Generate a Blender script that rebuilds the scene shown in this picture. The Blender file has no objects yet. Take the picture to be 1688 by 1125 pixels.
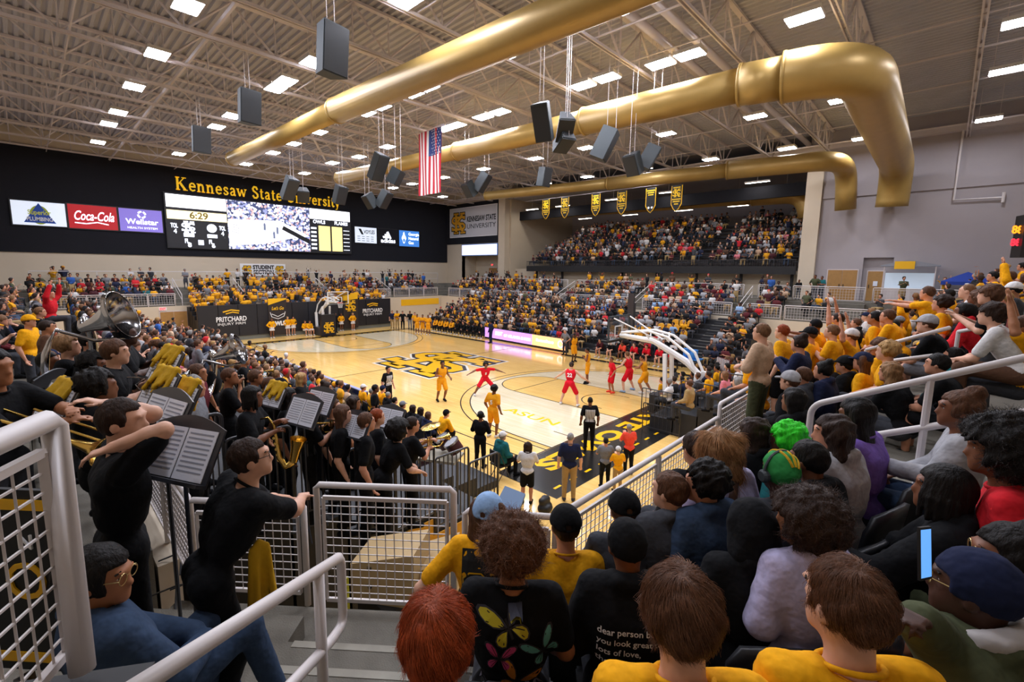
import bpy, math, random, numpy as np
from mathutils import Vector, Matrix
from mathutils.bvhtree import BVHTree
random.seed(11)
RNG = np.random.default_rng(11)
S = bpy.context.scene
COL = S.collection
PI = math.pi

# ------------------------------------------------------------------ camera, world, exposure
CAMP = np.array([23.2281, -18.1507, 5.8776])
yaw, pitch, roll, FPX = 2.34586593, -0.134563309, 0.0109911468, 754.828
CX, CY = 817.174, 548.061
fw = np.array([math.cos(pitch)*math.cos(yaw), math.cos(pitch)*math.sin(yaw), math.sin(pitch)])
rt = np.cross(fw, [0, 0, 1]); rt /= np.linalg.norm(rt); up = np.cross(rt, fw)
rt, up = math.cos(roll)*rt + math.sin(roll)*up, -math.sin(roll)*rt + math.cos(roll)*up
cam = bpy.data.cameras.new('camera'); camo = bpy.data.objects.new('camera', cam); COL.objects.link(camo)
M = Matrix.Identity(4)
for i in range(3):
    M[i][0], M[i][1], M[i][2], M[i][3] = rt[i], up[i], -fw[i], CAMP[i]
camo.matrix_world = M
cam.sensor_width = 36; cam.lens = FPX*36/1688
cam.shift_x = (844-CX)/1688; cam.shift_y = (CY-562.5)/1688
cam.clip_start = .05; cam.clip_end = 200
S.camera = camo
W = bpy.data.worlds.new('world'); S.world = W; W.use_nodes = True
W.node_tree.nodes['Background'].inputs[0].default_value = (.6, .62, .7, 1)
W.node_tree.nodes['Background'].inputs[1].default_value = .03
S.view_settings.view_transform = 'Standard'; S.view_settings.look = 'None'
S.view_settings.gamma = 1; S.view_settings.use_curve_mapping = False
S.view_settings.exposure = 0.55
S.cycles.use_denoising = True
S.cycles.sample_clamp_indirect = 6
S.cycles.max_bounces = 6; S.cycles.diffuse_bounces = 4; S.cycles.glossy_bounces = 3
LAMP = 62.0          # emission of the ceiling fixtures

def ray(u, v): return fw + (u-CX)/FPX*rt - (v-CY)/FPX*up
def at_depth(u, v, d): return CAMP + d*ray(u, v)
def project(p):
    d = np.asarray(p)-CAMP; z = d@fw
    return (CX+FPX*(d@rt)/z, CY-FPX*(d@up)/z, z)
# floor height of each stand as a plane z = a + gx*x + gy*y
SLOPE = {'LB': (1.15-.39*12.4, 0, -.39), 'NE': (2.95-21.6*.47, .47, 0), 'LU': (2.95-.42*17.9, 0, -.42),
         'RB': (.3-.36*11, 0, .36), 'F': (0, 0, 0), 'PB': (.55-.4*16.2, .4, 0)}
def on_slope(u, v, sec, H):
    a, gx, gy = SLOPE[sec]; d = ray(u, v)
    t = (a+H+gx*CAMP[0]+gy*CAMP[1]-CAMP[2])/(d[2]-gx*d[0]-gy*d[1])
    return CAMP + t*d

# ------------------------------------------------------------------ materials
def lin(c):
    if isinstance(c, str): c = tuple(int(c[i:i+2], 16)/255 for i in (0, 2, 4))
    return tuple(x/12.92 if x <= .04045 else ((x+.055)/1.055)**2.4 for x in c)
def mat(name, c, rough=.7, metal=0, noise=0, nscale=8, bump=0, bscale=60, spec=.5, emit=0, coat=0):
    m = bpy.data.materials.new(name); m.use_nodes = True; nt = m.node_tree; b = nt.nodes['Principled BSDF']
    b.inputs['Base Color'].default_value = (*lin(c), 1); b.inputs['Roughness'].default_value = rough
    b.inputs['Metallic'].default_value = metal; b.inputs['Specular IOR Level'].default_value = spec
    b.inputs['Coat Weight'].default_value = coat
    if emit:
        b.inputs['Emission Color'].default_value = (*lin(c), 1); b.inputs['Emission Strength'].default_value = emit
    if noise:
        tc = nt.nodes.new('ShaderNodeTexCoord'); n = nt.nodes.new('ShaderNodeTexNoise'); n.inputs['Scale'].default_value = nscale; n.inputs['Detail'].default_value = 5
        mx = nt.nodes.new('ShaderNodeMix'); mx.data_type = 'RGBA'; mx.blend_type = 'MULTIPLY'; mx.inputs[0].default_value = noise
        mx.inputs[6].default_value = (*lin(c), 1); nt.links.new(tc.outputs['Object'], n.inputs['Vector']); nt.links.new(n.outputs['Fac'], mx.inputs[7]); nt.links.new(mx.outputs[2], b.inputs['Base Color'])
    if bump:
        tc = nt.nodes.new('ShaderNodeTexCoord'); n = nt.nodes.new('ShaderNodeTexNoise'); n.inputs['Scale'].default_value = bscale
        bp = nt.nodes.new('ShaderNodeBump'); bp.inputs['Strength'].default_value = bump; bp.inputs['Distance'].default_value = .02
        nt.links.new(tc.outputs['Object'], n.inputs['Vector']); nt.links.new(n.outputs['Fac'], bp.inputs['Height']); nt.links.new(bp.outputs[0], b.inputs['Normal'])
    return m
def objcol(name, rough, bump=0, bscale=40, noise=0, nscale=20, spec=.4, stretch=None, sss=0):
    m = bpy.data.materials.new(name); m.use_nodes = True; nt = m.node_tree; b = nt.nodes['Principled BSDF']
    oi = nt.nodes.new('ShaderNodeObjectInfo'); b.inputs['Roughness'].default_value = rough; b.inputs['Specular IOR Level'].default_value = spec
    tc = nt.nodes.new('ShaderNodeTexCoord'); vec = tc.outputs['Object']
    if stretch:
        mp = nt.nodes.new('ShaderNodeMapping'); mp.inputs['Scale'].default_value = stretch; nt.links.new(vec, mp.inputs['Vector']); vec = mp.outputs[0]
    n = nt.nodes.new('ShaderNodeTexNoise'); n.inputs['Scale'].default_value = nscale; n.inputs['Detail'].default_value = 4; nt.links.new(vec, n.inputs['Vector'])
    mr = nt.nodes.new('ShaderNodeMapRange'); mr.inputs[1].default_value = .3; mr.inputs[2].default_value = .7; mr.inputs[3].default_value = 1-noise; mr.inputs[4].default_value = 1+noise; nt.links.new(n.outputs['Fac'], mr.inputs[0])
    mx = nt.nodes.new('ShaderNodeMix'); mx.data_type = 'RGBA'; mx.blend_type = 'MULTIPLY'; mx.inputs[0].default_value = 1
    nt.links.new(oi.outputs['Color'], mx.inputs[6]); nt.links.new(mr.outputs[0], mx.inputs[7]); nt.links.new(mx.outputs[2], b.inputs['Base Color'])
    if bump:
        n2 = nt.nodes.new('ShaderNodeTexNoise'); n2.inputs['Scale'].default_value = bscale; n2.inputs['Detail'].default_value = 3; nt.links.new(vec, n2.inputs['Vector'])
        bp = nt.nodes.new('ShaderNodeBump'); bp.inputs['Strength'].default_value = bump; bp.inputs['Distance'].default_value = .03 if name == 'cloth' else .01
        nt.links.new(n2.outputs['Fac'], bp.inputs['Height']); nt.links.new(bp.outputs[0], b.inputs['Normal'])
    return m
MT = {}
MT['skin'] = objcol('skin', .5, noise=.08, nscale=14)
MT['cloth'] = objcol('cloth', .9, bump=1.0, bscale=7, noise=.1, nscale=30, spec=.2)
MT['hair'] = objcol('hair', .6, bump=.9, bscale=22, noise=.35, nscale=16, stretch=(3, 3, .7), spec=.2)
MT['strand'] = objcol('hair_strand', .45, noise=.3, nscale=40)
MT['wallb'] = mat('beige_wall_paint', 'd6c7b0', .85, noise=.12, nscale=.6)
MT['wallr'] = mat('block_wall_paint', 'aaa2a4', .85, noise=.12, nscale=.8)
MT['navy'] = mat('navy_acoustic_panel', '10121d', .9, noise=.4, nscale=2)
MT['deck'] = mat('painted_roof_deck', 'bab8c0', .8, noise=.2, nscale=.7)
MT['steel'] = mat('painted_roof_steel', 'd3c9c8', .6, noise=.12, nscale=2)
MT['gold'] = mat('gold_duct_paint', 'b0904f', .42, .3, noise=.2, nscale=1.5)
MT['white'] = mat('white_rail_paint', 'd9d2d0', .4)
MT['black'] = mat('black_paint', '141416', .5)
MT['blackm'] = mat('black_powder_coat', '34353a', .3)
MT['seat'] = mat('black_seat_plastic', '1b1c20', .45)
MT['conc'] = mat('concrete', '7d786d', .9, noise=.45, nscale=5, bump=.25, bscale=80)
MT['concl'] = mat('concrete_nosing', 'a9a497', .9, noise=.3, nscale=9)
MT['bleach'] = mat('bleacher_deck', '25262a', .6, noise=.3, nscale=3)
MT['tan'] = mat('tan_wood_door', 'b4864a', .5, noise=.3, nscale=6)
MT['lamp'] = mat('lamp_diffuser', 'eef1ff', .5, emit=LAMP)
MT['strip'] = mat('strip_lamp_diffuser', 'fff6ec', .5, emit=22)
MT['frame'] = mat('lamp_housing', 'cfcac4', .5)
MT['gold_y'] = mat('gold_paint', 'f2b90f', .5)
MT['gold_t'] = mat('gold_letter', 'f6c81c', .5)
MT['wht'] = mat('white_print', 'f2f2f2', .6)
MT['blk'] = mat('black_print', '111111', .6)
MT['brass'] = mat('brass', 'd8b25c', .22, 1)
MT['silver'] = mat('silver_plate', 'd8d8dc', .16, 1, noise=.5, nscale=9)
MT['yellowcloth'] = mat('yellow_cloth', 'd9a90c', .9, noise=.35, nscale=9, bump=.5, bscale=14)
MT['speaker'] = mat('black_speaker_cabinet', '23262a', .55)
MT['speakers'] = mat('grey_speaker_side', '3b4246', .6)
MT['paper'] = mat('sheet_music_paper', 'e4e6f0', .8)
MT['glass'] = mat('clear_glass', 'dfe8ea', .05)
MT['blue'] = mat('blue_plastic', '2f7fd0', .4)
MT['red'] = mat('red_print', 'b5121c', .5)
gb = MT['glass'].node_tree.nodes['Principled BSDF']; gb.inputs['Transmission Weight'].default_value = 1; gb.inputs['IOR'].default_value = 1.05; gb.inputs['Alpha'].default_value = .35

def vcol_mat():
    m = bpy.data.materials.new('crowd_cloth_and_skin'); m.use_nodes = True; nt = m.node_tree
    a = nt.nodes.new('ShaderNodeVertexColor'); a.layer_name = 'col'
    nt.links.new(a.outputs[0], nt.nodes['Principled BSDF'].inputs['Base Color']); nt.nodes['Principled BSDF'].inputs['Roughness'].default_value = .85
    return m
MT['crowd'] = vcol_mat()

def wood(name, c1, c2, rough=.22):
    m = bpy.data.materials.new(name); m.use_nodes = True; nt = m.node_tree; b = nt.nodes['Principled BSDF']
    tc = nt.nodes.new('ShaderNodeTexCoord')
    br = nt.nodes.new('ShaderNodeTexBrick'); br.inputs['Scale'].default_value = 1; br.inputs['Mortar Size'].default_value = .0015; br.inputs['Brick Width'].default_value = 1.6; br.inputs['Row Height'].default_value = .065
    br.inputs['Color1'].default_value = (*lin(c1), 1); br.inputs['Color2'].default_value = (*lin(c2), 1); br.inputs['Mortar'].default_value = (*[x*.6 for x in lin(c2)], 1); br.inputs['Bias'].default_value = 0
    n = nt.nodes.new('ShaderNodeTexNoise'); n.inputs['Scale'].default_value = .5; n.inputs['Detail'].default_value = 4
    mr = nt.nodes.new('ShaderNodeMapRange'); mr.inputs[3].default_value = .85; mr.inputs[4].default_value = 1.12
    mx = nt.nodes.new('ShaderNodeMix'); mx.data_type = 'RGBA'; mx.blend_type = 'MULTIPLY'; mx.inputs[0].default_value = 1
    L = nt.links.new
    L(tc.outputs['Object'], br.inputs['Vector']); L(tc.outputs['Object'], n.inputs['Vector']); L(n.outputs['Fac'], mr.inputs[0]); L(br.outputs['Color'], mx.inputs[6]); L(mr.outputs[0], mx.inputs[7]); L(mx.outputs[2], b.inputs['Base Color'])
    b.inputs['Roughness'].default_value = rough; b.inputs['Specular IOR Level'].default_value = .6
    return m
MT['court'] = wood('maple_court', 'f3ca7c', 'eabc6a', .1)
MT['courtc'] = wood('pale_maple_court', 'e8dabc', 'decfa8', .1)
MT['paintk'] = mat('black_court_paint', '1d1c1b', .2)
MT['painty'] = mat('gold_court_paint', 'f2b80c', .22)
MT['paintw'] = mat('white_court_paint', 'e9e4d6', .22)

# ------------------------------------------------------------------ mesh builder
class MB:
    def __init__(s): s.v = []; s.f = []; s.m = []; s.n = 0; s.cur = 0
    def add(s, v, f):
        s.v += [tuple(map(float, x)) for x in v]; s.f += [tuple(i+s.n for i in q) for q in f]; s.m += [s.cur]*len(f); s.n += len(v); return s
    def box(s, c, d, rz=0, R=None):
        x, y, z = d[0]/2, d[1]/2, d[2]/2
        P = [(-x, -y, -z), (x, -y, -z), (x, y, -z), (-x, y, -z), (-x, -y, z), (x, -y, z), (x, y, z), (-x, y, z)]
        if R is None: R = Matrix.Rotation(rz, 3, 'Z')
        return s.add([R @ Vector(p)+Vector(c) for p in P], [(0, 3, 2, 1), (4, 5, 6, 7), (0, 1, 5, 4), (1, 2, 6, 5), (2, 3, 7, 6), (3, 0, 4, 7)])
    def b2(s, lo, hi): return s.box([(a+b)/2 for a, b in zip(lo, hi)], [b-a for a, b in zip(lo, hi)])
    def bar(s, a, b, w, h=None, upv=(0, 0, 1)):
        a, b = Vector(a), Vector(b); d = (b-a); L = d.length; d.normalize(); u = Vector(upv)
        if abs(d.dot(u)) > .98: u = Vector((1, 0, 0))
        x = d.cross(u).normalized(); z = x.cross(d)
        R = Matrix((x, d, z)).transposed(); return s.box((a+b)/2, (w, L, h or w), R=R)
    def tube(s, pts, r, n=8, caps=True):
        pts = [Vector(p) for p in pts]; rr = r if isinstance(r, (list, tuple)) else [r]*len(pts)
        vs = []; prev = None
        for i, p in enumerate(pts):
            d = (pts[min(i+1, len(pts)-1)]-pts[max(i-1, 0)]).normalized()
            if prev is None:
                u = Vector((0, 0, 1)) if abs(d.z) < .9 else Vector((1, 0, 0)); x = d.cross(u).normalized()
            else: x = (prev-d*prev.dot(d)).normalized()
            prev = x; y = d.cross(x)
            vs += [p+rr[i]*(math.cos(2*PI*k/n)*x+math.sin(2*PI*k/n)*y) for k in range(n)]
        fs = [(i*n+k, i*n+(k+1) % n, (i+1)*n+(k+1) % n, (i+1)*n+k) for i in range(len(pts)-1) for k in range(n)]
        if caps: fs += [tuple(range(n-1, -1, -1)), tuple(range((len(pts)-1)*n, len(pts)*n))]
        return s.add(vs, fs)
    def lathe(s, prof, n=24, Mx=None):
        Mx = Mx or Matrix.Identity(4)
        vs = [Mx @ Vector((r*math.cos(2*PI*k/n), r*math.sin(2*PI*k/n), z)) for r, z in prof for k in range(n)]
        return s.add(vs, [(i*n+k, i*n+(k+1) % n, (i+1)*n+(k+1) % n, (i+1)*n+k) for i in range(len(prof)-1) for k in range(n)])
    def prism(s, poly, lo, hi, fn):
        n = len(poly); v = [fn(x, y, lo) for x, y in poly]+[fn(x, y, hi) for x, y in poly]
        return s.add(v, [tuple(range(n-1, -1, -1)), tuple(range(n, 2*n))]+[(i, (i+1) % n, (i+1) % n+n, i+n) for i in range(n)])
    def poly(s, pts): return s.add(pts, [tuple(range(len(pts)))])
    def mesh(s, name, m):
        me = bpy.data.meshes.new(name); me.from_pydata(s.v, [], s.f)
        for x in (m if isinstance(m, list) else [m]): me.materials.append(x)
        if isinstance(m, list): me.polygons.foreach_set('material_index', s.m)
        return me
    def build(s, name, m, parent=None, smooth=False):
        me = s.mesh(name, m)
        if smooth: me.polygons.foreach_set('use_smooth', [True]*len(me.polygons))
        return link(name, me, parent)
def world(o):
    return ((world(o.parent) @ o.matrix_parent_inverse) if o.parent else Matrix.Identity(4)) @ o.matrix_basis
def adopt(o, parent):
    o.parent = parent; o.matrix_parent_inverse = world(parent).inverted(); return o
def link(name, me, parent=None):
    o = bpy.data.objects.new(name, me); COL.objects.link(o)
    return adopt(o, parent) if parent is not None else o
def tag(o, label, cat, group=None, kind=None):
    o['label'] = label; o['category'] = cat
    if group: o['group'] = group
    if kind: o['kind'] = kind
    return o
def empty(name, loc=(0, 0, 0), rz=0, R=None):
    o = bpy.data.objects.new(name, None); COL.objects.link(o); o.empty_display_size = .1
    if R is not None: o.matrix_basis = Matrix.Translation(Vector(loc)) @ R.to_4x4()
    else: o.location = loc; o.rotation_euler = (0, 0, rz)
    return o
def struct(o): o['kind'] = 'structure'; return o
def frame_R(right, upv):
    r, u = Vector(right).normalized(), Vector(upv).normalized(); return Matrix((r, u, r.cross(u))).transposed()
TEXTS = []
def text(s, size, loc, R, m, parent=None, name='lettering', width=None, align='CENTER', ext=.004, shear=0, offset=0, valign='CENTER', sx=1):
    cu = bpy.data.curves.new(name, 'FONT'); cu.body = s; cu.size = size; cu.align_x = align; cu.align_y = valign; cu.extrude = ext; cu.shear = shear; cu.offset = offset
    cu.materials.append(m); o = bpy.data.objects.new(name, cu); COL.objects.link(o); cu.resolution_u = 3
    Mx = Matrix.Translation(Vector(loc)) @ R.to_4x4() @ Matrix.Diagonal((sx, 1, 1, 1))
    TEXTS.append(o)
    if parent is not None: adopt(o, parent)
    o.matrix_basis = Mx
    if width:
        bpy.context.view_layer.update(); xs = [c[0] for c in o.bound_box]; k = width/max(max(xs)-min(xs), 1e-4)
        o.matrix_basis = Matrix.Translation(Vector(loc)) @ R.to_4x4() @ Matrix.Diagonal((k, 1, 1, 1))
    return o
def strokes(mb, lines, fn, lo, hi, grow=0):
    """flat strokes with square ends: lines = [(points, width)]; fn maps (x, y, depth) to space"""
    for pts, w in lines:
        w = w+grow; n = len(pts); L = []; Rr = []
        for i, (x, y) in enumerate(pts):
            a, b = pts[max(i-1, 0)], pts[min(i+1, n-1)]
            def nm(p, q):
                d = math.hypot(q[0]-p[0], q[1]-p[1]) or 1; return ((q[0]-p[0])/d, (q[1]-p[1])/d)
            t1, t2 = nm(a, (x, y)) if i else nm((x, y), b), nm((x, y), b) if i < n-1 else nm(a, (x, y))
            tx, ty = t1[0]+t2[0], t1[1]+t2[1]; l = math.hypot(tx, ty) or 1; tx, ty = tx/l, ty/l
            k = 1/max(.5, tx*t1[0]+ty*t1[1]); ex = (-grow/2 if i == 0 else grow/2 if i == n-1 else 0)
            x, y = x+tx*ex, y+ty*ex
            L.append((x-ty*w/2*k, y+tx*w/2*k)); Rr.append((x+ty*w/2*k, y-tx*w/2*k))
        for i in range(n-1): mb.prism([L[i], Rr[i], Rr[i+1], L[i+1]], lo, hi, fn)
EMB_K = [([(-.2, -.5), (-.2, .5)], .17), ([(-.12, .02), (.3, .46)], .15), ([(-.02, .1), (.36, -.46)], .17), ([(-.38, .5), (0, .5)], .1), ([(-.38, -.5), (0, -.5)], .1), ([(.14, .5), (.5, .5)], .1), ([(.18, -.5), (.56, -.5)], .1)]
EMB_S = [([(.46, .2), (.46, .31), (.3, .31), (-.4, .31), (-.5, .2), (-.5, .1), (-.38, .02), (.36, -.03), (.48, -.12), (.48, -.22), (.36, -.32), (-.36, -.32), (-.5, -.32), (-.5, -.2)], .12)]
def emblem(loc, R, size, mats, parent, step=.004, name='emblem'):
    """the interlocked K and S: halo, dark outline, gold face"""
    loc = Vector(loc)
    for i, (m, g) in enumerate(mats):
        mb = MB(); z = step*(i+1)
        fn = lambda x, y, d: loc + R @ Vector((x*size, y*size, d))
        strokes(mb, EMB_S, fn, 0, z, g); strokes(mb, EMB_K, fn, 0, z+step*.3, g)
        mb.build(name if i == len(mats)-1 else name+'_outline', m, parent)

# ------------------------------------------------------------------ the hall: floor, walls, roof
XF, YR, DECK, XN, YL = -27.9, 24.0, 16.3, 28.5, -24.6
I3 = Matrix.Identity(3)
R_FAR = frame_R((0, 1, 0), (0, 0, 1))      # signs on the far wall, read by someone looking along -x
R_RIGHT = frame_R((1, 0, 0), (0, 0, 1))    # signs on the right wall, read by someone looking along +y
struct(MB().b2((XF, YL, -.2), (XN, 38, 0)).build('floor', MT['court']))
# painted court: thin layers of paint on the boards
def arc(cx, cy, r, a0, a1, n=40): return [(cx+r*math.cos(a0+(a1-a0)*i/n), cy+r*math.sin(a0+(a1-a0)*i/n)) for i in range(n+1)]
court = empty('court_markings', (0, 0, 0)); tag(court, 'painted markings of the basketball court on the maple floor', 'court markings')
lines = MB()
flat = lambda x, y, d: (x, y, d)
for sgn in (-1, 1):
    bx = sgn*12.725; e = sgn*14.325; pale, key = MB(), MB()
    a = math.asin(6.30/6.325)
    pts = [(e, 6.32)]+arc(bx, 0, 6.325, PI/2, 3*PI/2, 48)+[(e, -6.32)]
    if sgn < 0: pts = [(-x, y) for x, y in [(14.325, 6.32)]+arc(12.725, 0, 6.325, PI/2, 3*PI/2, 48)+[(14.325, -6.32)]]
    pale.poly([(x, y, .003) for x, y in (pts if sgn > 0 else pts[::-1])])
    k = [(sgn*x, y) for x, y in [(14.325, -1.83), (14.325, 1.83)]+arc(8.53, 0, 1.83, PI/2, 3*PI/2, 24)]
    key.poly([(x, y, .005) for x, y in (k if sgn > 0 else k[::-1])])
    pale.build('pale_area', MT['courtc'], court); key.build('free_throw_lane', MT['court'], court)
    def L(pts, w=.05): strokes(lines, [([(sgn*x, y) for x, y in pts], w)], flat, .006, .0075)
    L([(14.325, 6.6)]+arc(12.725, 0, 6.75, math.acos(-.0)+.211, 2*PI-PI/2-.211, 48)+[(14.325, -6.6)])
    L([(14.325, 6.32)]+arc(12.725, 0, 6.325, PI/2, 3*PI/2, 48)+[(14.325, -6.32)])
    L([(14.325, 1.83), (8.53, 1.83), (8.53, -1.83), (14.325, -1.83)]); L(arc(8.53, 0, 1.83, PI/2, 3*PI/2, 24))
    L([(13.1, 1.22)]+arc(12.725, 0, 1.22, PI/2, 3*PI/2, 20)+[(13.1, -1.22)])
    L([(14.325, 7.62), (14.325, -7.62)]); L([(13.4, -5.0), (14.3, -5.0)], .04)
for y in (-7.62, 7.62): strokes(lines, [([(-14.3, y), (14.3, y)], .05)], flat, .006, .0075)
strokes(lines, [([(0, -7.6), (0, -3.3)], .05), ([(0, 3.3), (0, 7.6)], .05)], flat, .006, .0075)
lines.build('line', MT['paintk'], court)
apron = MB(); apron.b2((14.36, -9.0, .001), (16.55, 9.4, .004)); apron.b2((-15.3, -8.5, .001), (-14.36, 8.6, .004)); apron.b2((-14.4, 7.8, .001), (14.4, 8.35, .004))
apron.build('black_apron', MT['paintk'], court)
dash = MB()
for i in range(24): dash.b2((16.12, -8.6+i*.75, .004), (16.2, -8.3+i*.75, .006))
for i in range(30): dash.b2((-14.62, -8.2+i*.56, .004), (-14.5, -7.8+i*.56, .006))
dash.b2((-15.3, -8.5, .004), (-15.2, 8.6, .006)); dash.b2((-14.3, 8.3, .004), (14.3, 8.37, .006))
dash.build('gold_dash', MT['painty'], court)['kind'] = 'stuff'
R_COURT = frame_R((1, 0, 0), (0, 1, 0))
emblem((.3, 0, .002), R_COURT, 5.5, [(MT['paintw'], .13), (MT['paintk'], .08), (MT['painty'], 0)], court, .002, 'centre_emblem')
R_APR = frame_R((0, -1, 0), (1, 0, 0))
o = text('STATE OWLS', 1.02, (15.02, -3.0, .006), R_APR, MT['painty'], court, 'baseline_lettering', width=9.6, ext=.001, offset=.045)
o = text('ASUN', .75, (11.7, -4.28, .006), R_COURT, MT['painty'], court, 'conference_lettering', width=2.7, ext=.001, offset=.01)
# walls
def wallbox(name, lo, hi, m): return struct(MB().b2(lo, hi).build(name, m))
wallbox('wall_far', (XF-.3, YL, 0), (XF, 38, DECK), MT['wallb'])
wallbox('wall_left', (XF, YL-.3, 0), (XN, YL, DECK), MT['wallb'])
wallbox('wall_near', (XN, YL, 0), (XN+.3, 38, DECK), MT['wallb'])
rw = MB()
rw.b2((14.87, YR, 0), (18.75, YR+.4, DECK)); rw.b2((20.4, YR, 0), (XN, YR+.4, DECK)); rw.b2((18.75, YR, 7.06), (20.4, YR+.4, DECK)); rw.b2((18.75, YR+.4, 4), (20.4, YR+1.0, 7.2))
struct(rw.build('wall_right', MT['wallr']))
rw = MB(); rw.b2((XF, YR, 0), (-24.5, YR+.4, DECK)); rw.b2((-24.5, YR, 7.72), (-17.5, YR+.4, DECK)); rw.b2((-24.5, YR+2.5, 4), (-17.5, YR+2.9, 7.8)); rw.b2((-24.7, YR, 4), (-24.5, YR+2.7, 7.8))
struct(rw.build('wall_right.001', MT['wallb']))
struct(MB().b2((-17.5, YR-.3, 0), (-16.4, YR+.6, 15.2)).b2((-16.6, YR+.6, 0), (-16.2, 38, DECK)).build('wall_right.002', MT['wallb']))
struct(MB().b2((14.87, YR-.35, 0), (15.9, YR+.5, 15.2)).build('trim_1', MT['wallb']))
struct(MB().b2((14.9, YR+.4, 0), (15.3, 38, DECK)).build('wall_right.003', MT['wallb']))
wallbox('wall_back', (-17, 37.6, 0), (15.3, 38, DECK), MT['wallr'])
struct(MB().b2((15.9, YR-.12, 11.4), (XN, YR, 12.35)).build('trim_2', MT['wallr']))
struct(MB().b2((XF, 23.6, 14.87), (XN, 24.1, 15.25)).build('trim_3', MT['steel']))
struct(MB().b2((XF, YL, 6.88), (XF+.1, YR-.05, 15.0)).build('trim_4', MT['navy']))
struct(MB().b2((XF+.1, YR-.1, 9.38), (-17.5, YR, 14.7)).build('trim_5', MT['navy']))
# ribbed roof deck
rib = MB(); n = 150; prof = []
for i in range(n):
    y = YL+(YR-YL+.5)*i/n; w = (YR-YL+.5)/n
    prof += [(y, DECK), (y+w*.35, DECK), (y+w*.5, DECK-.09), (y+w*.85, DECK-.09)]
prof.append((YR+.5, DECK))
vs = [(x, y, z) for x in (XF, XN) for y, z in prof]; k = len(prof)
rib.add(vs, [(i, i+1, i+1+k, i+k) for i in range(k-1)]); rib.b2((XF, YL, DECK+.05), (XN, 38, DECK+.3))
struct(rib.build('ceiling', MT['deck']))
struct(MB().b2((-16.4, 24.2, 14.6), (14.9, 37.8, 14.8)).build('ceiling.001', MT['deck']))
struct(MB().b2((-16.4, 26.2, 12.15), (14.9, 26.5, 13.2)).build('trim_6', MT['navy']))

# roof trusses across the hall
def truss(x, y0, y1, zb, big=False):
    t = empty('roof_truss', (x, y0, zb))
    c = .16 if big else .11
    MB().bar((x-.07, y0, zb), (x-.07, y1, zb), .05, c).bar((x+.07, y0, zb), (x+.07, y1, zb), .05, c).build('bottom_chord', MT['steel'], t)
    MB().bar((x, y0, DECK-.15), (x, y1, DECK-.15), .2, .1).build('top_chord', MT['steel'], t)
    w = MB(); n = int((y1-y0)/3.1); s = (y1-y0)/n
    for i in range(n):
        a = y0+i*s
        w.tube([(x, a, DECK-.2), (x, a+s/2, zb)], .05, 5, False); w.tube([(x, a+s/2, zb), (x, a+s, DECK-.2)], .05, 5, False)
        w.tube([(x, a, zb), (x, a, DECK-.2)], .032, 4, False); w.tube([(x, a+s/2, zb), (x, a+s/2, DECK-.2)], .032, 4, False)
    o = w.build('web', MT['steel'], t); o['kind'] = 'stuff'
    return t
ORD = 'first second third fourth fifth sixth seventh eighth ninth tenth eleventh twelfth thirteenth fourteenth fifteenth'.split()
tx = [-26.0+3.5*i for i in range(15)]
for i, x in enumerate(tx):
    t = truss(x+.2, YL, 24, 14.55, i == 14)
    tag(t, f'steel roof truss crossing the hall, {ORD[i]} out from the scoreboard wall', 'roof truss', 'roof trusses under the deck')
for i, (y, r) in enumerate(((-20.5, .03), (-16.2, .03), (-12.4, .09), (-7.9, .03), (-2.2, .04), (.5, .03), (5.3, .03), (8.6, .04), (12.7, .03), (17, .03), (21, .05))):
    tag(MB().tube([(XF, y, 14.62+r), (XN, y, 14.62+r)], r, 6).build('bridging_rod', MT['steel']), f'long steel bridging rod tying the roof trusses, {ORD[i]} counted from the left stand', 'bridging rod', 'bridging rods of the roof')
for i, (x, r) in enumerate(((13.7, .17), (14.75, .17))):
    tag(MB().tube([(x, -6, 15.45), (x, 23.9, 15.45)], r, 12).build('roof_pipe', MT['steel'], smooth=True), ('thick round pipe under the roof, the one nearer the scoreboard', 'thick round pipe under the roof, the one farther from the scoreboard')[i], 'pipe', 'twin pipes under the roof')
# diagonal braces
for i, (a, b) in enumerate((((-20, -12, 14.7), (-10, -6.5, 14.7)), ((-16, 1, 14.7), (-8, -4, 14.7)))):
    tag(MB().bar(a, b, .12).build('roof_brace', MT['steel']), ('slanting steel brace under the roof above the scoreboard sign', 'slanting steel brace under the roof beside the second gold duct')[i], 'roof brace')

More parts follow.
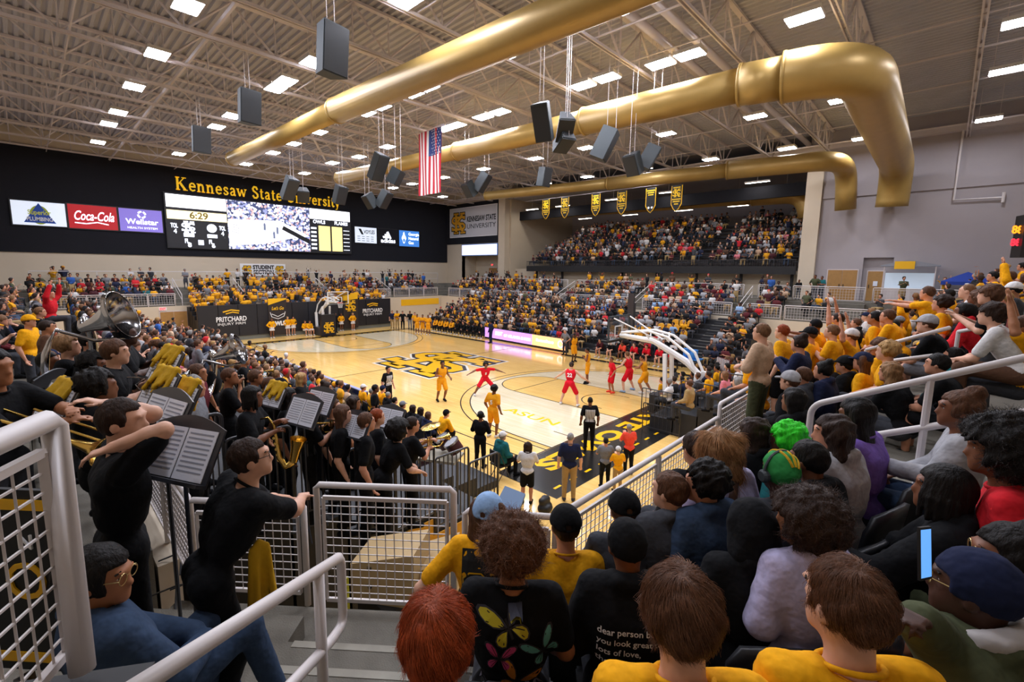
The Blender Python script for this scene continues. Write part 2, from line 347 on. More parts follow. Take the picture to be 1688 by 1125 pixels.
# ceiling lights
LIGHTS = [(4.29, -13.6), (-.77, -13.6), (-5.75, -13.7), (-11.1, -13.7), (-14.26, -13.8), (-20.2, -13.8), (-19.9, -9.1), (-9.95, -9.1), (-6.96, -9.1), (-.9, -8.9), (.35, -8.9), (3.22, -8.9), (9.9, -8.8), (11.1, -8.8), (14.5, -13.6), (9.4, -13.6),
          (-.85, -4.1), (.7, -4.1), (3.41, -4), (4.63, -4), (10, -3.85), (11.25, -3.8), (13.76, -3.7), (14.95, -3.6), (-6.26, -4.3), (-10.26, -4.3), (-6.07, .6), (-10.26, .7), (.1, .7), (1.3, .7), (3.51, .75), (4.8, .8), (10.12, .85), (11.41, .85), (13.75, 1.15), (14.97, 1.15), (18.84, 1.1),
          (14.69, 10.9), (18.52, 11.1), (9.68, 10.75), (9.32, 19.3), (14.32, 19.6), (18.4, 20), (23.92, 20), (24.09, 11.6), (24.17, 6.4), (-.45, 10.2), (-6.11, 10.1), (-11.54, 10.1), (4.15, 10.2), (5.44, 14.5), (-1.34, 18.7), (-20.56, 17.3), (-13.82, .3), (-19.72, -4.4), (-14, -4.3), (-19.7, .5), (-6.2, 18.7), (4.2, 18.9), (-16.5, 10.1),
          (18.8, -3.7), (18.8, -8.8), (24, 1.1), (24, -3.8), (20.5, -14.5), (9.8, -20), (0, -20), (-10, -20), (19, -20), (-20, 10.1)]
lb = MB().box((0, 0, .09), (1.06, .78, .14)); lme = lb.mesh('housing', MT['frame'])
ldm = MB(); ldm.add([(-.5, -.36, 0), (-.5, .36, 0), (.5, .36, 0), (.5, -.36, 0)], [(0, 1, 2, 3)]); ldm = ldm.mesh('diffuser', MT['lamp'])
lr = MB().tube([(-.4, 0, .15), (-.4, 0, 1.85)], .012, 4).mesh('hanger', MT['steel']); lr2 = MB().tube([(.4, 0, .15), (.4, 0, 1.85)], .012, 4).mesh('hanger', MT['steel'])
def rowname(y): return ORD[min(range(8), key=lambda i: abs(y-[-20, -13.7, -9, -4, .8, 10.4, 14.5, 19.3][i]))]
cnt = {}
for x, y in sorted(LIGHTS, key=lambda p: (rowname(p[1]), p[0])):
    t = empty('ceiling_light', (x, y, 14.45)); r = rowname(y); cnt[r] = cnt.get(r, 0)+1
    for nm, me in (('housing', lme), ('diffuser', ldm), ('hanger', lr), ('hanger', lr2)):
        o = bpy.data.objects.new(nm, me); COL.objects.link(o); o.parent = t
    tag(t, f'bright ceiling light, {ORD[cnt[r]-1]} from the scoreboard wall in {r} light row from left stand', 'ceiling light', 'bright ceiling lights under the roof')
st = MB(); st.add([(-.9, -.12, 0), (-.9, .12, 0), (.9, .12, 0), (.9, -.12, 0)], [(0, 1, 2, 3)]); st = st.mesh('diffuser', MT['strip']); sh = MB().box((0, 0, .07), (1.9, .3, .12)).mesh('housing', MT['frame'])
for i, (x, y, z) in enumerate([(-13.5, 25.4, 13.2), (-9, 25.4, 13.2), (-2.5, 25.4, 13.3), (3.4, 25.4, 13.4), (11, 25.4, 13.4), (-9, 30, 12.2), (-3, 30, 12.2), (3, 30, 12.2), (8.2, 30, 12.2), (12.5, 28.3, 12.4)]):
    t = empty('strip_light', (x, y, z))
    MB().tube([(x, y, z+.1), (x, y, 14.62)], .012, 4).build('hanger', MT['steel'], t)
    for nm, me in (('housing', sh), ('diffuser', st)):
        o = bpy.data.objects.new(nm, me); COL.objects.link(o); o.parent = t
    tag(t, f'thin strip light over the upper deck, {ORD[i%5]} from the scoreboard end of the {"front" if i<5 else "rear"} line', 'strip light', 'strip lights over the upper deck')

# gold ducts
def bend(pts, r=1.2, n=7):
    out = [Vector(pts[0])]
    for i in range(1, len(pts)-1):
        a, b, c = Vector(pts[i-1]), Vector(pts[i]), Vector(pts[i+1]); u, w = (a-b).normalized(), (c-b).normalized()
        p, q = b+u*r, b+w*r
        out += [p*(1-t)**2+b*2*t*(1-t)+q*t*t for t in [k/n for k in range(n+1)]]
    return out+[Vector(pts[-1])]
def duct(name_label, runs):
    t = empty('air_duct', runs[0][0][0]); tag(t, name_label, 'duct', 'gold ducts under the roof')
    for pts, r in runs: MB().tube(pts, r, 28).build('duct_section', MT['gold'], t, True)
    for pts, r in runs:
        MB().tube([pts[0], Vector(pts[0])+(Vector(pts[1])-Vector(pts[0])).normalized()*.1], r+.025, 28).build('joint_ring', MT['gold'], t, True)
duct('long gold duct nearest the left stand, ending short of the scoreboard wall', [([(-12.6, -7.5, 13.25), (2, -7.3, 13.2)], .46), ([(2, -7.3, 13.2), (16, -7.0, 12.95), (27, -6.8, 12.8)], .56)])
duct('biggest gold duct, bending down beside the right wall at its near end', [([(-12.6, .2, 13.1), (1, 1.0, 13.05)], .45), ([(1, 1.0, 13.05), (10, 1.25, 13)], .53), ([(10, 1.25, 13), (16.8, 1.5, 12.95)], .62), ([(16.8, 1.5, 12.95), (18.2, 1.7, 12.9)], .74), (bend([(18.2, 1.7, 12.9), (20.4, 2.0, 12.9), (20.1, 22.6, 12.9), (20.0, 22.9, 10.4)], 2.1), .86)])
duct('gold duct nearest the right stand, dropping beside the grey column', [([(-10.2, 14.4, 13.15), (2, 16.8, 13.2)], .42), ([(2, 16.8, 13.2), (11, 18.0, 13.2)], .5), (bend([(11, 18.0, 13.2), (17.2, 19.2, 13.2), (17.4, 22.6, 13.1), (17.5, 23.0, 10.4)], 1.4), .62)])
duct('gold duct inside the upper deck alcove behind the dark beam', [([(-14, 28, 12.9), (10, 28, 12.6)], .6), (bend([(10, 28, 12.6), (13.9, 28, 12.5), (14.4, 28, 10.6)], 1.3), .75)])
tag(MB().tube([(22.95, 23.8, 14.9), (22.95, 23.8, 10.65), (25.1, 23.8, 10.6)], .06, 8).tube([(25.1, 23.8, 10.9), (25.1, 23.8, 10.3)], .08, 8).build('wall_pipe', MT['white']), 'white pipe running down the right wall and turning level', 'pipe')

# ------------------------------------------------------------------ stands
def stand(label, rows, axis, lo, hi, m=MT['bleach'], depth=.8, solid=True, gap=()):
    """rows = [(centre across, floor height)]; axis 'y' rows run along x, axis 'x' rows run along y"""
    t = empty('grandstand', (lo, rows[0][0], 0) if axis == 'y' else (rows[0][0], lo, 0)); tag(t, label, 'grandstand', kind='thing')
    for c, z in rows:
        b = MB(); th = z if solid else .12
        s = depth/2+.02
        if axis == 'y': b.b2((lo, c-s, z-th), (hi(c) if callable(hi) else hi, c+s, z))
        else: b.b2((c-s, lo, z-th), (c+s, hi, z))
        b.build('tread', m, t)
    return t
def aisle(x, rows, label):
    t = empty('stair_strip', (x, rows[0][0], rows[0][1])); tag(t, label, 'stairs')
    for y, z in rows:
        MB().b2((x-.55, y-.4, z), (x+.55, y-.34, z+.015)).build('nosing', MT['concl'], t); MB().b2((x-.5, y-.1, z), (x+.5, y+.3, z+.14)).build('half_step', MT['bleach'], t)
LBR = [(-10-.8*i, .21+.312*i) for i in range(9)]
RBR = [(10.6+.78*i, .16+.288*i) for i in range(9)]
LUR = [(-17.9-.85*i, 2.95+.357*i) for i in range(5)]
RUR = [(17.9+.8*i, 2.95+.32*i) for i in range(4)]
NER = [(21.6+.85*i, 2.95+.4*i) for i in range(8)]
FUR = [(-21.6-.8*i, 2.95+.32*i) for i in range(4)]
FBR = [(-18.22-.72*i, 1.75+.3*i) for i in range(4)]
UDR = [(24.7+.85*i, 6.45+.42*i) for i in range(11)]
PBR = [(16.2+.85*i, .55+.34*i) for i in range(4)]
stand('dark bleachers of the left stand running beside the court behind the press table', LBR, 'y', -14.5, lambda c: 15.0 if c > -12.3 else 17.4)
stand('dark bleachers of the right stand rising behind the team benches', RBR, 'y', -14.8, 14.6)
stand('concrete upper rows of the left stand above the walkway', LUR, 'y', -20, 17.6, MT['conc'])
stand('concrete upper rows of the right stand below the upper deck', RUR, 'y', -20, 19.5, MT['conc'])
stand('concrete rows of the near end stand on the right of the picture', NER, 'x', -14.7, 20, MT['conc'], .85)
stand('concrete rows of the far end stand under the scoreboard', FUR, 'x', -20, 20, MT['conc'])
aisle(5.6, RBR, 'dark bleacher stairs behind the near basket arm'); aisle(12.1, RBR, 'dark bleacher stairs beside the blue coolers')
stand('student bleachers behind the black padded wall', FBR, 'x', -9.2, 7.8)
stand('dark steep rows of the upper deck in the alcove', UDR, 'y', -13, 14.6, MT['bleach'], .85, False)
stand('small bleacher behind the near basket', PBR, 'x', -2.2, 6.5, MT['bleach'], .85)
fl = MB()
fl.b2((XF, -21.7, 0), (-24.4, 21, 4.0)); fl.b2((XF, 20.6, 0), (XN, 24.2, 4.0)); fl.b2((-16, 24.2, 3.8), (14.8, 37.6, 4.0)); fl.b2((-24.4, YL, 0), (XN, -21.95, 4.45)); fl.b2((27.9, -22, 0), (XN, 20.6, 5.9))
fl.b2((18.7, YR+.4, 3.8), (20.4, YR+1, 4)); fl.b2((-24.5, YR, 3.8), (-17.5, YR+2.6, 4))
struct(fl.build('floor.001', MT['conc']))
for nm, lo, hi in (('wall_left', (-20.9, -17.45, 0), (17.6, -17.25, 2.74)), ('wall_right', (-20.9, 17.25, 0), (20.4, 17.45, 2.74)), ('wall_far', (-21.15, -17.5, 0), (-20.95, 17.5, 2.74)), ('wall_near', (20.95, -14.7, 0), (21.15, 17.2, 2.74))):
    wallbox(nm, lo, hi, MT['wallb'])
wallbox('wall_deck', (-16.2, 25.6, 4.0), (14.6, 25.7, 6.1), MT['wallb'])
fas = empty('deck_front', (0, 24.3, 6)); tag(fas, 'black front edge of the upper deck with a low black picket railing', 'deck front')
MB().b2((-13.2, 24.22, 5.8), (14.6, 24.34, 6.42)).build('fascia', MT['black'], fas); MB().b2((-13.2, 24.2, 6.95), (14.6, 24.26, 7.0)).build('rail', MT['blackm'], fas); fp_ = MB(); [fp_.b2((-13.2+.18*i, 24.21, 6.42), (-13.18+.18*i, 24.24, 6.95)) for i in range(155)]; fp_.build('pickets', MT['blackm'], fas)['kind'] = 'stuff'
for i in range(8): MB().b2((-12.5+3.8*i, 25.1, 4.0), (-12.3+3.8*i, 25.3, 6.35)).build('support_post', MT['black'], fas)
# chamfered corner: e runs along the front rail, n points up the aisle
EC = Vector((.75, .66, 0)).normalized(); NC = Vector((EC.y, -EC.x, 0)); C0 = Vector((20.4, -15.6, 0))
def corner(e, n, z): return C0+EC*e+NC*n+Vector((0, 0, z))
def cbox(mb, e0, e1, n0, n1, z0, z1):
    return mb.prism([(e0, n0), (e1, n0), (e1, n1), (e0, n1)], z0, z1, lambda x, y, d: corner(x, y, d))
tag(cbox(MB(), -2.75, .9, .0, 1.2, 0, 2.75).build('corner_landing', MT['conc']), 'concrete landing at the foot of the aisle behind the white gate', 'landing')
stp = empty('aisle_steps', corner(-.6, .6, 2.75)); tag(stp, 'concrete aisle steps with pale worn nosings leading down to the white gate', 'steps')
for k in range(7):
    n0 = .62+.43*k; z = 2.95+.2*k
    cbox(MB(), -1.35, .02, n0, n0+.46, 0, z).build('step', MT['conc'], stp)
    cbox(MB(), -1.3, -.02, n0-.012, n0+.05, z-.05, z+.004).build('nosing', MT['concl'], stp)
cr = empty('corner_rows', corner(1.5, 1, 2.75)); tag(cr, 'concrete seating rows of the near corner on both sides of the aisle', 'grandstand')
for j in range(5):
    n0 = .35+.88*j; z = 2.95+.42*j
    cbox(MB(), .02, 2.2+.55*j, n0, n0+.9, 0, z).build('tread', MT['conc'], cr)
    cbox(MB(), -4.2, -1.35, n0, n0+.9, 0, z).build('tread', MT['conc'], cr)

# ------------------------------------------------------------------ railings
def wires(mb, a, b, z0, z1, pitch, r):
    a, b = Vector(a), Vector(b); L = (b-a).length; n = max(2, int(L/pitch)); m = max(2, int((z1-z0)/pitch))
    for i in range(1, n): p = a+(b-a)*i/n; mb.bar((p.x, p.y, z0), (p.x, p.y, z1), r)
    for j in range(1, m): z = z0+(z1-z0)*j/m; mb.bar((a.x, a.y, z), (b.x, b.y, z), r)
def railing(label, a, b, zf, h=1.0, r=.03, pitch=.075, wr=.007, post=1.6, group=None, foot=.12, m=MT['white'], bare=False):
    a, b = Vector(a), Vector(b); d = (b-a); L = d.length; u = d/L
    t = empty('guard_rail', (a.x, a.y, zf)); tag(t, label, 'railing', group)
    P = lambda s, z: (a.x+u.x*s, a.y+u.y*s, z)
    MB().tube([P(0, zf), P(0, zf+h-r), P(r, zf+h), P(L-r, zf+h), P(L, zf+h-r), P(L, zf)], r, 8).build('top_rail', m, t, True)
    n = max(1, round(L/post))
    for i in range(1, n): MB().bar(P(L*i/n, zf), P(L*i/n, zf+h-r), r*1.6).build('post', m, t)
    if bare:
        MB().bar(P(0, zf+h*.5), P(L, zf+h*.5), r*1.2).build('lower_rail', m, t); return t
    for i in range(n):
        s0, s1 = L*i/n+.06, L*(i+1)/n-.06
        fr = MB(); z0, z1 = zf+foot, zf+h-.12
        fr.bar(P(s0, z1), P(s1, z1), .025, .035).bar(P(s0, z0), P(s1, z0), .025, .035).bar(P(s0, z0), P(s0, z1), .025).bar(P(s1, z0), P(s1, z1), .025)
        f = fr.build('panel_frame', m, t)
        w = MB(); wires(w, P(s0, 0), P(s1, 0), z0, z1, pitch, wr); o = w.build('wire_mesh', m, f); o['kind'] = 'stuff'
    return t
WR = 'white railings of the corner'
c = lambda e, n: tuple(corner(e, n, 0)[:2])+(0,)
railing('taller white mesh gate panel at the foot of the aisle', c(-1.36, -.0), c(-.12, -.0), 2.78, 1.18, group=WR, foot=.06)
railing('short white mesh railing between the gate and the corner by the leaning man', (18.45, -17.28, 0), c(-1.5, -.03), 2.75, 1.0, group=WR)
railing('short white railing in front of the person in the blue cap', c(-.02, -.03), (21.0, -15.1, 0), 2.75, 1.0, group=WR)
railing('white mesh railing along the front of the left stand by the tall music stand', (15.9, -17.28, 0), (18.4, -17.28, 0), 2.75, 1.0, group=WR)
railing('long white mesh railing sloping away in front of the near end stand', (21.0, -15.05, 0), (21.0, -11.15, 0), 2.75, 1.0, group=WR)
railing('taller white mesh panel in the railing of the near end stand', (21.0, -11.1, 0), (21.0, -9.5, 0), 2.75, 1.2, group=WR, post=2)
railing('white mesh railing beyond the taller panel of the near end stand', (21.0, -9.45, 0), (21.0, -3.0, 0), 2.75, 1.0, group=WR)
FR = 'far white railings of the walkway'
def frail(label, a, b, zf, h=1.0): return railing(label, a, b, zf, h, .028, .16, .012, 2.0, FR)
frail('white walkway railing far left under the scoreboard', (-21, -17, 0), (-21, -9.9, 0), 2.75)
frail('white walkway railing left of the student stairs', (-21, -8.9, 0), (-21, -5.7, 0), 2.75)
frail('white walkway railing behind the students in the middle', (-21, -3.7, 0), (-21, 2.6, 0), 2.75)
frail('white walkway railing behind the students toward the right corner', (-21, 3.6, 0), (-21, 10, 0), 2.75)
frail('white walkway railing at the far right corner above the beige wall', (-21, 10.6, 0), (-21, 16.8, 0), 2.75)
for i, (x0, x1) in enumerate(((-19.5, -13.5), (-12.5, -4), (-3, 4.4), (5.4, 12.3), (13.3, 15.4))): frail(f'white front railing of the right upper rows, {ORD[i]} stretch from the scoreboard', (x0, 17.3, 0), (x1, 17.3, 0), 2.75)
for i, (x0, x1) in enumerate(((-19, -12.5), (-11.5, -4.6), (-3.4, 3.4), (4.8, 12), (13, 14.8))): frail(f'white concourse railing below the upper deck, {ORD[i]} stretch from the scoreboard', (x0, 20.75, 0), (x1, 20.75, 0), 4.0)
frail('white concourse railing in front of the double tan doors', (15.3, 20.6, 0), (19.4, 20.6, 0), 4.0)
frail('white concourse railing in front of the food stall', (19.8, 20.6, 0), (25, 20.6, 0), 4.0)
frail('white walkway railing at the right corner behind the yellow crowd', (15.6, 17.3, 0), (20.5, 17.3, 0), 2.75)
railing('thin white rail along the foot of the scoreboard wall', (-25.0, -18, 0), (-25.0, 20, 0), 4.0, 1.45, .03, bare=True, post=4)
# stair handrails of the far and right stands
def hand(label, p, q, grp='white stair handrails', h=.9, m=MT['white'], r=.03):
    p, q = Vector(p), Vector(q); hz = Vector((0, 0, h)); hz2 = Vector((0, 0, h*.5))
    t = empty('stair_handrail', p); tag(t, label, 'handrail', grp)
    MB().tube([p, p+hz, q+hz, q], r, 7).build('rail', m, t); MB().tube([p+hz2, q+hz2], r*.8, 6).build('mid_rail', m, t)
for i, x in enumerate((-3.5, 4.6, 12.7)): hand(f'white handrail on the upper stairs of the right stand, {ORD[i]} stair from the scoreboard', (x, 17.4, 2.75), (x, 20.4, 4.0))
for i, y in enumerate((-9.4, -4.7, 3.1, 10.3)): hand(f'white handrail on the far end stairs, {ORD[i]} stair from the left', (-21.2, y, 2.75), (-24.2, y, 4.0))
# near aisle handrail and big corner post on the left
t = empty('aisle_handrail', corner(-.5, 1.5, 3.3)); tag(t, 'white tubular handrail running down the middle of the aisle steps', 'handrail')
a0, a1 = at_depth(555, 922, 2.42), at_depth(225, 1135, 1.12)
a0, a1 = Vector(a0), Vector(a1); dd = (a1-a0)
MB().tube([a0-dd*.02, a0+dd*.04, a0+dd*.5, a1+dd*.2], .027, 10).build('rail', MT['white'], t, True)
lo = Vector((0, 0, -.42))
MB().tube(bend([a0+dd*.02, a0-dd*.045, a0-dd*.045+lo*.95, a0+dd*.1+lo*1.02, a1+lo+dd*.2], .07, 5), .025, 10).build('lower_rail', MT['white'], t, True)
pp = a0+dd*.18; MB().tube([pp+Vector((0, 0, -.02)), (pp.x, pp.y, pp.z-1.0)], .027, 10).build('post', MT['white'], t, True)
t = empty('corner_guard_rail', (21.66, -18.14, 4.4)); tag(t, 'thick white tubular guard rail with wire mesh at the left edge', 'railing')
p0 = Vector(at_depth(88, 690, 1.15)); p1 = Vector(at_depth(136, 1107, 1.15)); gd = Vector((.83, -.55, 0)).normalized()
MB().tube([p1, Vector((p0.x, p0.y, p0.z-.02)), p0+gd*.02, p0+gd*1.2], .027, 12).build('top_rail', MT['white'], t, True)
fr = MB(); q0 = p0+gd*.05; zt, zb = p0.z-.07, p1.z+.02
fr.bar(q0+Vector((0, 0, -.07)), q0+gd*1.1+Vector((0, 0, -.07)), .02).bar((q0.x, q0.y, zb), (q0.x, q0.y, zt), .02)
fr.bar((q0.x, q0.y, zb), (q0.x+gd.x*1.1, q0.y+gd.y*1.1, zb), .02)
f = fr.build('panel_frame', MT['white'], t); w = MB(); wires(w, q0, q0+gd*1.1, zb, zt, .045, .0055); o = w.build('wire_mesh', MT['white'], f); o['kind'] = 'stuff'
for i, dz in enumerate((-.2, -.27)):
    q = p0+Vector((-.25, -.35, dz)); MB().tube([q, q+gd*1.2+Vector((0, 0, .02))], .014, 8).build('lower_rail', MT['white'], t)
tag(MB().box((p1.x+.2, p1.y-.2, p1.z-.18), (.62, .4, .3), math.atan2(gd.y, gd.x)).build('platform_ledge', MT['black']), 'dark platform ledge under the white guard rail at the left edge', 'ledge')

# stepped black railing at the end of the band bleachers, each picket its own piece
pk = {}
def black_rail(label, a, b, z0, h, group='black picket railings', n=8, drop=0):
    a, b = Vector(a), Vector(b); t = empty('picket_rail', (a.x, a.y, z0)); tag(t, label, 'railing', group)
    za, zb = z0+h, z0+h
    MB().tube(bend([(a.x, a.y, z0), (a.x, a.y, za), (b.x, b.y, zb), (b.x, b.y, z0)], .07, 4), .02, 8).build('frame_tube', MT['blackm'], t, True)
    MB().bar((a.x, a.y, z0+.1), (b.x, b.y, z0+.1), .025).build('bottom_bar', MT['blackm'], t)
    k = round(h, 2)
    if k not in pk: pk[k] = MB().bar((0, 0, .1), (0, 0, h), .016).mesh('picket', MT['blackm'])
    for i in range(1, n):
        o = link('picket', pk[k]); o.parent = t; p = (b-a)*i/n; o.location = (p.x, p.y, 0)
ys = [-17.22, -16.71, -15.95, -15.2, -14.43, -13.67, -12.9, -12.14]; zs = [4.23, 3.9, 3.64, 3.35, 3.04, 2.77, 2.46]
for i in range(7):
    h = 1.07 if i < 4 else 1.3
    black_rail(f'black picket railing at the end of the band bleachers, {ORD[i]} step down from the walkway', (17.46, ys[i], 0), (17.46, ys[i+1]-.02, 0), zs[i]-h, h)
for i, (x0, x1, zt) in enumerate(((15.55, 16.95, 1.03), (15.5, 16.93, 1.6), (16.95, 18.2, 2.15), (18.22, 19.4, 2.66))):
    black_rail(f'black picket railing at the end of the small bleacher, {ORD[i]} up from the court', (x0, -2.35-.06*i, 0), (x1, -2.35-.06*i, 0), zt-1.0, 1.0, n=9)

# ------------------------------------------------------------------ people: bodies and clothes grown from one smooth field each
class Field:
    def __init__(s, lo, hi, h):
        s.h = h; s.lo = np.array(lo, float); n = np.ceil((np.array(hi)-s.lo)/h).astype(int)+1
        s.F = np.full(n, 9.0, np.float32); s.ax = [s.lo[i]+h*np.arange(n[i]) for i in range(3)]
    def loc(s, lo, hi):
        sl = []
        for i in range(3):
            a = max(0, int((lo[i]-s.lo[i])/s.h)); b = min(s.F.shape[i], int((hi[i]-s.lo[i])/s.h)+2)
            if b-a < 1: return None
            sl.append(slice(a, b))
        g = np.meshgrid(*[s.ax[i][sl[i]] for i in range(3)], indexing='ij', sparse=True)
        return tuple(sl), g
    def put(s, sl, d, k):
        F = s.F[sl]
        if k > 0:
            hh = np.clip(.5+.5*(F-d)/k, 0, 1); s.F[sl] = F*(1-hh)+d*hh-k*hh*(1-hh)
        else: s.F[sl] = np.minimum(F, d)
    def cap(s, a, b, ra, rb=None, k=.03, cut=False):
        rb = ra if rb is None else rb; a, b = np.array(a, float), np.array(b, float); m = max(ra, rb)+k+2*s.h
        L = s.loc(np.minimum(a, b)-m, np.maximum(a, b)+m)
        if L is None: return s
        sl, (X, Y, Z) = L; ab = b-a; l2 = ab@ab+1e-9
        t = np.clip(((X-a[0])*ab[0]+(Y-a[1])*ab[1]+(Z-a[2])*ab[2])/l2, 0, 1)
        d = np.sqrt((X-a[0]-t*ab[0])**2+(Y-a[1]-t*ab[1])**2+(Z-a[2]-t*ab[2])**2)-(ra+(rb-ra)*t)
        if cut: s.F[sl] = np.maximum(s.F[sl], -d)
        else: s.put(sl, d, k)
        return s
    def ell(s, c, r, k=.03, R=None, cut=False):
        c = np.array(c, float); m = max(r)+k+2*s.h; L = s.loc(c-m, c+m)
        if L is None: return s
        sl, (X, Y, Z) = L; X, Y, Z = X-c[0], Y-c[1], Z-c[2]
        if R is not None:
            Q = np.array(R).T; X, Y, Z = Q[0, 0]*X+Q[0, 1]*Y+Q[0, 2]*Z, Q[1, 0]*X+Q[1, 1]*Y+Q[1, 2]*Z, Q[2, 0]*X+Q[2, 1]*Y+Q[2, 2]*Z
        k0 = np.sqrt((X/r[0])**2+(Y/r[1])**2+(Z/r[2])**2); k1 = np.sqrt((X/r[0]**2)**2+(Y/r[1]**2)**2+(Z/r[2]**2)**2)+1e-6
        d = k0*(k0-1)/k1
        if cut: s.F[sl] = np.maximum(s.F[sl], -d)
        else: s.put(sl, d, k)
        return s
    def clip(s, fn):
        X, Y, Z = np.meshgrid(*s.ax, indexing='ij', sparse=True); s.F = np.maximum(s.F, fn(X, Y, Z)).astype(np.float32); return s
    def wob(s, amp, fr, seed=0):
        X, Y, Z = np.meshgrid(*s.ax, indexing='ij', sparse=True); q = seed*1.7
        n = np.sin(fr*(X+.6*Z)+2.1*np.sin(fr*.6*Y+q)+q)*np.cos(fr*(.8*Y-.5*Z)+1.3*np.sin(fr*.7*X)+q*2)+.5*np.sin(fr*2.1*(Z+.3*Y)+q)*np.sin(fr*1.9*(X-Y)+q)
        s.F = (s.F+amp*n).astype(np.float32); return s
    def nets(s):
        F = np.pad(s.F, 1, constant_values=9.0); lo = s.lo-s.h; I = F < 0
        c = [(i, j, k) for i in (0, 1) for j in (0, 1) for k in (0, 1)]; n = np.array(F.shape)-1
        cnt = sum(I[i:i+n[0], j:j+n[1], k:k+n[2]].astype(np.int8) for i, j, k in c)
        act = (cnt > 0) & (cnt < 8); cells = np.argwhere(act)
        if len(cells) == 0: return np.zeros((0, 3)), np.zeros((0, 4), int)
        idx = np.full(act.shape, -1, np.int64); idx[act] = np.arange(len(cells))
        V = np.stack([F[cells[:, 0]+i, cells[:, 1]+j, cells[:, 2]+k] for i, j, k in c], 1); ca = np.array(c, float)
        acc = np.zeros((len(cells), 3)); w = np.zeros(len(cells))
        for a in range(8):
            for b in range(a+1, 8):
                if abs(ca[a]-ca[b]).sum() != 1: continue
                m = (V[:, a] < 0) != (V[:, b] < 0)
                t = (V[:, a]/(V[:, a]-V[:, b]+1e-12))[m]; acc[m] += ca[a]+(ca[b]-ca[a])*t[:, None]; w[m] += 1
        verts = lo+s.h*(cells+acc/w[:, None]); Q = []
        for ax in range(3):
            A = np.moveaxis(I, ax, 0); J = np.moveaxis(idx, ax, 0)
            m = A[:-1, 1:-1, 1:-1] != A[1:, 1:-1, 1:-1]; p = np.argwhere(m); i, j, k = p[:, 0], p[:, 1]+1, p[:, 2]+1
            q = np.stack([J[i, j-1, k-1], J[i, j, k-1], J[i, j, k], J[i, j-1, k]], 1); fl = A[i, j, k]
            if ax == 1: fl = ~fl
            q[~fl] = q[~fl][:, ::-1]; Q.append(q)
        return verts, np.concatenate(Q)
    def mesh(s, name, m):
        v, f = s.nets(); return np_mesh(name, v, f, m)
def np_mesh(name, v, f, m, smooth=True):
    me = bpy.data.meshes.new(name); me.vertices.add(len(v)); me.vertices.foreach_set('co', np.asarray(v, np.float32).ravel())
    k = f.shape[1]; me.loops.add(f.size); me.loops.foreach_set('vertex_index', f.astype(np.int32).ravel())
    me.polygons.add(len(f)); me.polygons.foreach_set('loop_start', np.arange(0, f.size, k, dtype=np.int32))
    me.polygons.foreach_set('use_smooth', np.full(len(f), smooth)); me.update(calc_edges=True); me.materials.append(m); return me

def rotm(y, p=0, r=0): return np.array(Matrix.Rotation(y, 3, 'Z') @ Matrix.Rotation(-p, 3, 'Y') @ Matrix.Rotation(r, 3, 'X'))
KEEP = []
class Pose:
    """joints in metres; +x is forward, +y is the person's left, origin on the floor under the hips"""
    def __init__(s, kind='sit', lean=.06, side=0, twist=0, head=(0, 0), L=None, R=None, legs=None, wide=1.0, curl=.5, roll=0):
        s.kind = kind; s.wide = wide; s.curl = curl; KEEP.append(s)
        hz = .52 if kind == 'sit' else .94 if kind == 'stand' else kind
        s.hip = np.array([0, 0, hz]); A = np.array(Matrix.Rotation(lean, 3, 'Y') @ Matrix.Rotation(-side, 3, 'X'))
        T = A @ np.array(Matrix.Rotation(twist, 3, 'Z')); s.T = T
        tl = .565
        s.spine = s.hip+A@[0, 0, tl*.42]; s.chest = s.hip+A@[0, 0, tl*.72]; s.neck = s.hip+A@[0.005, 0, tl]
        s.H = rotm(head[0]+twist, head[1]-lean*.3, roll); s.hc = s.neck+A@[.012, 0, .035]+s.H@[.02, 0, .115]
        s.sh = [s.neck+T@[0, .185*wide, -.055], s.neck+T@[0, -.185*wide, -.055]]
        if kind == 'sit': dl, dr = ((.04, .26, .76), (.28, .13, .645)), ((.04, -.26, .76), (.28, -.13, .645))
        else: dl, dr = ((-.04, .27, hz+.2), (.06, .28, hz-.04)), ((-.04, -.27, hz+.2), (.06, -.28, hz-.04))
        s.arm = [np.array(L or dl, float), np.array(R or dr, float)]
        s.leg = legs or ([((.46, .13*q, .53), (.44, .14*q, .09), (.6, .16*q, .035)) for q in (1, -1)] if kind == 'sit' else [((.03, .11*q, .50), (-.01, .115*q, .09), (.15, .14*q, .035)) for q in (1, -1)])
        s.hj = [s.hip+np.array([0, .095, -.02]), s.hip+np.array([0, -.095, -.02])]
    def bounds(s):
        P = np.array([s.hip, s.neck, s.hc+[0, 0, .16], s.hc-[.13, .13, 0], s.hc+[.13, .13, 0], *s.sh, *s.arm[0], *s.arm[1], *[q for l in s.leg for q in l]])
        return P.min(0)-.26, P.max(0)+.24
def torso(f, P, g=0, k=.06, fem=False):
    w = P.wide; T = P.T; y = np.array([0, 1, 0])
    f.cap(P.neck+T@[0, .12*w, -.065], P.neck+T@[0, -.12*w, -.065], .058+g, k=k)
    f.cap(P.chest+T@[0, .085*w, 0], P.chest-T@[0, .085*w, 0], .108+g, k=k)
    f.cap(P.chest+T@[0.01, .08*w, -.07], P.chest+T@[.01, -.08*w, -.07], .1+g, k=k)
    f.cap(P.spine+T@[0, .06*w, 0], P.spine-T@[0, .06*w, 0], .098+g+.02*(w-1), k=k)
    f.cap(P.hip+[0, .075*w, .02], P.hip-[0, .075*w, -.02], .105+g, k=k)
    if fem: f.ell(P.chest+T@[.085, .075, -.0], (.06, .07, .065), k=k); f.ell(P.chest+T@[.085, -.075, -.0], (.06, .07, .065), k=k)
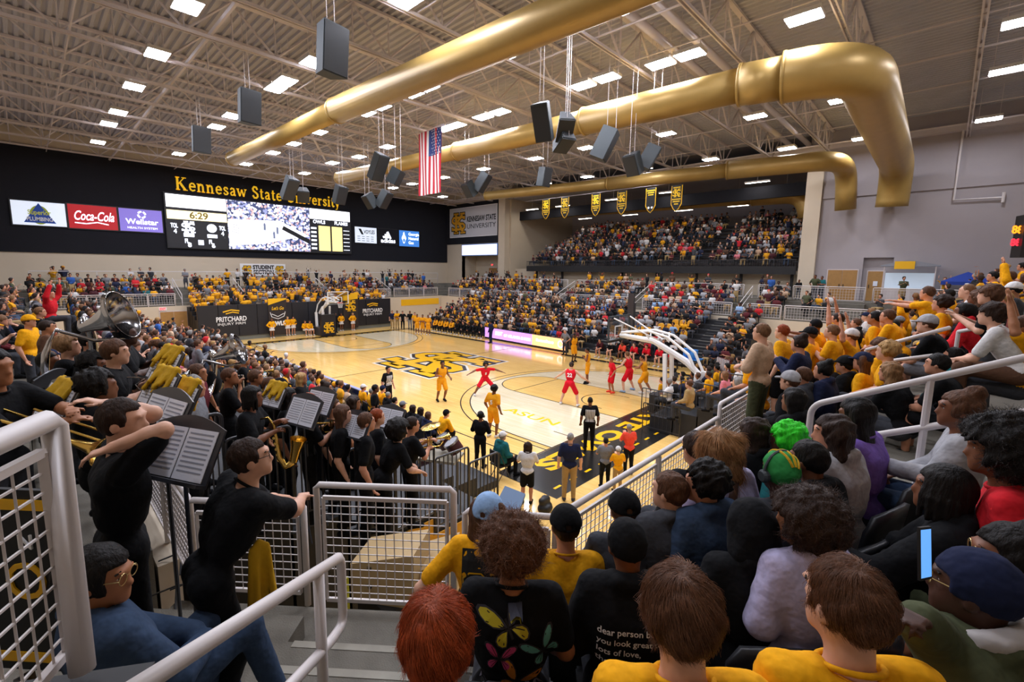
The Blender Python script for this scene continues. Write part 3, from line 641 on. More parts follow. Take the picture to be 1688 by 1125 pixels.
def hand(f, w, d, side, curl, h):
    d = d/np.linalg.norm(d); q = np.array([0, 0, -1.0]) if abs(d[2]) < .8 else np.array([1.0, 0, 0])
    n = q-d*(q@d); n /= np.linalg.norm(n); s = np.cross(d, n)*side; r = max(.0085, .72*h)
    for i, (o, L) in enumerate(((.03, .038), (.01, .044), (-.01, .041), (-.03, .032))):
        b = w+d*.085+s*o; f.cap(w+d*.012+s*o*.6, b, max(.014, r), max(.012, r), k=.012)
        a1 = curl*.7; d1 = d*math.cos(a1)+n*math.sin(a1); m = b+d1*L; a2 = curl*1.5; d2 = d*math.cos(a2)+n*math.sin(a2)
        f.cap(b, m, r, r*.95, k=.005); f.cap(m, m+d2*L*.85, r*.95, r*.85, k=.005)
    t = w+d*.03+s*.03; u = d*.62+s*.62+n*.3*curl; u /= np.linalg.norm(u); f.cap(t, t+u*.042, max(.012, r), r, k=.01); v = d*.9+s*.2+n*.3; v /= np.linalg.norm(v); f.cap(t+u*.042, t+u*.042+v*.03, r, r*.9, k=.005)
def body_mesh(P, h, name='person'):
    f = Field(*P.bounds(), h); torso(f, P, -.012); H = P.H; hc = P.hc
    f.cap(P.neck-[0, 0, .05], hc+H@[-.025, 0, -.06], .062, .055, k=.025)
    f.ell(hc+H@[-.006, 0, .018], (.098, .078, .105), R=H); f.ell(hc+H@[.02, 0, -.055], (.07, .058, .068), k=.03, R=H)
    f.cap(hc+H@[.082, 0, .022], hc+H@[.105, 0, -.028], .01, .0155, k=.022)
    f.ell(hc+H@[.066, 0, -.064], (.032, .034, .03), k=.025, R=H)
    f.ell(hc+H@[.073, 0, -.1], (.024, .028, .02), k=.03, R=H)
    f.cap(hc+H@[.082, .012, -.066], hc+H@[.082, -.012, -.066], .013, k=.015)
    f.cap(hc+H@[.09, .034, .034], hc+H@[.09, -.034, .034], .012, k=.02)
    for q in (1, -1):
        f.ell(hc+H@[-.008, .082*q, -.008], (.024, .013, .034), k=.008, R=H)
        if h < .014: f.ell(hc+H@[.096, .032*q, .008], (.016, .02, .013), cut=True, R=H)
    for i, q in enumerate((1, -1)):
        sh, (el, wr) = P.sh[i], P.arm[i]
        f.cap(sh, el, .052, .042, k=.03); f.cap(el, el+(wr-el)*.3, .043, .044, k=.02); f.cap(el+(wr-el)*.3, wr, .043, .029, k=.02)
        hand(f, wr, wr-el, q, P.curl, h)
        kn, an, toe = [np.array(x) for x in P.leg[i]]
        f.cap(P.hj[i], kn, .088, .058, k=.04); f.cap(kn, kn+(an-kn)*.35, .056, .057, k=.02); f.cap(kn+(an-kn)*.35, an, .055, .037, k=.02); f.cap(an-[0, 0, .03], toe, .036, .03, k=.02)
    return f.mesh(name, MT['skin'])
def top_mesh(P, kind, h, wr=0):
    h = max(h*1.25, .018)
    f = Field(*P.bounds(), h); g = {'tee': .014, 'tank': .012, 'long': .016, 'hoodie': .034, 'jacket': .036}[kind]; torso(f, P, g)
    for i in range(2):
        sh, (el, wx) = P.sh[i], P.arm[i]; u = P.T@[0, .02*(1 if i == 0 else -1), 0]
        if kind == 'tee': f.cap(sh-u*.3, sh+(el-sh)*.74, .071, .066, k=.035)
        elif kind != 'tank': e = .02+g*.5; f.cap(sh-u, el, .052+e, .045+e, k=.03); f.cap(el, wx-(wx-el)*.06, .044+e, .034+e*.8, k=.02)
    b = P.hip[2]-(.13 if P.kind != 'sit' else .03); f.clip(lambda X, Y, Z: b-Z+0*X)
    if kind in ('hoodie', 'jacket'):
        f.cap(P.neck+P.T@[-.075, .06, .025], P.neck+P.T@[-.075, -.06, .025], .045, k=.04); f.cap(P.neck+P.T@[-.02, .075, .03], P.neck+P.T@[-.02, -.075, .03], .03, k=.04)
    f.cap(P.neck-[0, 0, .005], P.hc, .066 if kind != 'tank' else .085, cut=True)
    if wr: f.wob(wr, 26, 3)
    return f.mesh('shirt', MT['cloth'])
def bottom_mesh(P, kind, h):
    h = max(h*1.3, .026)
    f = Field(*P.bounds(), h); f.cap(P.hip+[0, .075*P.wide, .02], P.hip-[0, .075*P.wide, -.02], .115, k=.05)
    if kind == 'skirt' :
        for i in range(2): kn = np.array(P.leg[i][0]); f.cap(P.hj[i], P.hj[i]+(kn-P.hj[i])*.5, .1, .14, k=.08)
        f.clip(lambda X, Y, Z: P.hip[2]-.27-Z+0*X)
    else:
        for i in range(2):
            kn, an, toe = [np.array(x) for x in P.leg[i]]
            if kind == 'shorts': f.cap(P.hj[i], P.hj[i]+(kn-P.hj[i])*.86, .102, .094, k=.04)
            else: f.cap(P.hj[i], kn, .1, .073, k=.04); f.cap(kn, an+(kn-an)*.05, .071, .057, k=.03)
    if P.kind != 'sit': wz = P.hip[2]+.1; f.clip(lambda X, Y, Z: Z-wz+0*X)
    return f.mesh('skirt' if kind == 'skirt' else kind, MT['cloth'])
def shoe_mesh(P, i, h):
    kn, an, toe = [np.array(x) for x in P.leg[i]]; lo = np.minimum(an, toe)-.16; hi = np.maximum(an, toe)+.16
    f = Field(lo, hi, min(h, .025)); d = (toe-an)*[1, 1, 0]; d /= np.linalg.norm(d)+1e-6
    heel = an-d*.035; heel[2] = an[2]-.045
    f.cap(heel, toe, .043, .04, k=.02); f.cap(an-[0, 0, .02], an+(toe-an)*.5, .047, .035, k=.03)
    return f.mesh('shoe', MT['cloth'])
def hair_mesh(style, h):
    f = Field((-.34, -.26, -.52), (.22, .26, .34), h)
    def cap0(g=0.0):
        f.ell((-.014, 0, .028), (.106+g, .088+g, .108+g))
    low = -.085
    if style in ('short', 'buzz', 'parted', 'mop'):
        cap0({'short': .004, 'buzz': -.004, 'parted': .01, 'mop': .022}[style]); z0 = {'mop': .03}.get(style, .065)
        f.clip(lambda X, Y, Z: np.maximum(np.maximum(low-Z+0*X, np.minimum(X-.045, z0-Z)+0*Y), np.minimum(X+.012, -.012-Z)+0*Y))
        f.wob({'buzz': .001, 'mop': .011}.get(style, .006), 52, 2)
    elif style in ('long', 'pony', 'bun', 'braids', 'wavy'):
        cap0(.01)
        f.clip(lambda X, Y, Z: np.maximum(np.minimum(X-.05, .062-Z)+0*Y, np.minimum(X+.0, -.05-Z)+0*Y))
        if style in ('long', 'wavy'):
            w = .02 if style == 'wavy' else 0
            for y in (-.075, -.04, 0, .04, .075): f.cap((-.055+abs(y)*.5, y*1.05, .05), (-.085+abs(y)*.3, y*1.25, -.33-.05*math.cos(y*30)), .045+w, .03+w, k=.03)
            f.wob(.012 if style == 'wavy' else .006, 40, 1)
        if style == 'pony': f.cap((-.1, 0, .08), (-.15, 0, .0), .04, .045, k=.03); f.cap((-.15, 0, 0), (-.13, .01, -.24), .045, .022, k=.03); f.wob(.005, 46)
        if style == 'bun': f.ell((-.07, 0, .135), (.058, .058, .05), k=.02); f.wob(.006, 50)
        if style == 'braids':
            for a in np.linspace(-2.3, 2.3, 15):
                x, y = -.098*math.cos(a), .094*math.sin(a); f.cap((x*.8, y*.8, .09), (x*1.08, y*1.12, -.02), .017, .016, k=.01); f.cap((x*1.08, y*1.12, -.02), (x*1.1, y*1.15, -.13), .016, .013, k=.008)
    elif style in ('afro', 'curly', 'bigafro'):
        r = {'afro': .148, 'curly': .125, 'bigafro': .175}[style]; f.ell((-.035, 0, .045 if style != 'bigafro' else .03), (r, r*1.02, r*.97))
        f.clip(lambda X, Y, Z: np.minimum(X-.045, .07-Z)+0*Y); f.clip(lambda X, Y, Z: np.maximum(np.minimum(X+.0, -.05-Z)+0*Y, np.minimum(X+.035, -.1-Z)+0*Y))
        f.wob(.014 if style != 'curly' else .017, 62, 4)
    elif style == 'cap':
        f.ell((-.012, 0, .035), (.122, .106, .122)); f.clip(lambda X, Y, Z: .03-Z+.15*X+0*Y)
        f.cap((.07, .03, .048), (.16, .02, .035), .014, k=.01); f.cap((.07, -.03, .048), (.16, -.02, .035), .014, k=.01); f.cap((.1, 0, .045), (.17, 0, .034), .014, k=.01)
        f.ell((-.012, 0, .147), (.012, .012, .01), k=.004); f.ell((-.118, 0, .045), (.022, .026, .014), cut=True)
    elif style == 'beanie':
        f.ell((-.012, 0, .032), (.114, .096, .114)); f.clip(lambda X, Y, Z: np.maximum(-.015-Z+.25*X+0*Y, np.minimum(X-.05, .05-Z)+0*Y)); f.wob(.0025, 120)
    elif style == 'hood':
        f.ell((-.02, 0, .02), (.135, .118, .15)); f.cap((-.05, .05, -.1), (-.05, -.05, -.1), .085, k=.05); f.ell((.1, 0, -.01), (.09, .075, .1), cut=True); f.wob(.004, 22)
    elif style == 'wrap':
        f.ell((-.014, 0, .04), (.113, .098, .115)); f.clip(lambda X, Y, Z: np.maximum(low+.04-Z+0*X, np.minimum(X-.04, .055-Z)+0*Y)); f.ell((-.1, 0, .03), (.04, .035, .035), k=.02); f.wob(.004, 40)
    return f.mesh('hair', MT['hair'] if style not in ('cap', 'beanie', 'hood', 'wrap') else MT['cloth'])
HM, PM = {}, {}
def hair_get(style, h):
    k = (style, h)
    if k not in HM: HM[k] = hair_mesh(style, h)
    return HM[k]
eye = MB()
for q in (1, -1):
    eye.cur = 0; eye.lathe([(0, -.011), (.008, -.008), (.0115, 0), (.008, .008), (0, .011)], 8, Matrix.Translation((.072, .031*q, .009)))
    eye.cur = 1; eye.lathe([(.0, -.003), (.0055, 0), (0, .0035)], 8, Matrix.Translation((.0825, .031*q, .009)) @ Matrix.Rotation(PI/2, 4, 'Y'))
MT['eyew'] = mat('eye_white', 'd9d4d0', .3); MT['eyed'] = mat('eye_iris', '1c120c', .3); EYE = eye.mesh('eyes', [MT['eyew'], MT['eyed']])
lip = MB().tube([(.08, -.024, -.067), (.0905, -.01, -.065), (.093, 0, -.066), (.0905, .01, -.065), (.08, .024, -.067)], [.003, .005, .005, .005, .003], 6).mesh('mouth', mat('lips', '7d3f38', .5))
brow = MB()
for q in (1, -1): brow.tube([(.088, .015*q, .036), (.09, .032*q, .041), (.078, .05*q, .034)], [.005, .006, .004], 6)
brow = brow.mesh('eyebrows', mat('eyebrow_hair', '201712', .8))
SKIN = {'fair': 'd9a78c', 'light': 'c98f72', 'tan': 'a9714f', 'brown': '7d4e35', 'dark': '4c3024'}
HAIRC = {'black': '15110f', 'dark brown': '2e1f17', 'brown': '573a28', 'light brown': '77553a', 'blond': 'a98452', 'auburn': '8a3d1a', 'grey': '8d8a86', 'green': '35d02a', 'white': 'c9c5bf', 'sandy': '8d6a48'}
CLOTH = {'black': '0f1013', 'yellow': 'f0a912', 'gold': 'd99a12', 'white': 'd9d7d6', 'grey': '77797f', 'dark grey': '3d3f45', 'light grey': 'a9a9ad', 'red': 'c91f2a', 'maroon': '5c1c24', 'navy': '1d2440', 'blue': '2f5fae', 'light blue': '8fb0d8', 'orange': 'ee5a1c', 'pink': 'd67a86', 'olive': '4b5038', 'green': '2f8a45', 'bright green': '3fe05a', 'beige': 'c9a98c', 'khaki': 'a58a5c', 'purple': '7d62b8', 'lavender': 'b9b4d6', 'teal': '1f6468', 'brown': '5b4030', 'denim': '35465f', 'burgundy': '471a22', 'salmon': 'f0503c', 'jersey gold': 'eda21c', 'jersey red': 'd8182a'}
def rgba(c): return (*lin(c), 1)
USED = set(); POSE_OF = {}
def person(label, P, loc, face, skin='light', hair=('short', 'brown'), top=('tee', 'black'), bottom=('trousers', 'dark grey'), shoes='black', hat=None, h=.03, scale=1.0, group=None, key=None, wr=0, eyes=False):
    key = key or id(P); kb = (key, h)
    if kb not in PM: PM[kb] = body_mesh(P, h)
    o = bpy.data.objects.new('person', PM[kb]); COL.objects.link(o); o.color = rgba(SKIN[skin])
    def part(k, mk, name, col):
        if k not in PM: PM[k] = mk()
        q = bpy.data.objects.new(name, PM[k]); COL.objects.link(q); q.parent = o; q.color = rgba(col); return q
    if top: part((key, h, top[0], wr), lambda: top_mesh(P, top[0], h, wr), {'tee': 'shirt', 'long': 'shirt', 'tank': 'jersey'}.get(top[0], top[0]), CLOTH[top[1]])
    if top and top[0] == 'tee' and h < .0165:
        def collar():
            pts = [P.neck+P.T@[.074*math.cos(t)+.002, .079*math.sin(t), -.004-.02*math.cos(t)] for t in np.linspace(0, 2*PI, 19)]
            me = MB().tube(pts, .0085, 8, False).mesh('collar', MT['cloth']); me.polygons.foreach_set('use_smooth', [True]*len(me.polygons)); return me
        part((key, h, 'collar'), collar, 'collar', CLOTH[top[1]])
    if bottom: part((key, h, bottom[0]), lambda: bottom_mesh(P, bottom[0], h), bottom[0], CLOTH[bottom[1]])
    if shoes:
        for i in range(2): part((key, h, 'shoe', i), lambda: shoe_mesh(P, i, h), 'shoe', CLOTH.get(shoes, shoes))
    HMx = Matrix.Translation(Vector(P.hc)) @ Matrix(P.H.tolist()).to_4x4()
    def headpart(me, name, col=None):
        q = bpy.data.objects.new(name, me); COL.objects.link(q); q.parent = o; q.matrix_basis = HMx
        if col: q.color = rgba(col)
        return q
    hh = min(h, .022)
    if hair: q = headpart(hair_get(hair[0], hh), 'hair', HAIRC.get(hair[1], hair[1]))
    if hat: headpart(hair_get(hat[0], hh), {'wrap': 'head_wrap'}.get(hat[0], hat[0]), CLOTH.get(hat[1], hat[1]))
    if eyes:
        headpart(EYE, 'eyes'); headpart(lip, 'mouth'); headpart(brow, 'eyebrows')
    o.location = loc; o.rotation_euler = (0, 0, face); o.scale = (scale,)*3
    POSE_OF[o.name] = P
    while label in USED: label += ' too'
    USED.add(label)
    tag(o, label, 'person', group); return o

# ------------------------------------------------------------------ signs and screens
def emi(name, c, e): return mat(name, c, .5, emit=e)
LEDW = emi('led_white', 'f4f4ff', 1.6); LEDB = emi('led_dark', '15161c', .25); LEDC = emi('led_cream', 'ffe9b0', 1.1); LEDG = emi('led_letter_dark', '6b5a1e', .5); LEDT = emi('led_text', 'e6ecff', 1.3)
def board(name, label, cat, plane, a0, a1, z0, z1, m, th=.12, group=None, fr=MT['black'], base=0.0):
    """flat panel on the far wall (plane 'far', a = y) or right wall (plane 'right', a = x)"""
    t = empty(name, (XF+.1+base, (a0+a1)/2, (z0+z1)/2) if plane == 'far' else ((a0+a1)/2, YR-.1-base, (z0+z1)/2)); tag(t, label, cat, group)
    def slab(lo, hi, A0, A1, Z0, Z1): return MB().b2((XF+.1+lo+base, A0, Z0), (XF+.1+hi+base, A1, Z1)) if plane == 'far' else MB().b2((A0, YR-.1-hi-base, Z0), (A1, YR-.1-lo-base, Z1))
    slab(0, th, a0-.08, a1+.08, z0-.08, z1+.08).build('housing', fr, t); slab(th, th+.02, a0, a1, z0, z1).build('face', m, t)
    def pt(a, z, d=.0): return (XF+.1+base+th+.022+d, a, z) if plane == 'far' else (a, YR-.1-base-th-.022-d, z)
    return t, pt, slab
MT['gold_glow'] = emi('glowing_gold_letter', 'f6c414', .3)  # faint emission added to the wall letters so they read bright yellow
# wall name in serif capitals and lower case
GL = {'K': (.95, [([(.15, 0), (.15, 1)], .17), ([(0, .03), (.32, .03)], .06), ([(0, .97), (.32, .97)], .06), ([(.2, .45), (.68, .97)], .07), ([(.34, .58), (.74, .03)], .17), ([(.5, .97), (.84, .97)], .06), ([(.56, .03), (.92, .03)], .06)]),
 'e': (.6, [([(.08, .36), (.5, .36), (.5, .45), (.4, .6), (.26, .63), (.12, .52), (.08, .32), (.14, .12), (.3, .04), (.5, .12)], .11)]),
 'n': (.7, [([(.14, 0), (.14, .64)], .14), ([(0, .03), (.28, .03)], .06), ([(0, .63), (.14, .63)], .06), ([(.18, .48), (.3, .61), (.44, .57), (.49, .42), (.49, 0)], .13), ([(.36, .03), (.64, .03)], .06)]),
 's': (.52, [([(.42, .48), (.34, .61), (.18, .61), (.1, .5), (.18, .38), (.36, .27), (.42, .16), (.32, .05), (.16, .05), (.07, .18)], .11)]),
 'a': (.6, [([(.08, .5), (.2, .62), (.36, .58), (.41, .45), (.41, .08), (.52, .04)], .12), ([(.4, .38), (.2, .32), (.09, .2), (.14, .06), (.28, .05), (.4, .16)], .1)]),
 'w': (.88, [([(.06, .63), (.24, .03)], .13), ([(.24, .03), (.42, .6)], .07), ([(.42, .6), (.6, .03)], .13), ([(.6, .03), (.78, .63)], .07), ([(-.04, .63), (.2, .63)], .06), ([(.66, .63), (.88, .63)], .06)]),
 'S': (.66, [([(.52, .74), (.42, .95), (.22, .97), (.09, .8), (.15, .62), (.36, .5), (.52, .36), (.53, .17), (.4, .04), (.2, .04), (.07, .24)], .14)]),
 't': (.42, [([(.17, .85), (.17, .14), (.25, .04), (.38, .08)], .13), ([(.02, .62), (.36, .62)], .06)]),
 'U': (.86, [([(.16, .97), (.16, .3), (.24, .08), (.42, .03), (.58, .1), (.66, .3)], .15), ([(.66, .28), (.66, .97)], .07), ([(.0, .97), (.34, .97)], .06), ([(.54, .97), (.8, .97)], .06)]),
 'i': (.34, [([(.15, 0), (.15, .64)], .14), ([(0, .03), (.3, .03)], .06), ([(.02, .63), (.15, .63)], .06), ([(.15, .8), (.15, .95)], .15)]),
 'v': (.58, [([(.06, .63), (.27, .03)], .13), ([(.27, .03), (.46, .63)], .07), ([(-.04, .63), (.2, .63)], .06), ([(.34, .63), (.56, .63)], .06)]),
 'r': (.5, [([(.14, 0), (.14, .64)], .14), ([(0, .03), (.28, .03)], .06), ([(0, .63), (.14, .63)], .06), ([(.18, .46), (.3, .6), (.44, .57)], .11)]),
 'y': (.58, [([(.06, .63), (.29, .05)], .13), ([(.48, .63), (.22, -.2), (.06, -.25)], .07), ([(-.04, .63), (.2, .63)], .06), ([(.36, .63), (.58, .63)], .06)]), ' ': (.38, [])}
t = empty('wall_name_sign', (XF+.1, 0, 13.4)); tag(t, 'big yellow serif letters spelling Kennesaw State University above the screen', 'sign')
word = 'Kennesaw State University'; tot = sum(GL[ch][0]+.06 for ch in word); k = 15.9/tot; x = 0
for ch in word:
    if GL[ch][1]:
        mb = MB(); strokes(mb, [([(px, py*1.0) for px, py in p], w) for p, w in GL[ch][1]], lambda a, b, d, x=x: (XF+.1+d, -7.9+(x+a)*k, 12.85+b*1.15), 0, .1)
        mb.build('letter', MT['gold_glow'], t)
    x += GL[ch][0]+.06
# sponsor boards
BLIT = emi('backlit_white', 'd9e3f2', .5); BRED = emi('backlit_red', 'b00d18', .35); BPUR = emi('backlit_violet', '7f70c8', .45); BBLU = emi('backlit_blue', '3f82d8', .5)
t, pt, sl = board('sponsor_sign', 'pale lit sponsor board with a blue triangle, leftmost under the dark wall panel', 'sign', 'far', -18.5, -15.5, 8.95, 10.75, BLIT)
mb = MB(); mb.poly([pt(-17.0+.55*math.cos(a), 9.75+.72*math.sin(a), .002) for a in np.linspace(0, 2*PI, 25)[:-1]]); mb.build('disc', mat('lime_print', 'b8c83a', .6), t)
mb = MB(); mb.prism([(-17.9, 9.15), (-16.1, 9.15), (-17.0, 10.65)], .004, .01, lambda a, z, d: pt(a, z, d)); mb.build('triangle', mat('blue_print', '1f4fb4', .6), t)
text('Superior', .5, pt(-17, 9.92, .014), R_FAR, mat('lime_letter', 'd8e05a', .6), t, width=1.3, offset=.01); text('PLUMBING', .42, pt(-17, 9.42, .014), R_FAR, MT['wht'], t, width=1.45, offset=.01)
t, pt, sl = board('sponsor_sign', 'red lit sponsor board with white flowing script', 'sign', 'far', -15.35, -12.3, 8.9, 10.8, BRED)
text('Coca-Cola', 1.05, pt(-13.8, 9.9, .01), R_FAR, LEDT, t, width=2.5, shear=.35, offset=.012)
mb = MB(); strokes(mb, [([(-15.0, 9.35), (-14.3, 9.3), (-13.6, 9.45), (-12.9, 9.3)], .08)], lambda a, z, d: pt(a, z, d), .004, .01); mb.build('swash', LEDT, t)
t, pt, sl = board('sponsor_sign', 'violet lit sponsor board with white letters beside the red one', 'sign', 'far', -12.15, -9.15, 8.9, 10.8, BPUR)
text('Wellstar', .62, pt(-10.6, 9.72, .01), R_FAR, LEDT, t, width=2.3, offset=.012); text('HEALTH SYSTEM', .24, pt(-10.6, 9.2, .01), R_FAR, LEDT, t, width=2.1)
mb = MB()
for q in range(4):
    a = q*PI/2; strokes(mb, [([(-10.6+.26*math.cos(a+b), 10.35+.26*math.sin(a+b)) for b in (0, .4, .8, 1.15)], .13)], lambda a, z, d: pt(a, z, d), .004, .01)
mb.build('symbol', LEDT, t)
t, pt, sl = board('sponsor_sign', 'white lit sponsor board right of the big screen', 'sign', 'far', 9.7, 12.6, 9.0, 10.85, BLIT)
text('VOYLES', .62, pt(11.6, 10.3, .01), R_FAR, MT['blk'], t, width=1.5, offset=.01); sm = MB(); [strokes(sm, [([(y_, z_), (y_+.38, z_)], .06)], lambda a, z, d: pt(a, z, d), .004, .008) for z_ in (9.75, 9.5, 9.25) for y_ in (10.0, 10.6, 11.2, 11.8)]; sm.build('small_print', MT['speakers'], t)['kind'] = 'stuff'; sb = MB(); sb.prism([(10.15, 10.65), (10.5, 10.65), (10.85, 9.98), (10.55, 9.98)], .004, .01, lambda a, z, d: pt(a, z, d)).build('slanted_mark', MT['blk'], t)
t, pt, sl = board('sponsor_sign', 'dark sponsor board with three white slanted bars', 'sign', 'far', 12.9, 15.6, 9.0, 10.85, MT['navy'])
mb = MB()
for i, h in enumerate((.32, .62, .95)): strokes(mb, [([(13.75+i*.4, 9.72), (13.75+i*.4-.24*(i+1)*.0, 9.72)], .01)], lambda a, z, d: pt(a, z, d), 0, .001) if 0 else mb.prism([(13.55+i*.42, 9.72), (13.9+i*.42, 9.72), (13.9+i*.42-h*.5, 9.72+h*.9), (13.6+i*.42-h*.5, 9.72+h*.75)], .004, .01, lambda a, z, d: pt(a, z, d))
mb.build('bars', LEDT, t); text('adidas', .75, pt(14.25, 9.4, .01), R_FAR, LEDT, t, width=2.1, offset=.016)
t, pt, sl = board('sponsor_sign', 'blue lit sponsor board with a white flame, rightmost on the dark wall', 'sign', 'far', 15.9, 19.0, 8.85, 10.85, BBLU)
for i, s in enumerate(('Georgia', 'Natural', 'Gas')): text(s, .52, pt(17.3, 10.42-i*.55, .01), R_FAR, LEDT, t, align='LEFT', offset=.008)
mb = MB(); mb.prism([(16.6+.34*math.sin(a)*(1 if math.cos(a) < .2 else .6), 9.75-.55*math.cos(a)+(.35 if abs(a-PI) < .3 else 0)) for a in np.linspace(0, 2*PI, 20)[:-1]], .004, .01, lambda a, z, d: pt(a, z, d)); mb.build('flame', LEDT, t)
mb = MB(); mb.prism([(16.6+.15*math.sin(a), 9.6-.25*math.cos(a)) for a in np.linspace(0, 2*PI, 14)[:-1]], .011, .014, lambda a, z, d: pt(a, z, d)); mb.build('flame_core', BBLU, t)
# video wall
def crowd_led():
    m = bpy.data.materials.new('led_crowd'); m.use_nodes = True; nt = m.node_tree; b = nt.nodes['Principled BSDF']
    tc = nt.nodes.new('ShaderNodeTexCoord'); v = nt.nodes.new('ShaderNodeTexVoronoi'); v.inputs['Scale'].default_value = 5.5; nt.links.new(tc.outputs['Object'], v.inputs['Vector'])
    r = nt.nodes.new('ShaderNodeValToRGB'); r.color_ramp.interpolation = 'CONSTANT'; e = r.color_ramp.elements; e[0].color = (.03, .04, .1, 1); e[1].position = .35; e[1].color = (.2, .22, .4, 1)
    for p, c in ((.55, (.7, .7, .9, 1)), (.75, (.5, .3, .3, 1)), (.85, (.9, .9, 1, 1))): q = e.new(p); q.color = c
    sp = nt.nodes.new('ShaderNodeSeparateColor'); nt.links.new(v.outputs['Color'], sp.inputs[0]); nt.links.new(sp.outputs[0], r.inputs[0]); nt.links.new(r.outputs[0], b.inputs['Emission Color']); b.inputs['Emission Strength'].default_value = 1.5; b.inputs['Base Color'].default_value = (.02, .02, .03, 1); return m
LEDX = crowd_led()
t, pt, sl = board('video_wall', 'large lit video wall showing the game, clock and score lists', 'screen', 'far', -8.85, 9.05, 7.65, 12.45, LEDB, .25)
def quad(name, pts, m, d=.004): mb = MB(); mb.prism(pts, d, d+.004, lambda a, z, dd: pt(a, z, dd)); return mb.build(name, m, t)
quad('banner', [(-8.8, 11.25), (-3.95, 11.25), (-3.95, 12.4), (-8.8, 12.4)], LEDW); quad('clock_strip', [(-8.8, 10.2), (-3.95, 10.2), (-3.95, 11.0), (-8.8, 11.0)], LEDC)
text('6:29', .85, pt(-6.3, 10.6, .012), R_FAR, LEDG, t, width=1.5, offset=.02)
emblem(pt(-7.2, 9.55, .004), R_FAR, .95, [(LEDT, .02)], t, .006); quad('logo_disc', [(-5.3+.42*math.cos(a), 9.55+.4*math.sin(a)) for a in np.linspace(0, 2*PI, 17)[:-1]], LEDT, .006)
for y_ in (-7.2, -5.3): quad('score', [(y_-.42, 8.65), (y_+.42, 8.65), (y_+.42, 8.98), (y_-.42, 8.98)], LEDT, .006)
for x0, z0, s, w in ((-8.3, 9.6, 'TOL', .55), (-8.25, 9.1, '4', .25), (-4.4, 9.6, 'TOL', .55), (-4.4, 9.1, '4', .25), (-7.4, 8.25, 'FL', .35), (-7.2, 7.9, '8', .3), (-5.45, 8.25, 'FL', .35), (-5.25, 7.9, '6', .3)): text(s, .55, pt(x0, z0, .012), R_FAR, LEDT, t, width=w, offset=.02)
quad('period_icon', [(-6.5, 7.95), (-6.05, 7.95), (-6.05, 8.4), (-6.5, 8.4)], LEDT)
quad('video_crowd', [(-3.9, 7.7), (4.2, 7.7), (4.2, 12.4), (-3.9, 12.4)], LEDX)
quad('video_court', [(-3.85, 8.0), (-.6, 8.35), (2.0, 9.0), (4.15, 9.35), (1.4, 10.6), (.5, 10.75), (-3.85, 10.55)], LEDW, .009)
quad('video_corner', [(1.2, 9.9), (4.15, 8.5), (4.15, 9.0), (1.4, 10.3)], LEDB, .014)
mb = MB(); [strokes(mb, [([(-3.6, 10.1-i*.22), (-3.0, 10.0-i*.25), (-2.7, 9.85-i*.2)], .05)], lambda a, z, d: pt(a, z, d), .013, .016) for i in range(4)]; mb.build('video_lettering', LEDB, t)
for a, z in ((.4, 9.4), (.75, 9.9), (-.5, 10.2)): quad('video_player', [(a-.1, z-.5), (a+.1, z-.5), (a+.12, z+.1), (a, z+.3), (a-.12, z+.1)], emi('led_player', '6a7490', .6), .013)
quad('banner', [(4.25, 11.3), (9.0, 11.3), (9.0, 12.4), (4.25, 12.4)], LEDW); text('OWLS', .5, pt(5.3, 11.0, .012), R_FAR, LEDT, t, width=1.4, offset=.015); text('FLAMES', .5, pt(7.9, 11.0, .012), R_FAR, LEDT, t, width=1.6, offset=.015)
quad('score_column', [(5.2, 7.85), (6.55, 7.85), (6.55, 10.6), (5.2, 10.6)], emi('led_yellow', 'f4dc8a', .9)); quad('score_column', [(6.75, 7.85), (8.0, 7.85), (8.0, 10.6), (6.75, 10.6)], emi('led_yellow_b', 'f4dc8a', .9))
for i in range(6): quad('score_line', [(4.35, 8.0+i*.44), (4.95, 8.0+i*.44), (4.95, 8.2+i*.44), (4.35, 8.2+i*.44)], LEDT); quad('score_line', [(8.15, 8.0+i*.44), (8.9, 8.0+i*.44), (8.9, 8.06+i*.44), (8.15, 8.06+i*.44)], LEDT)
# right corner signs
t, pt, sl = board('university_banner', 'white banner with gold emblem reading Kennesaw State University', 'banner', 'right', -27.0, -17.95, 10.35, 14.1, mat('grey_white_vinyl', 'c3c2c6', .7), .06, fr=MT['wht'])
emblem(pt(-25.2, 12.15), R_RIGHT, 2.5, [(MT['blk'], .09), (mat('dull_gold_print', 'd69a1e', .6), 0)], t, .01)
text('KENNESAW STATE', .95, pt(-20.8, 12.55, .01), R_RIGHT, MT['blk'], t, width=5.4, offset=.03); text('UNIVERSITY', .85, pt(-20.8, 11.6, .01), R_RIGHT, MT['blk'], t, width=5.4, offset=.0)
t, pt, sl = board('display_screen', 'pale lit screen over the corner entrance under the white banner', 'screen', 'right', -24.4, -17.75, 7.85, 9.2, emi('screen_lilac', 'dfe2ff', .75), .25, fr=MT['blue'], base=-.1)
quad('screen_logo', [(-21.5, 8.3), (-20.5, 8.3), (-20.5, 9.05), (-21.5, 9.05)], LEDT)
t, pt, sl = board('student_banner', 'white student section banner with two gold emblems on the far wall', 'banner', 'far', -2.9, 1.4, 5.1, 6.2, MT['wht'], .03, fr=MT['wht'], base=.0)
text('STUDENT', .55, pt(-.75, 5.9, .01), R_FAR, MT['blk'], t, width=2.1, offset=.025); text('SECTION', .55, pt(-.75, 5.4, .01), R_FAR, MT['blk'], t, width=2.0, offset=.025)
for y in (-2.35, .85): emblem(pt(y, 5.65), R_FAR, .75, [(MT['blk'], .1), (MT['gold_y'], 0)], t, .008)
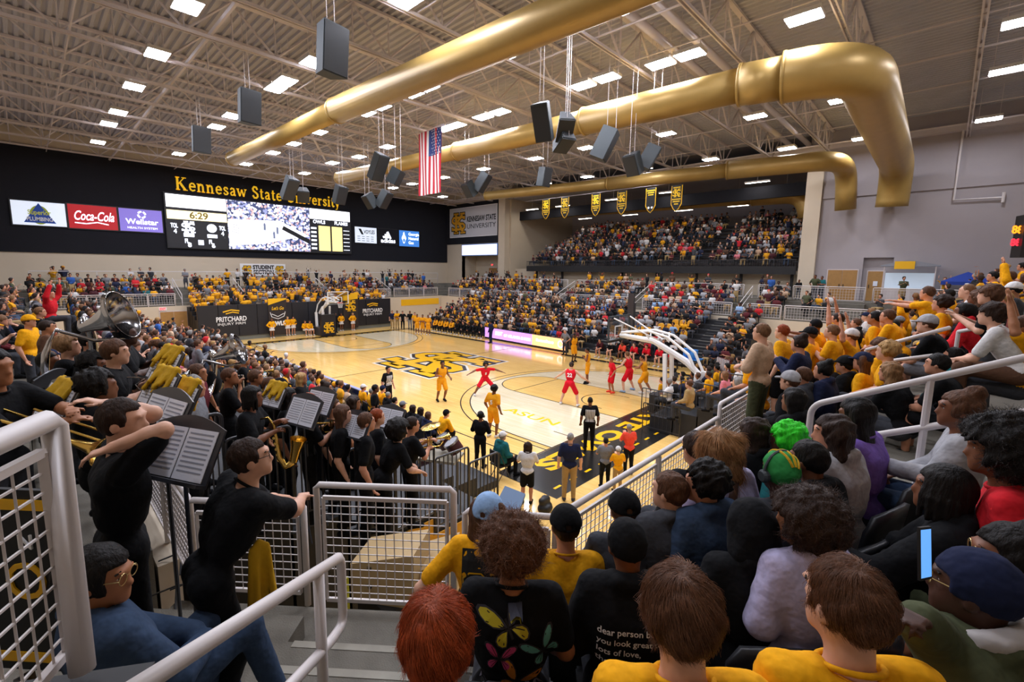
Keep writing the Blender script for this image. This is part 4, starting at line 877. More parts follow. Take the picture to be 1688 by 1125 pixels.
# exit signs
for p, R, lb in (((-20.9, -10.8, 2.55), R_FAR, 'small red exit sign above the tan doors under the far walkway'), ((-21.2, YR+2.4, 6.6), R_RIGHT, 'small red exit sign inside the corner entrance under the screen')):
    t = empty('exit_sign', p); tag(t, lb, 'sign'); q = Vector(p); MB().box(q, (.06, .5, .25) if R is R_FAR else (.5, .06, .25)).build('housing', MT['wht'], t)
    text('EXIT', .24, q+R@Vector((0, 0, .034)), R, emi('exit_red', 'ff3a3a', 1.2), t, width=.4, offset=.01)
# gonfalon banners above the upper deck
for i, (x, y) in enumerate(((-7.1, 20), (-4.7, 20), (-1.15, 20), (1.55, 20), (4.3, 20), (6.55, 20))):
    t = empty('championship_banner', (x, y, 13.2)); tag(t, f'black pennant banner with gold print hanging above the upper deck, {ORD[i]} from the scoreboard', 'banner', 'pennant banners above the upper deck')
    w, zt, zb = .46, 13.15-.04*i, 11.15-.06*i
    sh = [(-w, zt), (-w, zb+.6), (-w*.5, zb+.2), (0, zb), (w*.5, zb+.2), (w, zb+.6), (w, zt)]
    for nm, g, d, m in (('border', 1, .0, MT['gold_y']), ('cloth', .86, .012, MT['blk'])): MB().prism([(a*g, zt-(zt-b)*(.97 if g < 1 else 1)) for a, b in sh], -d-.01, d+.01, lambda a, b, dd: (x+a, y-dd, b)).build(nm, m, t)
    fp = lambda b, dd=.026: (x, y-dd, b)
    bars = MB()
    for b, n_ in ((zt-.16, 5), (zt-1.1, 6), (zt-1.28, 5), (zt-1.48, 3)) if i != 4 else ((zt-.2, 6), (zt-.38, 5), (zt-.56, 4)):
        for k_ in range(n_): bars.b2((x-.06*n_+.12*k_+.012, y-.03, b-.05), (x-.06*n_+.12*k_+.108, y-.024, b+.05))
    bars.build('gold_print', MT['gold_t'], t)['kind'] = 'stuff'
    if i != 4: emblem(fp(zt-.6), R_RIGHT, .6, [(MT['gold_t'], 0)], t, .004)
    else:
        for q in (-.15, .15): MB().lathe([(0, 0), (.1, 0), (.1, .01), (0, .01)], 14, Matrix.Translation((x+q, y-.03, zb+.45)) @ Matrix.Rotation(PI/2, 4, 'X')).build('seal', MT['wht'], t)
    MB().tube([(x-.5, y, zt+.02), (x+.5, y, zt+.02)], .02, 6).build('rod', MT['blackm'], t)
tag(MB().tube([(-10, 20, 13.19), (9, 20, 13.19)], .012, 5).build('banner_cable', MT['steel']), 'thin cable carrying the pennant banners', 'cable')
# flag over centre court
t = empty('flag', (-.45, 0, 14.4)); tag(t, 'large striped flag with starred blue corner hanging over centre court', 'flag')
fz0, fz1, fx0, fx1 = 10.55, 14.35, -1.6, .7; FH = fz1-fz0; FW = fx1-fx0
ripple = lambda x, z: .05*math.sin(x*5+z*.7)
def fcloth(x0, x1, z0, z1, off, name, m):
    mb = MB(); nx, nz = 4, 10
    for s in (-1, 1):
        for i in range(nx):
            for j in range(nz):
                q = [(x0+(x1-x0)*(i+a)/nx, z0+(z1-z0)*(j+b)/nz) for a, b in ((0, 0), (1, 0), (1, 1), (0, 1))]; mb.add([(a, ripple(a, b)+s*off, b) for a, b in q], [(0, 1, 2, 3)])
    mb.build(name, m, t)
FR_, FWt, FB_ = mat('flag_red', 'b3202f', .8), mat('flag_white', 'dcd8d6', .8), mat('flag_blue', '28386f', .8)
for i in range(13): fcloth(fx0+FW*i/13, fx0+FW*(i+1)/13, fz0, fz1, .004, 'stripe', FR_ if i % 2 == 0 else FWt)
fcloth(fx1-FW*7/13, fx1, fz1-FH*.4, fz1, .012, 'canton', FB_)
stm = MB()
for i in range(9):
    for j in range(6 if i % 2 == 0 else 5):
        cx = fx1-FW*7/13+FW*7/13*((j+.5+(0 if i % 2 == 0 else .5))/6.0); cz = fz1-FH*.4*(i+.5)/9; r = .055
        for s in (-1, 1): stm.poly([(cx+(r if q % 2 == 0 else r*.42)*math.sin(q*PI/5)*s, ripple(cx, cz)-s*.018, cz+(r if q % 2 == 0 else r*.42)*math.cos(q*PI/5)) for q in range(10)])
stm.build('star', FWt, t)['kind'] = 'stuff'
MB().tube([(fx0-.1, 0, fz1+.03), (fx1+.1, 0, fz1+.03)], .03, 6).tube([(fx0, 0, fz1), (fx0, 0, 14.6)], .01, 4).tube([(fx1, 0, fz1), (fx1, 0, 14.6)], .01, 4).build('pole', MT['steel'], t)

# hanging loudspeakers: wedge cabinets on cables
def loudspeaker(label, u, v, d, az, tilt=.35, size=(.62, .55, 1.05), zc=16.18, grp='hanging loudspeakers'):
    p = Vector(at_depth(u, v, d)); t = empty('loudspeaker', p, R=(Matrix.Rotation(az, 3, 'Z') @ Matrix.Rotation(tilt, 3, 'Y'))); tag(t, label, 'loudspeaker', grp)
    w, dd, h = size[0]/2, size[1]/2, size[2]/2
    wedge = [(-dd, -w*.6), (dd, -w), (dd, w), (-dd, w*.6)]
    Mt = world(t)
    MB().prism(wedge, -h, h, lambda x, y, z: Mt @ Vector((x, y, z))).build('cabinet', MT['speakers'], t)
    MB().prism([(dd, -w*.94), (dd+.03, -w*.94), (dd+.03, w*.94), (dd, w*.94)], -h*.95, h*.95, lambda x, y, z: Mt @ Vector((x, y, z))).build('grille', MT['speaker'], t)
    MB().prism([(-dd*.9, -w*.5), (dd*.9, -w*.9), (dd*.9, w*.9), (-dd*.9, w*.5)], h, h+.02, lambda x, y, z: Mt @ Vector((x, y, z))).build('top_plate', MT['speaker'], t)
    cb = MB(); q = Mt @ Vector((-dd*.6, 0, h)); q2 = Mt @ Vector((dd*.6, 0, h))
    cb.tube([q, (q.x, q.y, zc)], .012, 4).tube([q2, (q2.x, q2.y, zc)], .012, 4); cb.build('cable', MT['steel'], t)
fa = math.atan2(-fw[1], -fw[0])
for lb, u, v, d, az, tl, sz in (
    ('big black loudspeaker hanging left of the near gold duct', 544, 84, 13.5, fa+.95, .12, (.85, .6, 1.35)), ('black loudspeaker hanging second from the near left', 408, 177, 19, fa+.95, .12, (.85, .6, 1.3)), ('black loudspeaker hanging farthest left below the roof', 329, 231, 23.5, fa+.95, .12, (.85, .6, 1.25)),
    ('black loudspeaker at the left of the near centre cluster', 897, 201, 17, fa-.5, .45, (.65, .6, 1.3)), ('black loudspeaker in the middle of the near centre cluster', 930, 210, 17.3, fa+.1, .75, (.62, .6, .9)), ('black loudspeaker lowest in the near centre cluster', 928, 232, 17.5, fa+.4, 1.1, (.62, .5, .8)),
    ('grey sided loudspeaker hanging alone right of the centre cluster', 996, 237, 19, fa+1.2, .45, (.75, .65, 1.25)), ('left loudspeaker of the pair below the biggest duct', 1046, 270, 20, fa-.9, .5, (.65, .6, .9)), ('right loudspeaker of the pair below the biggest duct', 1069, 259, 20.3, fa+1.3, .5, (.7, .6, 1.0)),
    ('small loudspeaker hanging above the pennant banners', 896, 292, 27, fa+.8, .2, (.7, .6, 1.05)), ('upper loudspeaker of the cluster left of the flag', 622, 275, 24, fa+1.0, .5, (.75, .6, 1.35)), ('lower loudspeaker of the cluster left of the flag', 651, 291, 24.5, fa+1.4, .5, (.7, .6, .8)),
    ('left loudspeaker of the pair right of the flag', 775, 312, 29, fa-.9, .6, (.7, .6, .9)), ('right loudspeaker of the pair right of the flag', 794, 300, 29, fa+1.2, .6, (.75, .6, 1.2)), ('loudspeaker hanging in front of the word State on the wall', 476, 310, 27, fa+1.0, .6, (.75, .6, 1.3)),
    ('small loudspeaker hanging in front of the word University', 500, 322, 28, fa+.4, .6, (.7, .6, .75)), ('loudspeaker hanging over the end of the word University', 559, 321, 29, fa+1.0, .4, (.75, .6, 1.1)), ('left loudspeaker of the pair over the dark wall', 611, 331, 30, fa-.8, .6, (.7, .6, .9)), ('right loudspeaker of the pair over the dark wall', 632, 328, 30, fa+1.2, .6, (.75, .6, 1.1))):
    loudspeaker(lb, u, v, d, az, tl, sz)

# ------------------------------------------------------------------ doors, stalls, padded wall
def door(name, label, plane, a0, a1, z0, z1, at, leaves=2):
    t = empty(name, (at, (a0+a1)/2, z0) if plane == 'x' else ((a0+a1)/2, at, z0)); t['kind'] = 'structure'; t['label'] = label
    s = 1 if plane == 'x' else -1
    B = lambda lo, hi, A0, A1, Z0, Z1: MB().b2((at+lo, A0, Z0), (at+hi, A1, Z1)) if plane == 'x' else MB().b2((A0, at-hi, Z0), (A1, at-lo, Z1))
    B(.0, .05, a0-.06, a1+.06, z0, z1+.06).build('door_frame', MT['steel'], t); w = (a1-a0)/leaves
    for i in range(leaves):
        d = B(.05, .08, a0+w*i+.01, a0+w*(i+1)-.01, z0, z1).build('door_leaf', MT['tan'], t)
        h = a0+w*(i+1)-.12 if i == 0 and leaves == 2 else a0+w*i+.12
        B(.08, .13, h-.02, h+.02, z0+.9, z0+1.15).build('door_handle', MT['black'], d)
door('door_1', 'double tan doors in the right wall behind the concourse', 'y', 16.74, 18.5, 4, 6.17, YR)
door('door_2', 'single tan door in a recess of the right wall', 'y', 19.05, 19.95, 4, 6.1, YR+.4, 1)
door('door_3', 'double tan doors under the far walkway', 'x', -11.0, -9.2, 0, 2.3, -20.95)
door('door_4', 'tan door at the right end of the padded wall', 'x', 8.3, 9.2, 0, 2.2, -20.95, 1)
door('door_5', 'tan doors inside the corner entrance', 'y', -21.9, -20.3, 4, 6.2, YR+2.5)
tag(MB().b2((19.4, YR+.28, 5.05), (19.65, YR+.31, 5.4)).build('paper_notice', MT['paper']), 'white paper notice stuck on the single tan door', 'notice')
pd = empty('padded_wall', (-17.6, -.7, 0)); tag(pd, 'black padded wall behind the far basket with sponsor lettering', 'padded wall')
MT['pad'] = mat('black_vinyl_pad', '1a1b22', .45)
n = 12; y0, y1 = -9.25, 7.9
for i in range(n):
    a, b = y0+(y1-y0)*i/n, y0+(y1-y0)*(i+1)/n
    MB().b2((-17.72, a+.015, .35), (-17.5, b-.015, 2.9)).b2((-17.74, a+.05, .35), (-17.48, b-.05, 2.86)).build('pad', MT['pad'], pd)
MB().b2((-17.7, y0, 0), (-17.55, y1, .35)).build('base_board', mat('grey_board', '6d7068', .8), pd)
for y in (-6.9, 5.8):
    text('PRITCHARD', .55, (-17.45, y, 1.75), R_FAR, MT['wht'], pd, width=2.2, offset=.012); text('INJURY FIRM', .28, (-17.45, y, 1.38), R_FAR, MT['wht'], pd, width=2.0)
    mb = MB(); strokes(mb, [([(y-.6, 2.35), (y, 2.5), (y+.6, 2.4)], .1), ([(y-.4, 2.2), (y+.1, 2.32), (y+.55, 2.22)], .08)], lambda a, z, d: (-17.46+d, a, z), 0, .01); mb.build('swoosh', MT['gold_y'], pd)
for y, kind in ((-3.35, 'owl'), (3.4, 'ks')):
    MB().b2((-17.48, y-.75, .2), (-17.4, y+.75, 3.3)).build('banner_panel', mat('brown_black_vinyl', '2a211f', .6), pd)
    MB().prism([(y-.75, 3.3), (y+.75, 3.3), (y+.75, 3.2), (y-.75, 2.75)] if kind == 'owl' else [(y-.75, 3.3), (y+.75, 3.6), (y+.75, 3.0), (y-.75, 2.85)], -17.4, -17.38, lambda a, z, d: (d, a, z)).build('gold_corner', MT['gold_y'], pd)
    if kind == 'owl':
        text("Let's Go", .4, (-17.37, y, 2.45), R_FAR, MT['gold_y'], pd, width=1.0, shear=.3, offset=.01); text('OWLS', .5, (-17.37, y, 1.15), R_FAR, MT['wht'], pd, width=1.2, offset=.03)
        mb = MB(); strokes(mb, [([(y-.62, 2.15), (y-.5, 1.75), (y, 1.55), (y+.5, 1.75), (y+.62, 2.15)], .05), ([(y-.5, 2.0), (y, 1.75), (y+.5, 2.0)], .05)], lambda a, z, d: (-17.38+d, a, z), 0, .015); mb.build('owl_outline', MT['wht'], pd)
    else: emblem((-17.38, y, 2.35), R_FAR, .95, [(MT['gold_y'], 0)], pd, .006)
struct(MB().b2((-20.96, 11.5, 1.75), (-20.9, 16.9, 2.45)).build('trim_7', MT['gold_y']))
# food stall and blue tent on the right concourse
t = empty('food_stall', (21, 22.8, 4)); tag(t, 'food stall with pale canopy and gold sign by the right wall', 'stall')
MB().b2((20.1, 22.2, 4), (22.6, 22.9, 4.95)).build('counter', MT['steel'], t); MB().b2((20.1, 23.3, 4), (22.6, 23.4, 6.0)).build('back_panel', mat('lit_menu_panel', 'b9c7d6', .5, emit=.35), t)
MB().prism([(19.9, 6.5), (21.3, 6.85), (22.8, 6.5), (22.8, 6.42), (19.9, 6.42)], 22.0, 23.6, lambda a, z, d: (a, d, z)).build('canopy', mat('grey_canvas', '8f929b', .8), t)
for x in (20.1, 22.6): MB().bar((x, 22.1, 4), (x, 22.1, 6.45), .06).build('post', MT['steel'], t)
MB().b2((20.6, 21.95, 6.25), (21.6, 22.0, 6.75)).build('name_board', MT['gold_y'], t)
t = empty('canopy_tent', (24.1, 22.3, 4)); tag(t, 'blue peaked canopy tent by the right wall', 'tent')
MB().add([(22.9, 21.3, 5.5), (25.2, 21.3, 5.5), (25.2, 23.5, 5.5), (22.9, 23.5, 5.5), (24.05, 22.4, 6.1), (22.9, 21.3, 5.3), (25.2, 21.3, 5.3), (25.2, 23.5, 5.3), (22.9, 23.5, 5.3)], [(0, 1, 4), (1, 2, 4), (2, 3, 4), (3, 0, 4), (5, 6, 1, 0), (6, 7, 2, 1), (7, 8, 3, 2), (8, 5, 0, 3)]).build('roof', mat('blue_canvas', '1d3fa0', .7), t)
for x in (22.95, 25.15):
    for y in (21.35, 23.45): MB().bar((x, y, 4), (x, y, 5.4), .05).build('leg', MT['steel'], t)
t = empty('corner_scoreboard', at_depth(1690, 390, 22)); tag(t, 'edge of a hanging scoreboard with orange digits at the right edge', 'scoreboard'); q = world(t).translation
MB().box(q, (.5, .9, 2.0), .3).build('cabinet', MT['black'], t); text('88', .5, q+Vector((-.3, -.3, .3)), frame_R((.75, .66, 0), (0, 0, 1)), emi('orange_digit', 'ff8a1e', 1.5), t, offset=.02); text('88', .45, q+Vector((-.3, -.3, -.3)), frame_R((.75, .66, 0), (0, 0, 1)), emi('red_digit', 'ff2a3a', 1.5), t, offset=.02)

# ------------------------------------------------------------------ baskets
def basket(sgn, label):
    t = empty('basket_stand', (sgn*15.6, 0, 0)); tag(t, label, 'basketball hoop')
    X = lambda x: sgn*x
    MB().b2((min(X(13.06), X(13.1)), -.86, 2.92), (max(X(13.06), X(13.1)), .86, 3.92)).build('glass_board', MT['glass'], t)
    f = MB(); g = X(13.08)
    for a, b in (((-.9, 2.9), (.9, 2.9)), ((.9, 2.9), (.9, 3.95)), ((.9, 3.95), (-.9, 3.95)), ((-.9, 3.95), (-.9, 2.9))): f.bar((g, *a), (g, *b), .06)
    f.build('board_frame', MT['wht'] if sgn < 0 else MT['speakers'], t)
    f = MB(); q = X(13.05)
    for a, b in (((-.3, 3.06), (.3, 3.06)), ((.3, 3.06), (.3, 3.5)), ((.3, 3.5), (-.3, 3.5)), ((-.3, 3.5), (-.3, 3.06))): f.bar((q, *a), (q, *b), .05, .02, (1, 0, 0))
    f.build('target_square', MT['wht'], t)
    f = MB(); f.b2((min(X(13.0), X(13.14)), -.9, 2.84), (max(X(13.0), X(13.14)), .9, 2.92)); f.build('edge_pad', MT['black'], t)
    ring = [(X(12.725)+.23*math.cos(a), .23*math.sin(a), 3.05) for a in np.linspace(0, 2*PI, 25)]
    MB().tube(ring, .012, 6, False).b2((min(X(12.95), X(13.06)), -.1, 3.0), (max(X(12.95), X(13.06)), .1, 3.08)).build('rim', mat('orange_rim', 'd8491c', .4), t)
    nt = MB()
    for i in range(12):
        a = 2*PI*i/12
        for s in (-1, 1):
            nt.tube([(X(12.725)+r*math.cos(a+s*k*.26), r*math.sin(a+s*k*.26), 3.04-.14*k) for k, r in enumerate((.23, .19, .16, .14))], .005, 4, False)
    nt.build('net', MT['wht'], t)['kind'] = 'stuff'
    wm = MT['wht']
    MB().tube([(X(13.15), 0, 3.1), (X(14.7), 0, 3.02), (X(16.1), 0, 2.35), (X(16.65), 0, 1.9)], [.1, .13, .14, .12], 8).build('main_arm', wm, t)
    for y in (-.32, .32):
        MB().tube([(X(13.3), y*.6, 3.25), (X(14.6), y, 3.45), (X(15.4), y, 3.3), (X(16.3), y, 2.7), (X(16.7), y, 1.9)], .055, 7).build('side_arm', wm, t)
        MB().bar((X(16.6), y, .5), (X(16.7), y, 2.0), .16, .2).build('upright', wm, t); MB().bar((X(15.5), y, .3), (X(15.35), y, 2.6), .12, .14).build('support_strut', wm, t)
        MB().tube([(X(13.2), y*2.2, 3.9), (X(15.0), y*.6, 3.1)], .03, 6).build('brace', wm, t)
        for x in (14.4, 15.2): MB().bar((X(x), y, 3.4), (X(x+.15), 0, 3.05), .05).build('cross_link', wm, t)
    MB().b2((min(X(15.3), X(17.2)), -.6, .06), (max(X(15.3), X(17.2)), .6, .75)).build('base', MT['blackm'], t)
    MB().b2((min(X(14.95), X(15.3)), -.65, .05), (max(X(14.95), X(15.3)), .65, 1.9 if sgn < 0 else .9)).build('front_pad', MT['pad'], t)
    for y in (-.5, .5): MB().lathe([(0, 0), (.1, 0), (.1, .08), (0, .08)], 12, Matrix.Translation((X(16.8), y, .1)) @ Matrix.Rotation(PI/2, 4, 'X')).build('wheel', MT['black'], t)
    if sgn < 0:
        emblem((-14.93, 0, .75), R_FAR, .85, [(MT['gold_y'], 0)], t, .006)
basket(1, 'near basket with white crane arm and glass board seen from behind')
basket(-1, 'far basket in front of the black padded wall')
# black screen on a pole above the near basket and coolers, cart
t = empty('shot_clock_pole', (10.2, 10.2, 0)); tag(t, 'black upright display on a dark pole among the right stand crowd', 'display')
p = Vector(at_depth(1040, 512, 30)); MB().box((p.x, p.y, p.z), (.08, 1.25, 2.2), math.radians(45)).build('panel', MT['blackm'], t); MB().bar((p.x+.2, p.y+.05, 0), (p.x+.2, p.y+.05, p.z+.5), .14).build('pole', MT['blackm'], t)
for i, (x, y) in enumerate(((12.3, 9.7), (12.8, 9.5))):
    t = empty('drink_cooler', (x, y, .75)); tag(t, ('blue drink cooler on the cart nearer the scoreboard', 'blue drink cooler on the cart nearer the camera')[i], 'cooler', 'blue drink coolers')
    MB().lathe([(0, .75), (.2, .75), (.22, .8), (.22, 1.2), (.2, 1.22), (0, 1.22)], 16, Matrix.Translation((x, y, 0))).build('body', MT['blue'], t, True); MB().lathe([(0, 1.22), (.23, 1.22), (.23, 1.28), (0, 1.3)], 16, Matrix.Translation((x, y, 0))).build('lid', MT['blue'], t); MB().tube([(x+.21, y-.05, .85), (x+.28, y-.06, .85)], .02, 6).build('tap', MT['wht'], t)
t = empty('cooler_cart', (12.5, 9.6, 0)); tag(t, 'small cart carrying the blue drink coolers beside the bleacher stairs', 'cart'); MB().b2((11.9, 9.2, .68), (13.2, 10, .74)).build('top_shelf', MT['blue'], t)
for x in (11.95, 13.15):
    for y in (9.25, 9.95): MB().bar((x, y, 0), (x, y, .7), .05).build('leg', MT['black'], t)
t = empty('striped_barrier', at_depth(1192, 606, 19)); q = world(t).translation; tag(t, 'pale striped barrier panel beside the blue coolers', 'barrier')
MB().box(q, (.05, .85, .75), .9).build('panel', MT['burg'] if 'burg' in MT else mat('burgundy_panel', '5a1f2c', .6), t)
mb = MB(); [mb.box(q+Vector((math.cos(.9-PI/2+PI)*0, 0, 0))+Matrix.Rotation(.9, 3, 'Z')@Vector((-.03 if 0 else .03, -.38+.095*i, 0)), (.02, .035, .72), .9) for i in range(9)]; [mb.box(q+Matrix.Rotation(.9, 3, 'Z')@Vector((-.03, -.38+.095*i, 0)), (.02, .035, .72), .9) for i in range(9)]; mb.build('stripe', MT['wht'], t)

# ------------------------------------------------------------------ courtside boards, tables, chairs
LEDP, LEDO = emi('led_violet', 'bd86ee', 1.05), emi('led_peach', 'ffb27a', 1.1)
t = empty('courtside_screen', (-.5, 9.0, 0)); tag(t, 'long lit courtside board, violet then peach, along the far sideline', 'courtside screen')
pa, pb = Vector((-5.0, 9.35, 0)), Vector((4.05, 8.75, 0)); du = (pb-pa).normalized(); nn = Vector((du.y, -du.x, 0))
def cs(s, z, d=0): p = pa+du*s+nn*d; return (p.x, p.y, z)
Lc = (pb-pa).length; sp = Lc*.62
MB().prism([(0, 0), (Lc, 0), (Lc, 1.0), (0, 1.0)], -.25, 0, lambda s, z, d: cs(s, z, d)).build('housing', MT['black'], t)
MB().prism([(0, .16), (sp, .16), (sp, .98), (0, .98)], 0, .012, lambda s, z, d: cs(s, z, d)).build('violet_panel', LEDP, t); MB().prism([(sp, .16), (Lc, .16), (Lc, .98), (sp, .98)], 0, .012, lambda s, z, d: cs(s, z, d)).build('peach_panel', LEDO, t)
Rcs = frame_R(du, (0, 0, 1))
text('BEST', .42, cs(1.75, .6, .02), Rcs, LEDT, t, width=.95, offset=.012, shear=.2); text('OF ATLANTA IS HERE', .3, cs(3.95, .52, .02), Rcs, LEDT, t, width=3.1, offset=.012); lm = MB(); [lm.prism([(sp+.45+.2*i, .5), (sp+.6+.2*i, .5), (sp+.6+.2*i, .66+.06*(i in (0, 5))), (sp+.45+.2*i, .66+.06*(i in (0, 5)))], .012, .02, lambda s_, z, d: cs(s_, z, d)) for i in range(9)]; lm.build('lettering', LEDT, t)['kind'] = 'stuff'
MB().tube([cs(sp+2.9+.24*math.cos(a), .57+.24*math.sin(a), .025) for a in np.linspace(0, 2*PI, 17)], .035, 6, False).build('ring_logo', LEDT, t)
pt_ = empty('press_table', (.5, -9.35, 0)); tag(pt_, 'long press table with a dark blue screen front along the near sideline', 'table')
MB().b2((-7, -9.75, .76), (7.2, -9.1, .82)).build('tabletop', MT['black'], pt_); MB().b2((-7, -9.14, .05), (7.2, -9.02, 1.0)).build('front_screen', mat('blue_black_screen', '1b2450', .3), pt_); MB().b2((-7, -9.16, 1.0), (7.2, -9.0, 1.04)).build('front_trim', mat('pale_trim', '8d93b8', .4), pt_)
for i in range(8): MB().b2((-6.9+i*2, -9.7, 0), (-6.82+i*2, -9.6, .76)).build('leg', MT['black'], pt_)
for i, x in enumerate((-5, -3, -1.2, .8, 2.6, 4.4, 6.2)):
    t = empty('laptop', (x, -9.4, .82)); tag(t, f'open laptop on the press table, {ORD[i]} from the far end', 'laptop', 'laptops on the press table'); MB().b2((x-.16, -9.5, .82), (x+.16, -9.28, .84)).build('keyboard', MT['speakers'], t); MB().prism([(-9.3, .84), (-9.24, 1.06), (-9.22, 1.06), (-9.28, .84)], x-.16, x+.16, lambda a, z, d: (d, a, z)).build('lid', MT['speaker'], t)
fc = MB(); fc.b2((-.21, -.22, .42), (.2, .22, .46)); FC1 = fc.mesh('seat', MT['black']); fc = MB(); fc.b2((-.24, -.21, .52), (-.2, .21, .86)); FC2 = fc.mesh('backrest', MT['black'])
fl1 = MB().tube([(.2, 0, 0), (-.22, 0, .88)], .013, 6).mesh('leg', MT['blackm']); fl2 = MB().tube([(-.24, 0, 0), (.1, 0, .44)], .013, 6).mesh('leg', MT['blackm'])
def folding_chair(label, loc, face, grp='folding chairs by the court'):
    t = empty('folding_chair', loc, face); tag(t, label, 'chair', grp)
    for nm, me, y in (('seat', FC1, 0), ('backrest', FC2, 0), ('leg', fl1, .2), ('leg', fl1, -.2), ('leg', fl2, .18), ('leg', fl2, -.18)):
        o = bpy.data.objects.new(nm, me); COL.objects.link(o); o.parent = t; o.location = (0, y, 0)
# stadium seat
def seat_parts():
    b = MB(); n, m = 8, 6; vs = []
    for sd in (0, 1):
        for j in range(m+1):
            for i in range(n+1):
                a = -1+2*i/n; zz = j/m; w = .235*(1-.28*max(0, zz-.65)**2*6*(abs(a) > .6))
                top = .46*zz*(1-.12*(a*a)*(zz > .8)); vs.append((-.25-.05*zz+.06*a*a-(.03 if sd else 0), w*a, .44+top))
    k = (n+1)*(m+1); fs = []
    for j in range(m):
        for i in range(n):
            q = j*(n+1)+i; fs += [(q, q+1, q+n+2, q+n+1), (k+q, k+q+n+1, k+q+n+2, k+q+1)]
    for j in range(m): fs += [(j*(n+1), (j+1)*(n+1), k+(j+1)*(n+1), k+j*(n+1)), (j*(n+1)+n, k+j*(n+1)+n, k+(j+1)*(n+1)+n, (j+1)*(n+1)+n)]
    for i in range(n): fs += [(m*(n+1)+i, m*(n+1)+i+1, k+m*(n+1)+i+1, k+m*(n+1)+i), (i, k+i, k+i+1, i+1)]
    b.add(vs, fs); back = b.mesh('backrest', MT['seat']); back.polygons.foreach_set('use_smooth', [True]*len(back.polygons))
    pan = MB().b2((-.22, -.22, .37), (.22, .22, .41)).b2((.2, -.21, .36), (.25, .21, .4)).mesh('seat_pan', MT['seat'])
    br = MB().b2((-.24, -.02, 0), (-.16, .02, .4)).b2((-.3, -.02, .3), (.1, .02, .36)).mesh('bracket', MT['blackm'])
    return back, pan, br
SB_, SP_, SR_ = seat_parts()
def stadium_seat(label, loc, face, grp='black stadium seats of the near stand'):
    t = empty('stadium_seat', loc, face); tag(t, label, 'seat', grp)
    for nm, me, y in (('backrest', SB_, 0), ('seat_pan', SP_, 0), ('bracket', SR_, .2), ('bracket', SR_, -.2)):
        o = bpy.data.objects.new(nm, me); COL.objects.link(o); o.parent = t; o.location = (0, y, 0)

# ------------------------------------------------------------------ poses and placing
TOPZ = .133
SIT = {'lap': Pose('sit', .05), 'lapL': Pose('sit', .08, head=(.5, -.05)), 'lapR': Pose('sit', .08, head=(-.5, -.05)),
 'clasp': Pose('sit', .42, head=(0, .1), L=((.36, .19, .66), (.5, .03, .62)), R=((.36, -.19, .66), (.5, -.03, .60)), curl=.9),
 'cross': Pose('sit', .02, L=((.1, .26, .78), (.2, -.06, .83)), R=((.1, -.26, .78), (.22, .08, .79)), curl=.8),
 'clap': Pose('sit', .1, L=((.14, .25, .8), (.33, .04, .98)), R=((.14, -.25, .8), (.33, -.04, .98)), curl=.1),
 'chin': Pose('sit', .3, head=(.2, .05), R=((.32, -.2, .7), (.27, -.06, 1.02)), L=((.3, .2, .66), (.46, .02, .62)), curl=.9),
 'arms': Pose('sit', .0, L=((.08, .3, 1.18), (.16, .22, 1.5)), R=((.08, -.3, 1.18), (.16, -.22, 1.5)), curl=.1)}
STD = {'down': Pose('stand', .02), 'fold': Pose('stand', .0, L=((.08, .28, 1.16), (.2, -.06, 1.2)), R=((.08, -.28, 1.16), (.22, .06, 1.16)), curl=.8),
 'hips': Pose('stand', .02, L=((-.05, .38, 1.17), (.06, .2, .98)), R=((-.05, -.38, 1.17), (.06, -.2, .98)), curl=.9),
 'up': Pose('stand', -.03, L=((.06, .33, 1.6), (.12, .24, 1.93)), R=((.06, -.33, 1.6), (.12, -.24, 1.93)), curl=.15),
 'clap': Pose('stand', .08, L=((.12, .27, 1.2), (.36, .05, 1.36)), R=((.12, -.27, 1.2), (.36, -.05, 1.36)), curl=.1),
 'point': Pose('stand', .14, L=((.3, .18, 1.4), (.6, .08, 1.42)), R=((.3, -.2, 1.42), (.62, -.08, 1.47)), curl=.3),
 'lean': Pose('stand', .4, head=(0, .15), L=((.3, .28, 1.12), (.48, .16, 1.0)), R=((.3, -.28, 1.12), (.5, -.16, 1.0)), curl=.7),
 'horn': Pose('stand', .04, L=((.16, .26, 1.2), (.34, .04, 1.34)), R=((.16, -.26, 1.2), (.3, -.05, 1.24)), curl=1.0),
 'mouth': Pose('stand', .02, head=(-.3, 0), R=((.16, -.24, 1.2), (.17, -.06, 1.5)), curl=.9)}
def rot2(a, x, y): return (x*math.cos(a)-y*math.sin(a), x*math.sin(a)+y*math.cos(a))
def place(top, P, face, scale=1.0):
    hx, hy = rot2(face, P.hc[0], P.hc[1]); return (top[0]-hx*scale, top[1]-hy*scale, top[2]-(P.hc[2]+TOPZ)*scale)
FD = math.radians(131)
SEATS = []
G_C, G_N, G_B, G_F = 'spectators in the near corner', 'spectators of the near end stand', 'band members and fans at the front of the left stand', 'people at courtside'
